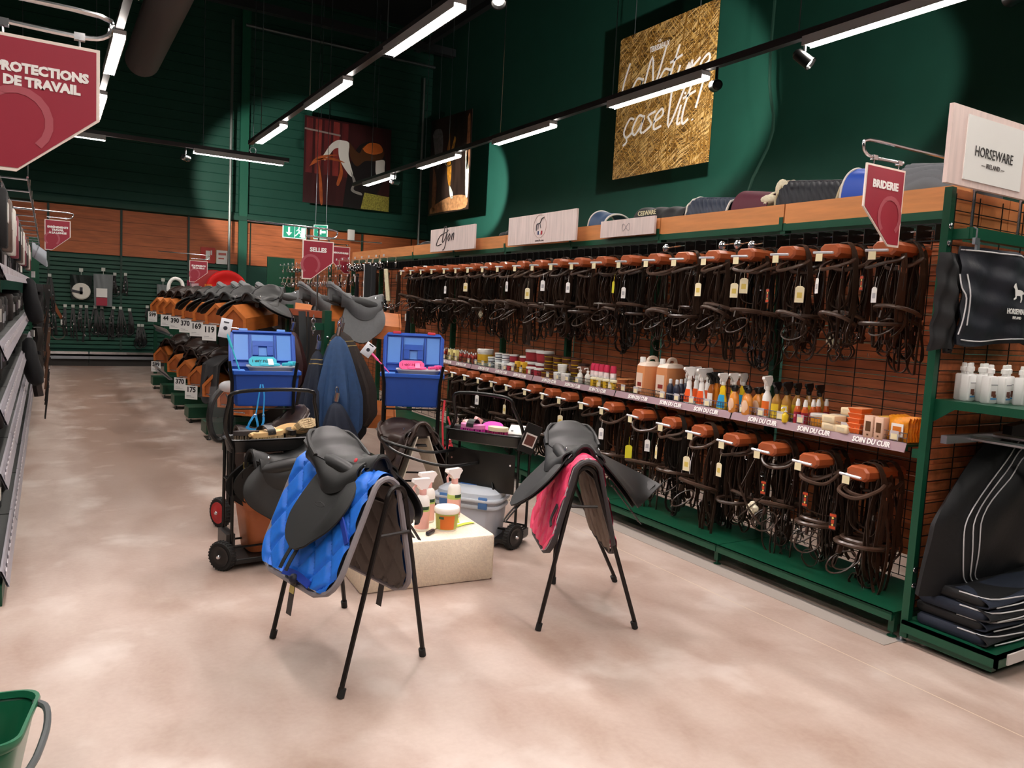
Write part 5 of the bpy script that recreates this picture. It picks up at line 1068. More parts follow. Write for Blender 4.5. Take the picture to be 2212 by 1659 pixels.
for tb, c1_, c2_, nm in ((tbl, TQ, TQ2, 'turquoise'), (tbr, HP, mat('d83c78', .4), 'pink')):
    rz = math.atan2(wm(tb)[1][0], wm(tb)[0][0])
    t = thing('curry_comb', nm+' brush with lettering propped upright in the blue box', 'brush', wt(tb, (-.01, .07, .285)), rz)
    B().prism([(x*.095*(1 if abs(x) < .9 else .98), y*.034) for x, y in ((1, .4), (.75, 1), (-.75, 1), (-1, .4), (-1, -.4), (-.75, -1), (.75, -1), (1, -.4))], 0, .024, M4.Rotation(R(68), 4, 'X')).build('brush_back', c1_, t)
    mxx = M4.Rotation(R(68), 4, 'X') @ M4.Translation(V((0, 0, .0248)))
    text('I ♥ MY PONY' if False else 'I   MY PONY', .026, mat('10404c' if nm == 'turquoise' else 'a0205c', .5), t, mxx, world=False, bold=.0008)
    B().prism([(-.047+.008*(16*sin(q)**3)/16, .009*(13*cos(q)-5*cos(2*q)-2*cos(3*q)-cos(4*q))/16) for q in [2*pi*i/20 for i in range(20)]], .0242, .0252, M4.Rotation(R(68), 4, 'X')).build('heart', mat('10404c' if nm == 'turquoise' else 'a0205c', .5), t)
    t = thing('curry_comb', nm+' oval rubber curry comb with strap lying in the inner tray', 'curry comb', wt(tb, (.03, -.015, .27)), rz+.1)
    B().lathe([(.05, 0), (.055, .004), (.05, .016), (.0, .02)], n=20, sx=1.35).build('comb_body', c1_, t); B().strap([(0, -.055, .01), (0, 0, .045), (0, .055, .01)], .035, .004, side=(1, 0, 0)).build('hand_strap', mat('dff2f2' if nm == 'turquoise' else 'd0387c', .4), t)
    t = thing('sweat_scraper', nm+' handled hoof brush lying at the inner tray end', 'brush', wt(tb, (.15, .0, .27)), rz+.9); B().rbox((0, 0, .012), (.11, .024, .02), .008, .003, 3).rbox((.06, 0, .014), (.05, .04, .028), .006, .003, 3).build('handle', c1_, t)
    t = thing('whip', nm+' thin stick with a white hang card sticking out of the box', 'riding whip', wt(tb, (-.17, -.06, .24)), rz)
    ex = V((-.10, .05, .30)) if nm == 'turquoise' else V((-.17, .03, .17))
    B().tube([(0, 0, 0), tuple(ex*.55)], .005, 6).tube([tuple(ex*.5), tuple(ex)], .009, 8).build('stick', c1_, t)
    e = ex*.93; mm = M4.Translation(e) @ M4.Rotation(R(10 if nm == 'turquoise' else 35), 4, 'Y')
    hc = B().rbox((0, -.012, 0), (.075, .006, .13 if nm == 'turquoise' else .10), .003, .001, 2, mtx=mm).build('hang_card', mat('d8dce4', .4), t)
    B().box((0, -.0155, .04), (.035, .002, .008), mm).ball((0, -.0155, 0), .014, 10, 6, mm, (1, .1, 1)).build('card_print', mat('2a2c38', .5), hc)
# halters and lead ropes
BH = mat('2a98dc', .5); RH = mat('d83a48', .5)
t = thing('halter', 'bright blue halter hanging from the left blue box front', 'halter', wt(rl, (.17, -.14, .97))); t.matrix_basis = TR(*wt(rl, (.17, -.14, .97)), s=.62)
B().strap([(0, 0, .02), (-.02, -.02, -.1), (-.045, -.02, -.28), (-.07, -.03, -.33)], .014, .004, side=(1, 0, 0)).strap([(.02, 0, .02), (.035, -.02, -.1), (.03, -.02, -.3)], .014, .004, side=(1, 0, 0)).build('crown_strap', BH, t)
B().strap([(-.06, -.02, -.30), (-.11, -.03, -.38), (-.13, -.02, -.44)], .022, .005).strap([(-.05, -.02, -.30), (-.03, -.03, -.4), (-.02, -.02, -.47)], .022, .005).strap([(-.15, -.03, -.43), (-.08, -.05, -.46), (.02, -.03, -.45), (.05, -.02, -.42)], .026, .006, side=(0, 0, 1)).strap([(.03, -.02, -.3), (.03, -.03, -.38), (.0, -.02, -.46)], .022, .005).build('nose_strap', BH, t)
B().tube([(-.06+.014*cos(q), -.03, -.31+.014*sin(q)) for q in [i*pi/4 for i in range(8)]], .003, 5, True).tube([(.03+.014*cos(q), -.03, -.31+.014*sin(q)) for q in [i*pi/4 for i in range(8)]], .003, 5, True).build('rings', CHR, t)
t = thing('halter', 'red halter and lead hanging at the right end of the blue box', 'halter', wt(rr_, (.44, -.03, .88)))
B().strap([(.0, 0, 0), (-.015, -.01, -.15), (-.0, -.01, -.37)], .014, .005).strap([(.03, 0, -.12), (.05, -.01, -.2), (.05, -.02, -.34)], .014, .005).strap([(.05, -.01, -.3), (.0, -.02, -.38), (-.04, -.0, -.43)], .02, .005).strap([(.05, -.01, -.3), (.08, -.02, -.38), (.1, 0, -.42)], .02, .005).strap([(-.02, 0, -.40), (.04, -.02, -.42), (.1, 0, -.40)], .022, .006, side=(0, 0, 1)).build('straps', RH, t)
B().tube([(.05+.016*cos(q), -.02, -.3+.016*sin(q)) for q in [i*pi/4 for i in range(8)]], .003, 5, True).build('rings', CHR, t)
t = thing('lead_rope', 'red lead rope with chain and knotted end by the right trolley', 'rope', wt(rr_, (.48, -.16, .53)))
b = B()
for k in range(6): b.tube([(.004*k+.012*cos(q)*(k % 2), .012*cos(q)*(1-k % 2), -.022*k+.014*sin(q)) for q in [i*pi/4 for i in range(8)]], .0028, 5, True)
b.build('chain', CHR, t); B().lathe([(.012, .03), (.03, .01), (.01, 0)], (0, 0, .01), 10).build('bow', RH, t)
B().tube([(.03, 0, -.13), (.04, 0, -.19), (.05, -.02, -.25)], .011, 8).build('rope', RH, t)
b = B()
for k in range(6): b.lathe([(.016, -.008), (.026, 0), (.016, .008)], (.055, -.02, -.27-.019*k), 10)
b.build('knot', mat('a83040', .6), t)
# brown saddles on the rear trolleys
s4 = saddle('saddle', 'brown leather saddle with cream underside below the right blue box', R(24), SBR, SFR, SFR, mtx=M4.Translation(V(wt(rr_, (.22, -.26, .565)))) @ M4.Rotation(R(-24-90+20), 4, 'Z') @ M4.Rotation(R(-14), 4, 'Y') @ M4.Scale(1.12, 4), flapL=.46, straps_=False)
for s in (-1, 1): B().grid(lambda u, v: (-.06+.26*v*(1-.35*u), s*(.035+.46*u*sin(R(21))), .055-.5*u*cos(R(21))), 10, 6, .006).build('cream_lining', FLC, s4)
s5 = saddle('saddle', 'brown leather saddle low behind the left trolley handle', R(25), SBR, SFR, SFR, mtx=M4.Translation(V(wt(rl, (.24, -.02, .58)))) @ M4.Rotation(R(188), 4, 'Z') @ M4.Rotation(R(6), 4, 'Y'), flapL=.44, straps_=False)
# ---------------- shopping basket ----------------
bs = thing('shopping_basket', 'green plastic shopping basket on the floor at lower left corner', 'basket', (-.295, 2.72, 0), R(-10))
GP = mat('1d6a4a', .3, 0, coat=.2); b = B()
w_, d_, h_ = .50, .34, .245
def rr4(a, z, r=.06):
    out = []
    for q, (sx, sy) in enumerate(((1, 1), (-1, 1), (-1, -1), (1, -1))):
        for i in range(7):
            t_ = (q+i/6)*pi/2; out.append((sx*(w_/2*a-r)+r*cos(t_), sy*(d_/2*a-r)+r*sin(t_), z))
    return out
b.loft([rr4(.80, 0), rr4(.82, .008), rr4(.975, h_-.03)], caps=False).loft([rr4(.80, .01), rr4(.96, h_-.03)], caps=False).add(rr4(.80, .008), [tuple(range(28))]).build('basket_body', GP, bs)
B().loft([rr4(.975, h_-.035), rr4(1.0, h_-.03), rr4(1.03, h_-.01), rr4(1.02, h_), rr4(.98, h_), rr4(.955, h_-.02)], caps=False).build('rim', GP, bs)
for i in range(7): B().bx(-.18+i*.055, -.165+i*.055, -.143, -.139, .05, .13).build('slot', mat('d8cfc0', .6), bs)
B().tube([(.245, .10, h_-.01), (.285, .06, h_-.02), (.295, -.04, h_-.06), (.26, -.18, h_-.10), (.1, -.23, h_-.12), (-.2, -.23, h_-.12)], .011, 8, k=4).build('handle', mat('55595a', .4), bs)
# ---------------- end of the run: post, end cap and its goods ----------------
ec = thing('end_shelving', 'green end-cap shelving with bolted post and rug bags at the right edge', 'shelving', (4.3, 2.2, 0))
B().bx(3.672, 3.708, 2.165, 2.202, .03, 2.245).build('corner_post', GREEN, ec, True)
p = ec.children[0]
for z in (.30, .38, 1.98, 2.06): B().lathe([(.016, 0), (.016, .004), (.009, .009)], n=12, mtx=M4.Translation(V((3.688, 2.164, z))) @ M4.Rotation(R(90), 4, 'X')).build('bolt', CHR, p, True)
B().lathe([(.024, 0), (.024, .008), (.008, .012), (.008, .035)], (3.69, 2.2, 0), 10).build('foot', STEEL, ec, True)
b = B()
for i in range(42): b.bx(3.7125, 3.714, 2.178, 2.194, .12+i*.05, .145+i*.05)
b.build('slots', mat('04140d', .8), ec, True, stuff=True)
gm2 = wiregrid(1.25, .16, 2.22, .055, .2, axis='x')
place_mesh('wire_grid', gm2, ec, (3.73, 2.17, 0), stuff=True)
for j in range(20): place_mesh('plank', mesh_of(B().bx(0, 1.24, .0, .018, 0, .088), PLK[j % 2]), ec, (3.735, 2.20, .16+j*.0925)) if j == 0 else place_mesh('plank', [o for o in ec.children if o.name.startswith('plank')][0].data, ec, (3.735, 2.20, .16+j*.0925))
for k in range(5): B().bx(3.74+.25*k, 3.985+.25*k, 2.19, 2.21, 2.02, 2.245).build('top_board', mat('c87c44', .5, 0, .15, 8), ec, True)
B().bx(3.72, 4.98, 2.075, 2.105, 2.0, 2.055).bx(3.715, 3.735, 2.09, 2.2, 2.0, 2.05).build('top_beam', GREEN, ec, True)
B().bx(3.72, 4.98, 1.745, 2.17, 1.215, 1.232).bx(3.72, 4.98, 1.745, 1.76, 1.19, 1.232).prism([(2.17, 1.12), (2.17, 1.232), (1.75, 1.232), (1.75, 1.192), (2.07, 1.192)], 3.715, 3.722, frame((0, 0, 0), (0, 1, 0), (0, 0, 1))).build('shelf', GREEN, ec, True)
B().bx(3.66, 4.98, 1.73, 2.19, .10, .118).bx(3.66, 4.98, 1.73, 1.745, .06, .118).bx(3.66, 3.672, 1.73, 2.19, .06, .118).build('base_deck', GREEN, ec, True)
B().bx(3.68, 3.72, 1.76, 2.16, .03, .06).build('base_bracket', GREEN2, ec, True)
B().bx(3.74, 4.6, 1.722, 1.732, .065, .115).build('price_strip', mat('d8d0cc', .5), ec, True); B().bx(3.80, 4.2, 1.735, 1.742, 1.185, 1.235).build('price_strip', mat('dcc8c8', .5), ec, True)
B().bx(3.73, 4.9, 2.10, 2.13, 1.02, 1.06).tube([(3.95, 2.1, 1.04), (3.95, 1.78, 1.04)], .012, 7).tube([(4.15, 2.1, 1.05), (4.15, 1.75, 1.05), (4.15, 1.73, 1.08)], .012, 7).build('rug_hook', STEEL, ec, True)
pos = [(3.825, 2.08), (3.86, 2.125), (3.93, 2.13), (3.835, 1.985), (3.90, 2.06), (3.97, 2.08), (3.90, 1.955), (3.95, 1.90), (4.0, 1.99)]
WBX = mat('e9e8e6', .4)
def wbot():
    t = thing('spray_bottle', 'white spray bottle with white cap and horse picture on the end shelf', 'spray bottle', (0, 0, 0), 0, 'white bottles on the end shelf')
    B().rbox((0, 0, .065), (.066, .05, .13), .014, .006, 4).build('body', WBX, t)
    B().lathe([(.012, .128), (.012, .142), (.017, .143), (.017, .162), (.012, .166), (.011, .182), (.008, .184)], n=14).build('cap', WHTP, t)
    B().bx(-.016, .012, -.0262, -.0252, .035, .06).bx(-.005, .016, -.0265, -.0255, .03, .045).build('picture_print', mat('6a3a2a', .5), t)
    B().bx(-.02, .022, -.0262, -.0252, .02, .028).build('blue_print', mat('4a88b8', .5), t); B().bx(-.022, .022, -.0262, -.0252, .088, .092).build('lettering_line', mat('8a8a90', .5), t)
    return t
wb_ = wbot(); KIDS[wb_.name] = [(c, []) for c in wb_.children]
for i, (x, y) in enumerate(pos):
    lab = 'white spray bottle on the end shelf, %s' % ('leftmost in the front row', 'leftmost in the back row', 'second in the back row', 'second in the front row', 'behind the second front bottle', 'last in the back row at left', 'third in the front row', 'last in the front row at right', 'behind the last front bottle')[i]
    if i == 0: wb_.matrix_basis = TR(x, y, 1.2325); wb_['label'] = lab
    else: dup(wb_, TR(x, y, 1.2325, rnd.uniform(-.15, .15)), lab)
PIPW = mat('cfcfd2', .5); CLO = mat('1b1e28', .55, 0, .2, 12, .3, 40); CLO2 = mat('0d0e12', .6, 0, .2, 12, .3, 40)
def cloth(t, name, x0, x1, z0, z1, y, m, depth=.06, rag=.0, seed=0, skewl=0, skewr=0):
    r = random.Random(seed); ph = [r.uniform(0, 6) for _ in range(4)]
    def f(u, v, o=0):
        x = (x0+skewl*(1-v))+(x1+skewr*(1-v)-x0-skewl*(1-v))*u; z = z0+(z1-z0)*v
        d = depth*(sin(pi*min(1, max(0, u)))**.35)*(.55+.45*sin(pi*min(1, v*.8+.1)))
        w_ = .012*sin(9*u+ph[0]+2*v)+.008*sin(17*u+ph[1]-5*v)+.006*sin(23*v+ph[2]+6*u)
        return (x, y-d-w_, z+.012*sin(6*u+ph[3])*(1-v))
    B().grid(f, 40, 30, depth+.03 if depth < .02 else .02).build(name, m, t, True); return f
t = thing('rug_bag', 'navy rug bag with white piping and running horse emblem, clipped up high', 'rug bag', (3.95, 1.9, 1.43))
fb = cloth(t, 'bag_front', 3.70, 4.4, 1.51, 1.965, 2.10, CLO, .05, seed=3, skewl=-.0)
cloth(t, 'bag_side', 3.60, 3.76, 1.47, 1.93, 2.15, CLO2, .05, seed=5, skewl=.0)
Q = lambda P, o=.004: [V(fb(u, v))+V((0, -o, 0)) for u, v in P]
B().tube(Q([(u/12, .965) for u in range(13)]), .0035, 5).build('white_piping', PIPW, t, True); B().tube(Q([(.02+u/13, .05) for u in range(13)]), .0035, 5).build('white_piping', PIPW, t, True)
B().tube([(3.64, 2.07, 1.83), (3.65, 2.06, 1.77), (3.68, 2.05, 1.72), (3.67, 2.05, 1.62), (3.66, 2.06, 1.55)], .0035, 5, k=4).tube(Q([(.02, .72), (.03, .5), (.035, .2)]), .0035, 5, k=4).build('white_piping', PIPW, t, True)
B().tube([(3.70, 2.06, 2.05), (3.70, 2.045, 2.04), (3.70, 2.045, 2.0)], .004, 5).box((3.70, 2.045, 1.985), (.04, .014, .03)).box((3.715, 2.045, 1.965), (.022, .012, .04)).build('clip', STEEL, t, True)
em = fb(.38, .62)
T3 = lambda x, z: FACE_FRONT((x, em[1]-.022, z))
def horse(t, x, y, z, s, m, name='horse_emblem'):
    P = [(-.46, .30), (-.40, .42), (-.30, .48), (-.26, .38), (-.12, .2), (.1, .2), (.25, .18), (.42, .1), (.5, .0), (.36, .04), (.3, -.02), (.34, -.2), (.26, -.36), (.2, -.34), (.24, -.2), (.16, -.06), (-.02, -.06), (-.14, -.06), (-.16, -.2), (-.34, -.26), (-.36, -.2), (-.24, -.14), (-.28, .04), (-.34, .22)]
    B().prism([(a*s, c*s) for a, c in P], 0, .002, FACE_FRONT((x, y, z))).build(name, m, t, True)
horse(t, em[0]+.12, em[1]-.026, em[2]-.03, .11, WHTP)
text('HORSEWARE', .036, WHTP, t, FACE_FRONT((em[0]+.13, em[1]-.026, em[2]-.115)), bold=.001, sx=.9); text('IRELAND', .02, WHTP, t, FACE_FRONT((em[0]+.13, em[1]-.026, em[2]-.145)))
t = thing('rug_bag', 'big bulging black rug bag with curved white piping above the lowest shelf', 'rug bag', (4.0, 1.85, .33))
def bb_(u, v):
    x0 = 3.615+.02*v+1.45*max(0, v-.45)**1.5; x1 = 4.65; x = x0+(x1-x0)*u; z = .30+.76*v-.02*(1-u)*(1-v)
    d = .16*(sin(pi*min(1, u*.9+.04))**.5)*(sin(pi*min(1, max(.0, v*.82+.16)))**.6)
    return (x, 2.13-d-.012*sin(8*u+4*v)-.008*sin(15*u-9*v), z)
B().grid(bb_, 40, 34, .03).build('bag_body', CLO2, t, True); B().rbox((4.25, 2.09, .60), (.70, .10, .5), .05, .03, 4).build('bag_filling', CLO2, t, True)
B().grid(lambda u, v: (4.22+.12*u, 2.05-.02*u, 1.02+.08*v+.02*u), 3, 3, .05).build('bag_neck', CLO2, t, True)
for off, rr in ((0, .9), (.055, 1), (.10, 1.1)):
    P = [(.75+off, .98-off*.6), (.40+off, .96-off), (.30+off, .82-off), (.20+off, .55), (.17+off, .35), (.20+off, .12), (.34+off, .02)]
    B().tube([V(bb_(min(1, max(0, a)), c))+V((0, -.006, 0)) for a, c in [(q.x, q.y) for q in cat_rom([(a, c, 0) for a, c in P], 4)]], .0033, 5).build('white_piping', PIPW, t, True)
B().box((4.26, 1.955, .86), (.045, .002, .10)).build('swing_tag', WHTP, t, True); B().box((4.24, 1.96, .93), (.035, .002, .06)).build('gold_tag', mat('b8a070', .5), t, True)
for k in range(4):
    t = thing('folded_rug', 'folded navy rug with white edging on the lowest end shelf, %s' % ('lowest', 'second lowest', 'second highest', 'topmost')[k], 'folded rug', (4.0, 1.9, .119+.055*k), 0, 'folded rugs on the lowest end shelf')
    x0, x1 = 3.70+.02*(k % 2), 4.5; zz = .119+.056*k; y0 = 1.79+.02*(k % 2)
    def fr(u, v):
        a = pi*(u*1.0); return (x0+(x1-x0)*v+.02*cos(a*2), y0+.18*(1-sin(a))**1.0+0.0*v, zz+.026-.026*cos(a)+.006*sin(9*v+k))
    B().grid(fr, 12, 20, .006).build('fold', NAVY if k % 2 else CLO2, t, True)
    B().rbox(((x0+x1)/2, y0+.19, zz+.027), (x1-x0, .33, .052), .02, .012, 3).build('rug_stack', CLO2 if k % 2 else NAVY, t, True)
    B().tube([(x0+.0, y0+.15, zz+.05), (x0+.03, y0+.02, zz+.05), (x0+.25, y0-.012, zz+.045), (x0+.34, y0-.016, zz+.03), (x0+.25, y0-.012, zz+.012), (x0+.05, y0+.0, zz+.012)], .0035, 5, k=4).build('white_edging', PIPW, t, True)
# pale board above the end
PALE = mat('e6cfc9', .55, 0, .1, 5, stretch=(7, 1, .6)); PALE2 = mat('dccac6', .55, 0, .12, 5, stretch=(1, 7, .6))
t = thing('brand_board', 'large pale wood board with white panel standing above the end shelving', 'board', (3.9, 2.1, 2.245))
MB_ = M4.Translation(V((3.49, 2.10, 2.238))) @ M4.Rotation(R(-0), 4, 'Y')
B().box((.42, 0, .17), (.84, .02, .35), MB_).build('board', PALE, t, True); B().box((.37, -.012, .17), (.50, .004, .29), MB_).build('white_panel', WHTP, t, True)
text('HORSEWARE', .066, mat('33302e', .5), t, MB_ @ FACE_FRONT((.36, -.0155, .16)), sx=.85); text('— IRELAND —', .03, mat('55504e', .5), t, MB_ @ FACE_FRONT((.36, -.0155, .105)))
B().tube([(3.78, 2.12, 2.055), (3.78, 2.12, 2.3)], .008, 6).build('board_post', CHR, t, True); B().tube([(4.2, 2.12, 2.055), (4.2, 2.12, 2.3)], .008, 6).build('board_post', CHR, t, True)
def sboard(label, y0, y1, z0, z1, fn):
    t = thing('brand_board', label, 'board', (4.09, (y0+y1)/2, z0), 0, 'pale boards on the shelving fascia')
    B().bx(4.075, 4.095, y0, y1, z0, z1).build('board', PALE2, t, True); fn(t, (y0+y1)/2, (z0+z1)/2); return t
def dj(t, y, z): script('Djon', .17, .006, mat('3a3436', .5), t, (4.071, y+.25, z-.02), U_, W_, .35, .05); B().tube([(4.071, y+.26, z-.05), (4.071, y+.4, z-.06), (4.071, y+.30, z+.05), (4.071, y+.1, z+.09)], .004, 5, k=4).build('flourish', mat('3a3436', .5), t, True)
def lg(t, y, z):
    B().tube([(4.072, y+.11*cos(q), z+.02+.11*sin(q)) for q in [2*pi*i/32 for i in range(32)]], .0018, 4, True).build('ring_print', mat('c8a8a0', .5), t, True)
    B().tube([(4.071, y+.06, z-.02), (4.071, y+.055, z+.04), (4.071, y+.0, z+.05), (4.071, y-.03, z+.09), (4.071, y-.07, z+.1)], .004, 5, k=3).tube([(4.071, y+.0, z+.05), (4.071, y-.02, z+.0)], .003, 5).tube([(4.071, y+.03, z+.045), (4.071, y+.03, z-.01)], .003, 5).build('horse_line', mat('3a3a40', .5), t, True)
    for k, c in enumerate(('283060', 'f4f2f0', 'b02838')): B().bx(4.071, 4.074, y+.035-.028*k-.026, y+.035-.028*k, z-.06, z-.025).build('flag_band', mat(c, .5), t, True)
    text('www.ffe.com', .028, mat('5a4a4a', .5), t, FACE_AISLE((4.0735, y, z-.115)))
def sm(t, y, z): B().tube([(4.071, y+.05*cos(q), z+.03*sin(2*q)) for q in [2*pi*i/20 for i in range(20)]], .002, 4, True).build('line_emblem', mat('8a8084', .5), t, True)
sboard('pale board with black handwritten signature near the far end of the fascia', 7.74, 8.90, 2.22, 2.49, dj)
sboard('pale board with round horse and tricolour emblem on the fascia', 5.80, 7.0, 2.215, 2.495, lg)
sboard('pale low board half hidden behind the fascia with a faint emblem', 4.80, 5.5, 2.22, 2.36, sm).location.x += .05
B().tube([(3.4, 2.05, 2.43), (4.3, 2.05, 2.43)], .006, 6)
# rugs lying along the top
def toprug(label, y0, y1, zc, m, m2=None, kind='chevron', edge=None, dx=0, coll=None):
    t = thing('saddle_rug', label, 'rug', (4.4+dx, (y0+y1)/2, 2.3), 0, 'rugs laid along the top of the shelving')
    L = y1-y0
    def f(u, v):
        a = pi*(.0+v); r = .17
        x = 4.40+dx-.15*cos(a)-.03; z = 2.30+zc*(sin(a)**.7)*(1-.22*(1-u))
        dsp = 0
        if kind == 'chevron': g = (u*L/.045+abs(v-.35)*9) % 1; dsp = .012*(abs(g-.5)*2)
        elif kind == 'wave': g = (v*9+.35*sin(u*L/.05)) % 1; dsp = .010*sin(pi*g)
        elif kind == 'cell': dsp = .010*abs(sin(u*L/.05)*sin(v*9))
        elif kind == 'fold': dsp = .006*sin(u*L/.028)
        return (x-dsp*.8, y0+L*u+.03*(1-v), z+dsp*.6)
    B().grid(f, max(30, int(L/.006)), 60, .006).build('rug_body', m, t, True)
    if edge is not None:
        for e in (.0, 1.0):
            B().tube([V(f(e, .02+i*.07))+V((-.004, 0, .004)) for i in range(14)], .009, 6, k=2).build('white_edge', edge, t, True)
    if coll: B().loft([[(f(e, i/12)[0]-.005, f(e, i/12)[1], f(e, i/12)[2]+.012*k) for i in range(1, 12)] for e, k in ((coll-.04, 0), (coll-.03, 1), (coll+.03, 1), (coll+.04, 0))], True, False).build('fleece_collar', mat('dcd3b8', .9, 0, .1, 60, .6, 200), t, True)
    return t
EDW = mat('d8d4cc', .6)
toprug('light grey quilted rug behind the end board on top', 2.38, 2.80, .22, mat('6c6f74', .75), kind='wave')
toprug('bright blue rug with white edges behind the maroon bridle sign', 2.86, 3.16, .24, mat('1a48b0', .6), kind='cell', edge=EDW)
toprug('black chevron quilted rug with beige edges on the top', 3.18, 3.66, .22, mat('1c1e26', .7), kind='chevron', edge=mat('b8a888', .7), coll=None)
toprug('burgundy rug with cream fleece collar on the top', 3.74, 4.06, .20, mat('561a2c', .7), kind='none', coll=.06)
tag(B().ball((4.28, 3.70, 2.47), .05, 10, 7, sc_=(.7, 1, 1.3)).ball((4.25, 3.78, 2.40), .045, 10, 7, sc_=(.7, 1.6, .8)).build('fleece_collar', mat('dcd3b8', .9, 0, .1, 60, .6, 200)), 'cream fleece collar between the black and burgundy rugs', 'fleece')
toprug('dark navy herringbone rug with white edges on the top', 4.10, 4.52, .19, mat('2c3446', .6), kind='chevron', edge=EDW)
t = toprug('black gathered rug with gold crown lettering on the top', 4.56, 5.15, .17, mat('17171a', .7), kind='fold')
text('CESWARE', .05, mat('d8cfa8', .5), t, FACE_AISLE((4.19, 4.98, 2.40)), bold=.001)
toprug('blue nylon rug with white rope edge between the pale boards', 5.55, 5.78, .19, mat('2c4668', .6), kind='fold', edge=EDW)
for i, (y, z) in enumerate(((7.35, 2.38), (7.15, 2.36), (9.6, 2.36))):
    tag(B().ball((4.35, y, z), .09, 10, 7, sc_=(1, 1.4, .6)).ball((4.33, y+.14, z-.01), .07, 10, 7, sc_=(1, 1.4, .6)).build('dark_bundle', mat('1a1d20', .6)), ('dark bundle beside the emblem board on top', 'small dark bundle right of the other bundle on top', 'dark bundle at the far end of the top shelf')[i], 'bundle')
# bits wall at the far end of the run
RING = mat('c8c8cc', .25, 1)
def bitproto():
    t = thing('snaffle_bit', 'ring bit', 'bit'); b = B()
    for s in (-1, 1): b.tube([(0, s*.06+.03*cos(q), -.09+.035*sin(q)) for q in [2*pi*i/10 for i in range(10)]], .005, 5, True)
    b.tube([(0, -.05, -.09), (0, 0, -.105), (0, .05, -.09)], .007, 5, k=3)
    b.build('rings', RING, t); B().strap([(0, -.02, 0), (0, .0, -.06)], .035, .003, side=(0, 1, 0), k=0).build('hang_card', mat('a89078', .5), t); return t
bp0 = bitproto(); KIDS[bp0.name] = [(c, []) for c in bp0.children]; nb_ = 0
hk = thing('hook_rack', 'rows of chrome hooks holding bits at the far end of the run', 'hooks', (4.0, 12.6, 1.2))
b = B(); bc = B()
for row, z in enumerate((2.18, 1.93, 1.62, 1.35)):
    y0, y1 = (9.75, 15.4) if row != 1 else (10.9, 15.4)
    n = int((y1-y0)/.27)
    for i in range(n):
        y = y0+(i+.5)*(y1-y0)/n; b.tube([(4.18, y, z), (3.88, y, z+.01), (3.86, y, z+.03)], .004, 4)
        bc.box((3.855, y, z+.02), (.004, .05, .03))
        for q in range(1 if i % 2 else 2):
            nb_ += 1; mx = TR(3.92+.1*q+rnd.uniform(-.02, .02), y, z, rnd.uniform(-.5, .5), 0, 0, rnd.uniform(.9, 1.25))
            lb = 'chrome ring bit on the %s hook row, %s hook from the near end' % (('top', 'second', 'third', 'lowest')[row], ORD[min(i, 23)])+(', behind' if q else '')
            if nb_ == 1: bp0.matrix_basis = mx; bp0['label'] = lb; bp0['group'] = 'bits on the far hooks'
            else: dup(bp0, mx, lb, 'bits on the far hooks')
b.build('hook', CHR, hk, True, stuff=True); bc.build('hook_card', mat('c8c0c4', .4), hk, True, stuff=True)
o = B().bx(3.72, 4.25, 15.72, 15.76, .1, 2.36).build('end_panel', GREEN, gd, True)
# dangling straps between bits and bridles
for i in range(15):
    y = 9.35+.2*i; zt = 1.98 if i % 2 else 1.48; 
    if zt < 1.5: y = 9.2+.28*i
    t = thing('girth_strap', 'dark hanging strap beyond the bridles, %s from the near end' % ORD[i], 'strap', (3.95, y, zt-.5), 0, 'dark straps beyond the bridles')
    B().strap([(0, -.02, .5), (-.03, -.02, .2), (-.02, 0, -.02), (.02, .03, .2), (0, .02, .5)], .035 if zt > 1.5 else .05, .006).build('strap', LEA if i % 3 else BLKC, t); B().box((-.04, 0, .42), (.004, .03, .09)).build('card', WHT if i % 3 == 0 else mat('6a5a50', .5), t)
t = thing('sheepskin_girth', 'cream sheepskin cover hanging beside black cloth near the bits', 'fleece', (3.9, 9.9, 1.6)); B().grid(lambda u, v: (0-.03*sin(pi*u), .1*(u-.5)-.12*v, .42*(1-v)), 8, 12, .03).build('fleece', mat('d8cfae', .9, 0, .1, 60, .6, 200), t)
t = thing('black_cloth', 'black cloth with white edge hanging beside the bits', 'cloth', (3.85, 10.35, 1.55)); B().grid(lambda u, v: (.02*sin(20*u), .42*(u-.5), .5*v+.06*u), 20, 6, .01).build('cloth', BLKC, t); B().box((0, .23, .28), (.02, .02, .54)).build('white_edge', WHT, t)
# ---------------- centre island of saddle racks ----------------
IX = 2.08
isl = thing('saddle_rack', 'green double sided island of angled wooden saddle arms in the centre', 'saddle rack', (IX, 6.6, 0))
for k in range(7):
    y = 6.62+1.22*k
    B().bx(IX-.03, IX+.03, y-.04, y+.04, .03, 1.50 if k else 1.47).build('upright', GREEN, isl, True)
    if k < 6:
        B().bx(IX-.015, IX+.015, y+.05, y+1.17, .12, 1.40).build('back_panel', mat('1a1512', .8), isl, True)
        B().bx(1.46, IX, y+.87, y+1.2, .06, .19).build('base_deck', GREEN2, isl, True)
        B().bx(IX, 2.66, y+.03, y+1.19, .05, .13).build('base_deck', GREEN2, isl, True)
        B().lathe([(.022, 0), (.022, .008), (.007, .012), (.007, .05)], (1.49, y+.89, 0), 8).lathe([(.022, 0), (.022, .008), (.007, .012), (.007, .06)], (1.80, y+.89, 0), 8).build('foot', BLK, isl, True)
        B().bx(IX-.02, IX+.02, y+.04, y+1.18, 1.40, 1.46).build('top_board', mat('a8502c', .5, 0, .15, 8), isl, True)
B().bx(IX+.02, IX+.10, 6.60, 6.66, 1.22, 1.38).bx(IX-.12, IX-.02, 6.60, 6.64, 1.30, 1.36).build('hook_plate', GREEN, isl, True)
B().lathe([(.013, 0), (.013, .004), (.007, .008)], n=10, mtx=M4.Translation(V((IX, 6.575, 1.24))) @ M4.Rotation(R(90), 4, 'X')).build('bolt', CHR, isl, True)
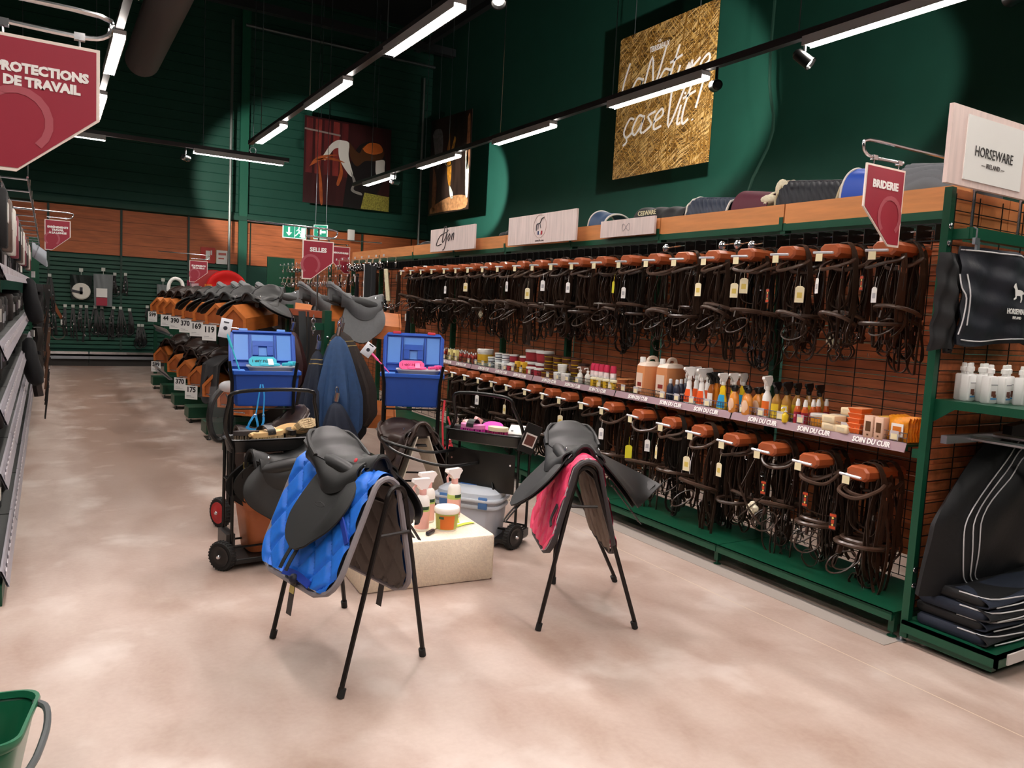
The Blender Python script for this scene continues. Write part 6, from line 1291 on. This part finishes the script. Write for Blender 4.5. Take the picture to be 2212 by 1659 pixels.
def arm_proto():      # local: tip face at origin facing -x, body along +x
    O = [(-.125, -.085), (-.125, .04), (0, .16), (.125, .04), (.125, -.085)]
    O2 = [(a*.76, c*.76-.006) for a, c in O]
    mx = frame((0, 0, 0), (0, 1, 0), (0, 0, 1))
    t = B().prism([(a*.985, c*.985) for a, c in O], .018, .62, mx).build('saddle_arm', WOODH, isl)
    n = 5; vs = [(0, a, c) for a, c in O]+[(0, a, c) for a, c in O2]+[(.016, a, c) for a, c in O2]
    B().add(vs, [(i, (i+1) % n, n+(i+1) % n, n+i) for i in range(n)]+[(n+i, n+(i+1) % n, 2*n+(i+1) % n, 2*n+i) for i in range(n)]).add([(0, a, c) for a, c in O]+[(.013, a, c) for a, c in O], [(i, n+i, n+(i+1) % n, (i+1) % n) for i in range(n)]).build('front_frame', WOODH, t); B().add([(.016, a, c) for a, c in O2], [tuple(range(n))]).build('front_panel', WOODHD, t)
    B().tube([(-.012, -.06, -.055), (-.014, .07, -.05)], .006, 5).build('ticket_bar', CHR, t)
    return t
ap = arm_proto(); apk = list(ap.children); na = 0; islm = wm(isl).inverted()
def arm(x, y, z, hd, lab):
    global na
    mx = islm @ TR(x, y, z, hd, R(-5)); na += 1
    if na == 1: ap.matrix_basis = mx; return ap
    a2 = ap.copy(); COL.objects.link(a2); a2.matrix_basis = mx
    for c in apk: d = c.copy(); COL.objects.link(d); d.parent = a2
    return a2
def price(x, y, z, s, n_, i_=0):
    t = thing('price_card', 'white price card reading %s on the %s %s saddle arm from the near end' % (s, ORD[i_], n_.split()[0]), 'price card', (x, y, z), R(-42), 'price cards on the saddle arms')
    B().box((0, 0, 0), (.16, .003, .16)).build('card', PRICE, t); B().box((0, -.004, .085), (.10, .004, .008)).build('clip_bar', CHR, t)
    if s: text(s, .082, mat('1c1c20', .5), t, FACE_FRONT((.0, -.0025, .03)), world=False, bold=.0028, sx=.98)
    B().box((-.03, -.0022, -.04), (.06, .001, .004)).box((-.01, -.0022, -.055), (.10, .001, .003)).build('small_print', mat('8a8a90', .5), t)
YT = [7.60, 8.50, 9.30, 10.12, 11.0, 11.9, 12.7, 13.5]
HD = R(48)
NM = ['', '119', '169', '370', '390', '44', '', '599']
for i, y in enumerate(YT):
    arm(1.50, y, 1.31, HD, 'upper wooden saddle arm on the aisle side, %s from the near end' % ORD[i])
    if NM[i]: price(1.43, y-.05, 1.165, NM[i], 'upper row', i)
YL = [7.25, 7.75, 8.6, 9.6, 10.5, 11.4, 13.0]
NL = ['', '', '', '175', '370', '', '599']
for i, y in enumerate(YL):
    z = .56 if i != 2 else .62
    arm(1.50, y, .56, HD, 'lower wooden saddle arm on the aisle side, %s from the near end' % ORD[i])
    if NL[i]: price(1.43, y-.05, .42, NL[i], 'lower row', i)
for i, (y, z) in enumerate(((6.75, 1.31), (7.9, 1.31), (6.8, .50), (8.0, .50))):
    arm(2.74, y-.15, z, R(168), ('near upper', 'far upper', 'near lower', 'far lower')[i]+' wooden saddle arm on the right side of the island')
# saddles on the racks (copies of light prototypes)
sg = saddle('saddle', 'grey suede saddle on the near right wooden arm', R(13), SG, SGF, SGD, mtx=TR(2.36, 6.62, 1.50, R(-12), R(2)), flapL=.38, straps_=False, fwd=.05)
flapmark(-1, sg, R(13), .4, .14, .0, SGD)
KIDS[sg.name] = [(c, []) for c in sg.children]
def cp(src, mx, lab, grp='saddles on the racks'):
    if src.name not in KIDS: KIDS[src.name] = [(c, []) for c in src.children]
    return dup(src, mx, lab, grp)
cp(sg, TR(2.28, 7.25, 1.50, R(-12), R(2)), 'grey saddle behind the near right one, cantle showing')
for i, (x, y, z) in enumerate(((2.0, 8.2, 1.47), (2.0, 9.0, 1.49), (2.05, 9.7, 1.49), (2.05, 10.6, 1.49))): cp(sg, TR(x+.12, y, z+.04, R(-25), R(-3)), 'grey saddle seat rising over the top board, %s from the near end' % ORD[i+1])
bk0 = saddle('saddle', 'black saddle lying over the nearest upper saddle arm', R(62), SG if 0 else mat('2b2b2b', .55, 0, .1, 60), mat('2f3031', .55), SP, mtx=TR(1.78, 7.86, 1.46, R(228), R(3)), flapL=.40, straps_=False); bk0['group'] = 'saddles on the racks'
brs = saddle('saddle', 'brown leather saddle on the second upper arm', R(30), SBR, SFR, SFR, mtx=TR(1.76, 11.25, 1.46, R(228)), flapL=.36, straps_=False); brs['group'] = 'saddles on the racks'
for i, (y, src) in enumerate(((8.75, bk0), (9.55, bk0), (10.4, bk0), (12.1, brs), (12.95, brs), (13.8, brs))): cp(src, TR(1.74, y, 1.455, R(228), R(rnd.uniform(-3, 4))), 'saddle on an upper arm of the aisle side, %s from the near end' % ORD[i+1+(i > 2)])
for i, y in enumerate((8.8, 9.8, 10.8, 11.7, 13.2)): cp(brs, TR(1.72, y, .71, R(228), R(rnd.uniform(-3, 4))), 'brown saddle on a lower arm of the aisle side, %s from the near end' % ORD[i])
# cloth cover and bagged girth on the lower arms
t = thing('saddle_cover', 'black cloth saddle cover draped over the lower arms of the rack', 'cover', (1.6, 8.9, .6)); B().grid(lambda u, v: (1.45+.45*u+.02*sin(9*v), 8.3+1.0*v-.1*u, .72+.22*sin(pi*u)**.6*(1-.35*v)-.3*(u < .08)+.02*sin(11*v+5*u)), 20, 24, .02).build('cloth', BLKC, t, True)
t = thing('bagged_girth', 'black girth in a clear plastic bag hanging from the lower near arm', 'girth', (1.36, 7.6, .1)); B().tube([(.08, 0, .62), (-.04, -.05, .48), (-.07, -.05, .3), (-.03, -.06, .14), (.05, -.06, .12), (.12, -.05, .3), (.13, -.0, .5)], .028, 8, k=4).build('girth', BLK, t)
B().rbox((.04, -.07, .36), (.24, .03, .5), .02, .005, 3).build('clear_bag', mat('d8dce0', .15, 0, alpha=.05), t)
t = thing('bag_label', 'crumpled clear label bag on the lower arm behind the trolley', 'bag', (1.44, 7.45, .72)); B().ball((0, 0, 0), .07, 10, 7, sc_=(1.3, .6, .8)).ball((.09, -.02, .04), .05, 8, 6, sc_=(1.3, .5, .8)).build('crumpled_bag', mat('d4d6da', .25, 0, alpha=.75), t)
for i, (y, z) in enumerate(((12.4, .98), (12.4, .38))):
    t = thing('hook_rail', 'grey slanted hook rail on the aisle side of the rack, %s' % ('upper', 'lower')[i], 'rail', (1.4, y, z)); B().add([(1.46, y-.9, z), (1.46, y+.8, z), (1.40, y+.8, z+.08), (1.40, y-.9, z+.08)], [(0, 1, 2, 3)]).bx(1.44, 1.48, y-.9, y+.8, z-.02, z).build('rail', STEEL, t, True)
# hanging rugs at the island end
def hang(name, lab, cx, cy, zt, zb, w_, d_, m, seed, lean=0, tie=True, stripes=0, cat='rug', bulge=.55):
    t = thing(name, lab, cat, (cx, cy, zb), 0, 'rugs hung at the island end'); r = random.Random(seed); ph = r.uniform(0, 6); nf = r.choice((7, 8, 9))
    rings = []
    for i in range(23):
        v = i/22; z = zt-(zt-zb)*v; env = (.10+.9*min(1, (v/.6))**bulge)*(1 if v < .86 else (1-((v-.86)/.14)**2*.35))
        rings.append([(lean*v+w_*env*cos(q)*(1+.13*sin(nf*q+ph+2*v)*min(1, v*2)), d_*env*sin(q)*(1+.22*sin(nf*q+ph+1.2-v)*min(1, v*2)), z-zb+.02*sin(3*q+ph)*v) for q in [2*pi*k/40 for k in range(40)]])
    rings[-1] = [(x, y, z+.02*sin(4*i)) for i, (x, y, z) in enumerate(rings[-1])]
    B().loft(rings).build('cloth', m, t)
    for s in range(stripes):
        v = .12+.05*s; i = int(v*22); B().loft([[(x*1.03+lean*v*-.03, y*1.03, z-.012*k) for x, y, z in rings[i]] for k in (0, 1)], True, False).build('gold_stripe', GOLD, t)
    B().tube([(0, 0, zt-zb+.01), (.01, -.01, zt-zb+.08)], .02, 8).tube([(.012*cos(q), -.02, zt-zb+.10+.03*sin(q)) for q in [i*pi/4 for i in range(8)]], .004, 5, True).build('snap_hook', CHR, t)
    return t
hang('hanging_rug', 'blue cloth rug hanging from a hook at the island end', 2.03, 6.15, 1.27, .42, .19, .13, NAVYL, 3, .02)
hang('hanging_rug', 'brown rug with gold stripes hanging right of the blue one', 2.13, 6.38, 1.30, .50, .24, .15, BRWN, 5, .10, stripes=2)
hang('hanging_rug', 'black rug hanging behind the brown striped rug', 2.20, 6.45, .95, .36, .18, .14, BLKC, 6, .02)
hang('hanging_rug', 'dark navy rug with gold stripes left of the blue one', 1.88, 6.2, 1.15, .40, .12, .10, NAVY, 8, -.02, stripes=2)
hang('hanging_rug', 'navy rug hanging low in front of the others', 1.98, 6.0, .75, .22, .15, .10, mat('1c2436', .7, 0, .1, 30), 9, .06)
hang('hanging_rug', 'wine brown leather rug hanging left under the saddle flap', 1.78, 6.6, 1.28, .80, .13, .10, mat('3a1e1e', .4), 11, -.02)
for i, (x, z) in enumerate(((1.93, 1.36), (2.16, 1.34))):
    t = thing('snap_chain', ('chrome snap chain on the left of the island post', 'chrome snap chain on the right of the island post')[i], 'chain', (x, 6.5, z)); b = B()
    for k in range(5): b.tube([(.016*cos(q)*(1 if k % 2 else .4), .012*cos(q)*(0 if k % 2 else 1), .05-.032*k+.022*sin(q)) for q in [j*pi/4 for j in range(8)]], .0045, 5, True)
    b.build('links', CHR, t)
t = thing('leather_strap', 'grey leather strap hanging behind the tool box from the saddle flap', 'strap', (1.95, 6.95, .95))
for k in range(3): B().strap([(.03*k, 0, .50), (.03*k+.01, -.02, .2), (.03*k, 0, -.04)], .05 if k == 0 else .018, .004, side=(1, 0, 0)).build('strap_tail', mat('33373a', .5), t)
# ---------------- far goods on the back wall ----------------
def bag_item(name, lab, x, z, w_, h_, m, extra=None, cat='bag'):
    t = thing(name, lab, cat, (x, 18.2, z)); B().grid(lambda u, v: ((u-.5)*w_*(1-.1*(1-v)), -.03*sin(pi*u)-.008*sin(20*u+6*v), (v-1)*h_), 14, 10, .02).build('bag_film', m, t)
    B().box((0, -.01, .10), (.07, .006, .07)).tube([(0, .1, .06), (0, -.02, .06), (0, -.02, .0)], .005, 5).build('hook', mat('c8ccc4', .4), t); return t
t = bag_item('bagged_pad', 'clear bag with round white fleece pad on the green slat wall', .60, 1.82, .40, .50, mat('2a3230', .2, 0, alpha=.75))
B().lathe([(.16, 0), (.17, .01), (.15, .03), (.0, .035)], n=18, mtx=M4.Translation(V((.0, -.03, -.33))) @ M4.Rotation(R(90), 4, 'X')).build('white_pad', mat('e8e4da', .8), t)
B().box((0, -.07, -.35), (.2, .01, .05), M4.Rotation(.2, 4, 'Y')).box((0, -.07, -.32), (.05, .01, .14)).build('dark_print', mat('2c2c34', .5), t)
t = bag_item('bagged_rug', 'grey plastic bag with red and white label on the green slat wall', 1.0, 1.86, .36, .66, mat('7e8486', .2))
B().box((-.03, -.06, -.38), (.2, .01, .18)).build('white_label', WHT, t); B().box((-.03, -.06, -.56), (.2, .01, .16)).build('red_label', mat('a82840', .5), t)
bag_item('bagged_item', 'round clear packet hanging near the rack on the slat wall', 2.13, 1.72, .24, .30, mat('9aa0a0', .2, 0, alpha=.6))
DK = mat('12100f', .5)
xs = [(.12, 1.15, .62, 0), (.32, 1.15, .6, 0), (.46, 1.15, .7, 1), (.60, 1.15, .5, 0), (.70, 1.15, .75, 1), (.86, 1.15, .6, 2), (.98, 1.15, .6, 2), (1.2, 1.15, .65, 2), (1.33, 1.15, .6, 2), (1.5, 1.12, .55, 2), (1.68, .80, .5, 2), (1.75, .80, .45, 2), (1.22, 1.85, .45, 2), (1.42, 1.86, .45, 0), (.05, 1.75, .8, 2), (1.84, 1.2, .3, 0), (2.05, 1.2, .3, 0), (.0, 1.1, .5, 2), (-.12, 1.2, .7, 1)]
for i, (x, z, h, k) in enumerate(xs):
    t = thing('harness', 'black harness on the green slat wall, %s counting from the left' % ORD[sorted(q[0] for q in xs).index(x)], 'harness', (x, 18.325, z-h), 0, 'black harness on the slat wall'); w_ = .05+.04*(k == 2); r = random.Random(i)
    b = B()
    for s in range(3+2*(k == 2)): a = r.uniform(-w_, w_); b.strap([(a*.3, 0, h), (a, -.03-.02*s, h*.5), (a*1.2+r.uniform(-.03, .03), -.02, r.uniform(0, .12))], .028, .008, side=(1, 0, 0))
    if k == 2: b.tube([(w_*cos(q), -.04, h*.3+.12*sin(q)) for q in [j*pi/5 for j in range(10)]], .012, 5, True)
    b.build('straps', DK, t); b = B()
    for s in range(4): b.box((r.uniform(-w_, w_), -.07, r.uniform(.1, h*.8)), (.016, .01, .03))
    b.build('buckles', CHR, t); B().box((0, -.02, h+.03), (.06, .006, .06)).build('hook_card', mat('c8ccc4', .4), t)
t = thing('coiled_rope', 'dark coiled ring hanging low at the left of the slat wall', 'rope', (.20, 18.38, .62)); B().tube([(.12*cos(q), -.04, .13*sin(q)) for q in [j*pi/10 for j in range(20)]], .014, 6, True).build('coil', mat('5a544c', .5), t)
t = thing('tan_strap', 'tan leather strap slanting with white tag on the slat wall', 'strap', (.18, 18.33, 1.0)); B().strap([(-.1, 0, .35), (-.02, -.02, .12), (.08, 0, -.08)], .06, .01, side=(1, 0, 0)).build('strap', mat('8a4a24', .5), t); B().box((.1, -.02, -.16), (.08, .006, .11)).build('tag', WHT, t)
t = thing('base_shelf', 'long chrome fronted shelf along the foot of the green slat wall', 'shelf', (1.2, 17.9, 0))
for x0, x1 in ((-.4, .72), (.73, 1.94), (1.95, 3.1)): B().bx(x0, x1, 17.75, 18.3, .20, .24).bx(x0, x1, 17.75, 17.77, .14, .24).build('shelf_bay', STEEL, t, True); B().bx(x0, x1, 17.80, 17.82, .0, .13).build('plinth', mat('2a2624', .7), t, True); B().bx(x0+.01, x1-.01, 17.75, 17.76, .24, .29).build('front_lip', CHR, t, True)
t = thing('display_unit', 'low green display unit behind the saddle rack carrying red lids', 'display unit', (2.6, 15.5, 0))
B().bx(1.75, 3.5, 14.6, 14.64, .1, 1.30).bx(1.75, 3.5, 14.64, 16.3, 1.20, 1.24).build('unit_shell', GREEN2, t, True)
for x in (1.78, 3.47):
    for y in (14.66, 16.25): B().bx(x-.03, x+.03, y-.03, y+.03, 0, 1.2).build('leg', GREEN2, t, True)
t = thing('feed_lid', 'big red round feed lid standing behind the saddle rack', 'lid', (3.0, 15.9, 1.645)); MR = M4.Rotation(R(90), 4, 'X')
B().lathe([(.38, 0), (.40, .02), (.38, .05), (.30, .055), (.28, .04), (.1, .045), (.0, .06)], n=32, mtx=MR).build('lid', mat('d01c1c', .35), t)
t = thing('feed_lid', 'second darker red lid partly behind the bright red one', 'lid', (2.78, 16.1, 1.645)); B().lathe([(.38, 0), (.40, .02), (.38, .05), (.30, .055), (.0, .06)], n=32, mtx=MR).build('lid', mat('9c1a1c', .4), t)
t = thing('white_hook', 'white bent pipe hook rising behind the saddle rack', 'hook', (1.95, 14.9, 1.345)); B().tube([(-.12, 0, .1), (-.11, 0, .35), (-.03, 0, .46), (.08, 0, .43), (.12, 0, .3), (.12, 0, -.1)], .03, 8, k=4).build('pipe', WHT, t)
for i, (x, z, w_, h, c, lb) in enumerate(((2.32, 1.495, .12, .5, 'd8b8c0', 'pale pink tall pack behind the rack'), (2.50, 1.495, .1, .5, 'd87a30', 'orange lead ropes hanging behind the rack'), (2.2, 1.52, .1, .55, '8c2c48', 'crimson whip bundle behind the rack'), (2.1, 1.315, .16, .14, 'e4e4e2', 'white pack behind the rack'))):
    t = thing('display_pack', lb, 'pack', (x, 15.0, z-h/2)); b = B()
    if i in (1, 2): [b.tube([(q*w_/4-w_/2, 0, 0), (q*w_/4-w_/2+.01, 0, h)], .012, 5) for q in range(5)]
    else: b.box((0, 0, h/2), (w_, .05, h), M4.Rotation(-.08, 4, 'Y'))
    b.build('pack', mat(c, .5), t)
t = thing('whip_rack', 'white wire rack full of striped whips behind the saddle arms', 'rack', (2.05, 14.62, 1.305))
for k in range(16): B().bx(-.2+.05*k, -.185+.05*k, -.03, .0, 0, .16).build('stripe_post', WHT if k % 2 else mat('7a4a6a', .5), t)
B().bx(-.22, .6, -.02, .02, .15, .17).build('rail', WHT, t)
# ---------------- left shelving ----------------
lf = thing('left_shelving', 'left hand shelving with grey price rails and hanging goods', 'shelving', (-.45, 9, 0))
LX = -.19
for k in range(9):
    y = 4.35+1.25*k
    B().bx(-.66, -.60, y-.03, y+.03, 0, 2.2).build('upright', GREEN, lf, True)
    if k < 8:
        B().bx(-.63, -.61, y+.03, y+1.22, .1, 2.15).build('back_panel', mat('15120f', .8), lf, True)
        for z in ((1.62, 1.24, .93, .62, .14) if k < 6 else (.14,)):
            B().bx(-.60, LX-.01, y+.01, y+1.24, z-.02, z).build('shelf', mat('3a3d3c', .5), lf, True)
            B().add([(LX, y+.01, z+.03), (LX, y+1.24, z+.03), (LX+.03, y+1.24, z-.05), (LX+.03, y+.01, z-.05), (LX-.01, y+.01, z+.03), (LX-.01, y+1.24, z+.03), (LX+.02, y+1.24, z-.05), (LX+.02, y+.01, z-.05)], [(0, 3, 2, 1), (4, 5, 6, 7), (0, 1, 5, 4), (2, 3, 7, 6)]).build('price_rail', mat('a8a4ac', .4, .2), lf, True)
            b = B(); [b.box((LX+.016, y+.08+.14*q, z-.008), (.004, .07, .05), M4.Identity(4)) for q in range(9)]; b.build('rail_cards', mat('c8c2c8', .4), lf, True, stuff=True)
B().bx(-.58, LX, 4.35, 14.3, .0, .1).build('plinth', GREEN2, lf, True)
k = 0
GLV = [mat('17171a', .7, 0, .2, 30), mat('26221f', .6, 0, .2, 30), mat('3a3230', .6, 0, .3, 20), mat('8a8e94', .4)]
for z, ys in ((1.62, 24), (1.24, 24), (.93, 24), (.62, 22), (.14, 16)):
    for i in range(ys):
        y = 4.5+i*.30; k += 1; r = random.Random(k); h = r.uniform(.16, .26)
        t = thing('boxed_goods', 'dark packed item on the left shelving, %s shelf, %s from the near end' % ({1.62: 'top', 1.24: 'second', .93: 'third', .62: 'fourth', .14: 'lowest'}[z], ORD[min(i, 23)]), 'pack', (-.34-r.uniform(0, .04), y, z+.001), r.uniform(-.15, .15), 'packed goods on the left shelving')
        B().rbox((0, 0, h/2), (.18, .22, h), .03, .01, 3).build('pack', GLV[r.randrange(3)], t); B().box((.092, 0, h*.5), (.004, .10, h*.4)).build('card', mat(r.choice(('c8c4c8', 'e0dcd8', '7a6a78', '90949c')), .5), t)
for i in range(14):
    y = 9.2+.38*i; z = (1.5, 1.05, .7)[i % 3]; r = random.Random(100+i)
    t = thing('riding_boot' if i in (2, 7) else 'hanging_goods', 'dark packed tack hanging beside the left aisle, %s from the near end' % ORD[i], 'hanging goods', (LX+.10, y, z-.35), 0, 'tack hanging along the left aisle')
    B().grid(lambda u, v: (.05*sin(pi*u)+.01*sin(9*v+i), (u-.5)*.2, .42*v), 8, 8, .05).build('goods', GLV[i % 3], t)
    b = B(); [b.strap([(.06+.02*q, -.08+.05*q, .42), (.10, -.08+.05*q, .15), (.07, -.06+.05*q, r.uniform(-.3, .02))], .016, .004) for q in range(4)]; b.build('straps', mat('5a3a26', .5) if i % 2 else DK, t)
    b = B(); [b.box((.11, r.uniform(-.1, .1), r.uniform(-.1, .4)), (.01, .02, .02)) for q in range(5)]; b.build('buckles', CHR, t)
for i, (y, z) in enumerate(((8.9, 1.40), (8.3, .86))):
    t = thing('hanging_sock', ('black padded leg guard hanging at the second left shelf', 'black padded leg guard hanging low by the left aisle')[i], 'leg guard', (LX+.05, y, z-.22), R(25))
    B().loft([[(w_*cos(q)*(1+.08*sin(3*q+i))+o_, w_*1.2*sin(q), zz) for q in [j*pi/7 for j in range(14)]] for zz, w_, o_ in ((.44, .02, .0), (.40, .05, 0), (.25, .065, .01), (.12, .075, .04), (.03, .06, .06), (0, .02, .06))]).build('guard', BLKC, t)
    B().strap([(.06, -.08, .3), (.085, 0, .3), (.06, .08, .3)], .03, .004, side=(0, 0, 1)).build('strap', DK, t); B().box((.03, 0, .48), (.004, .07, .06)).build('hang_card', WHT, t)
t = thing('packed_hood', 'clear bag with pale printed hood on top of the left shelving', 'bag', (-.16, 11.9, 1.92)); B().grid(lambda u, v: (.16*u, -.03*sin(pi*v), .2*v-.12*u), 8, 8, .04).build('bag', mat('a8b0ba', .3), t)
t = thing('wire_top_rack', 'chrome wire rack with hanging packs on top of the left shelving', 'rack', (-.3, 9, 1.95))
b = B(); [b.tube([(x, 4.6, 2.08), (x, 12.6, 2.08)], .006, 5) for x in (-.5, -.35, -.2, -.08)]; [b.tube([(-.5, 4.7+.6*q, 2.08), (-.08, 4.7+.6*q, 2.08), (-.08, 4.7+.6*q, 2.15)], .005, 5) for q in range(14)]; b.build('wires', CHR, t, True)
for i in range(12):
    y = 4.9+.62*i; t = thing('hanging_pack', 'mixed packed item hanging from the top wire rack, %s from the near end' % ORD[i], 'pack', (-.20, y, 1.72), 0, 'packs under the top wire rack')
    B().rbox((0, 0, .17), (.05, .2, .3), .02, .008, 3).build('pack', [GLV[0], mat('6a5a52', .4), mat('e0dcd4', .5), mat('8c4450', .5)][i % 4], t); B().box((.028, 0, .2), (.004, .1, .1)).build('label_card', WHT, t); B().tube([(0, 0, .32), (0, 0, .36)], .005, 5).build('hook', CHR, t)
o = B().bx(-.23, -.10, 13.9, 13.95, .1, 2.28).build('end_panel', GREEN, lf, True)
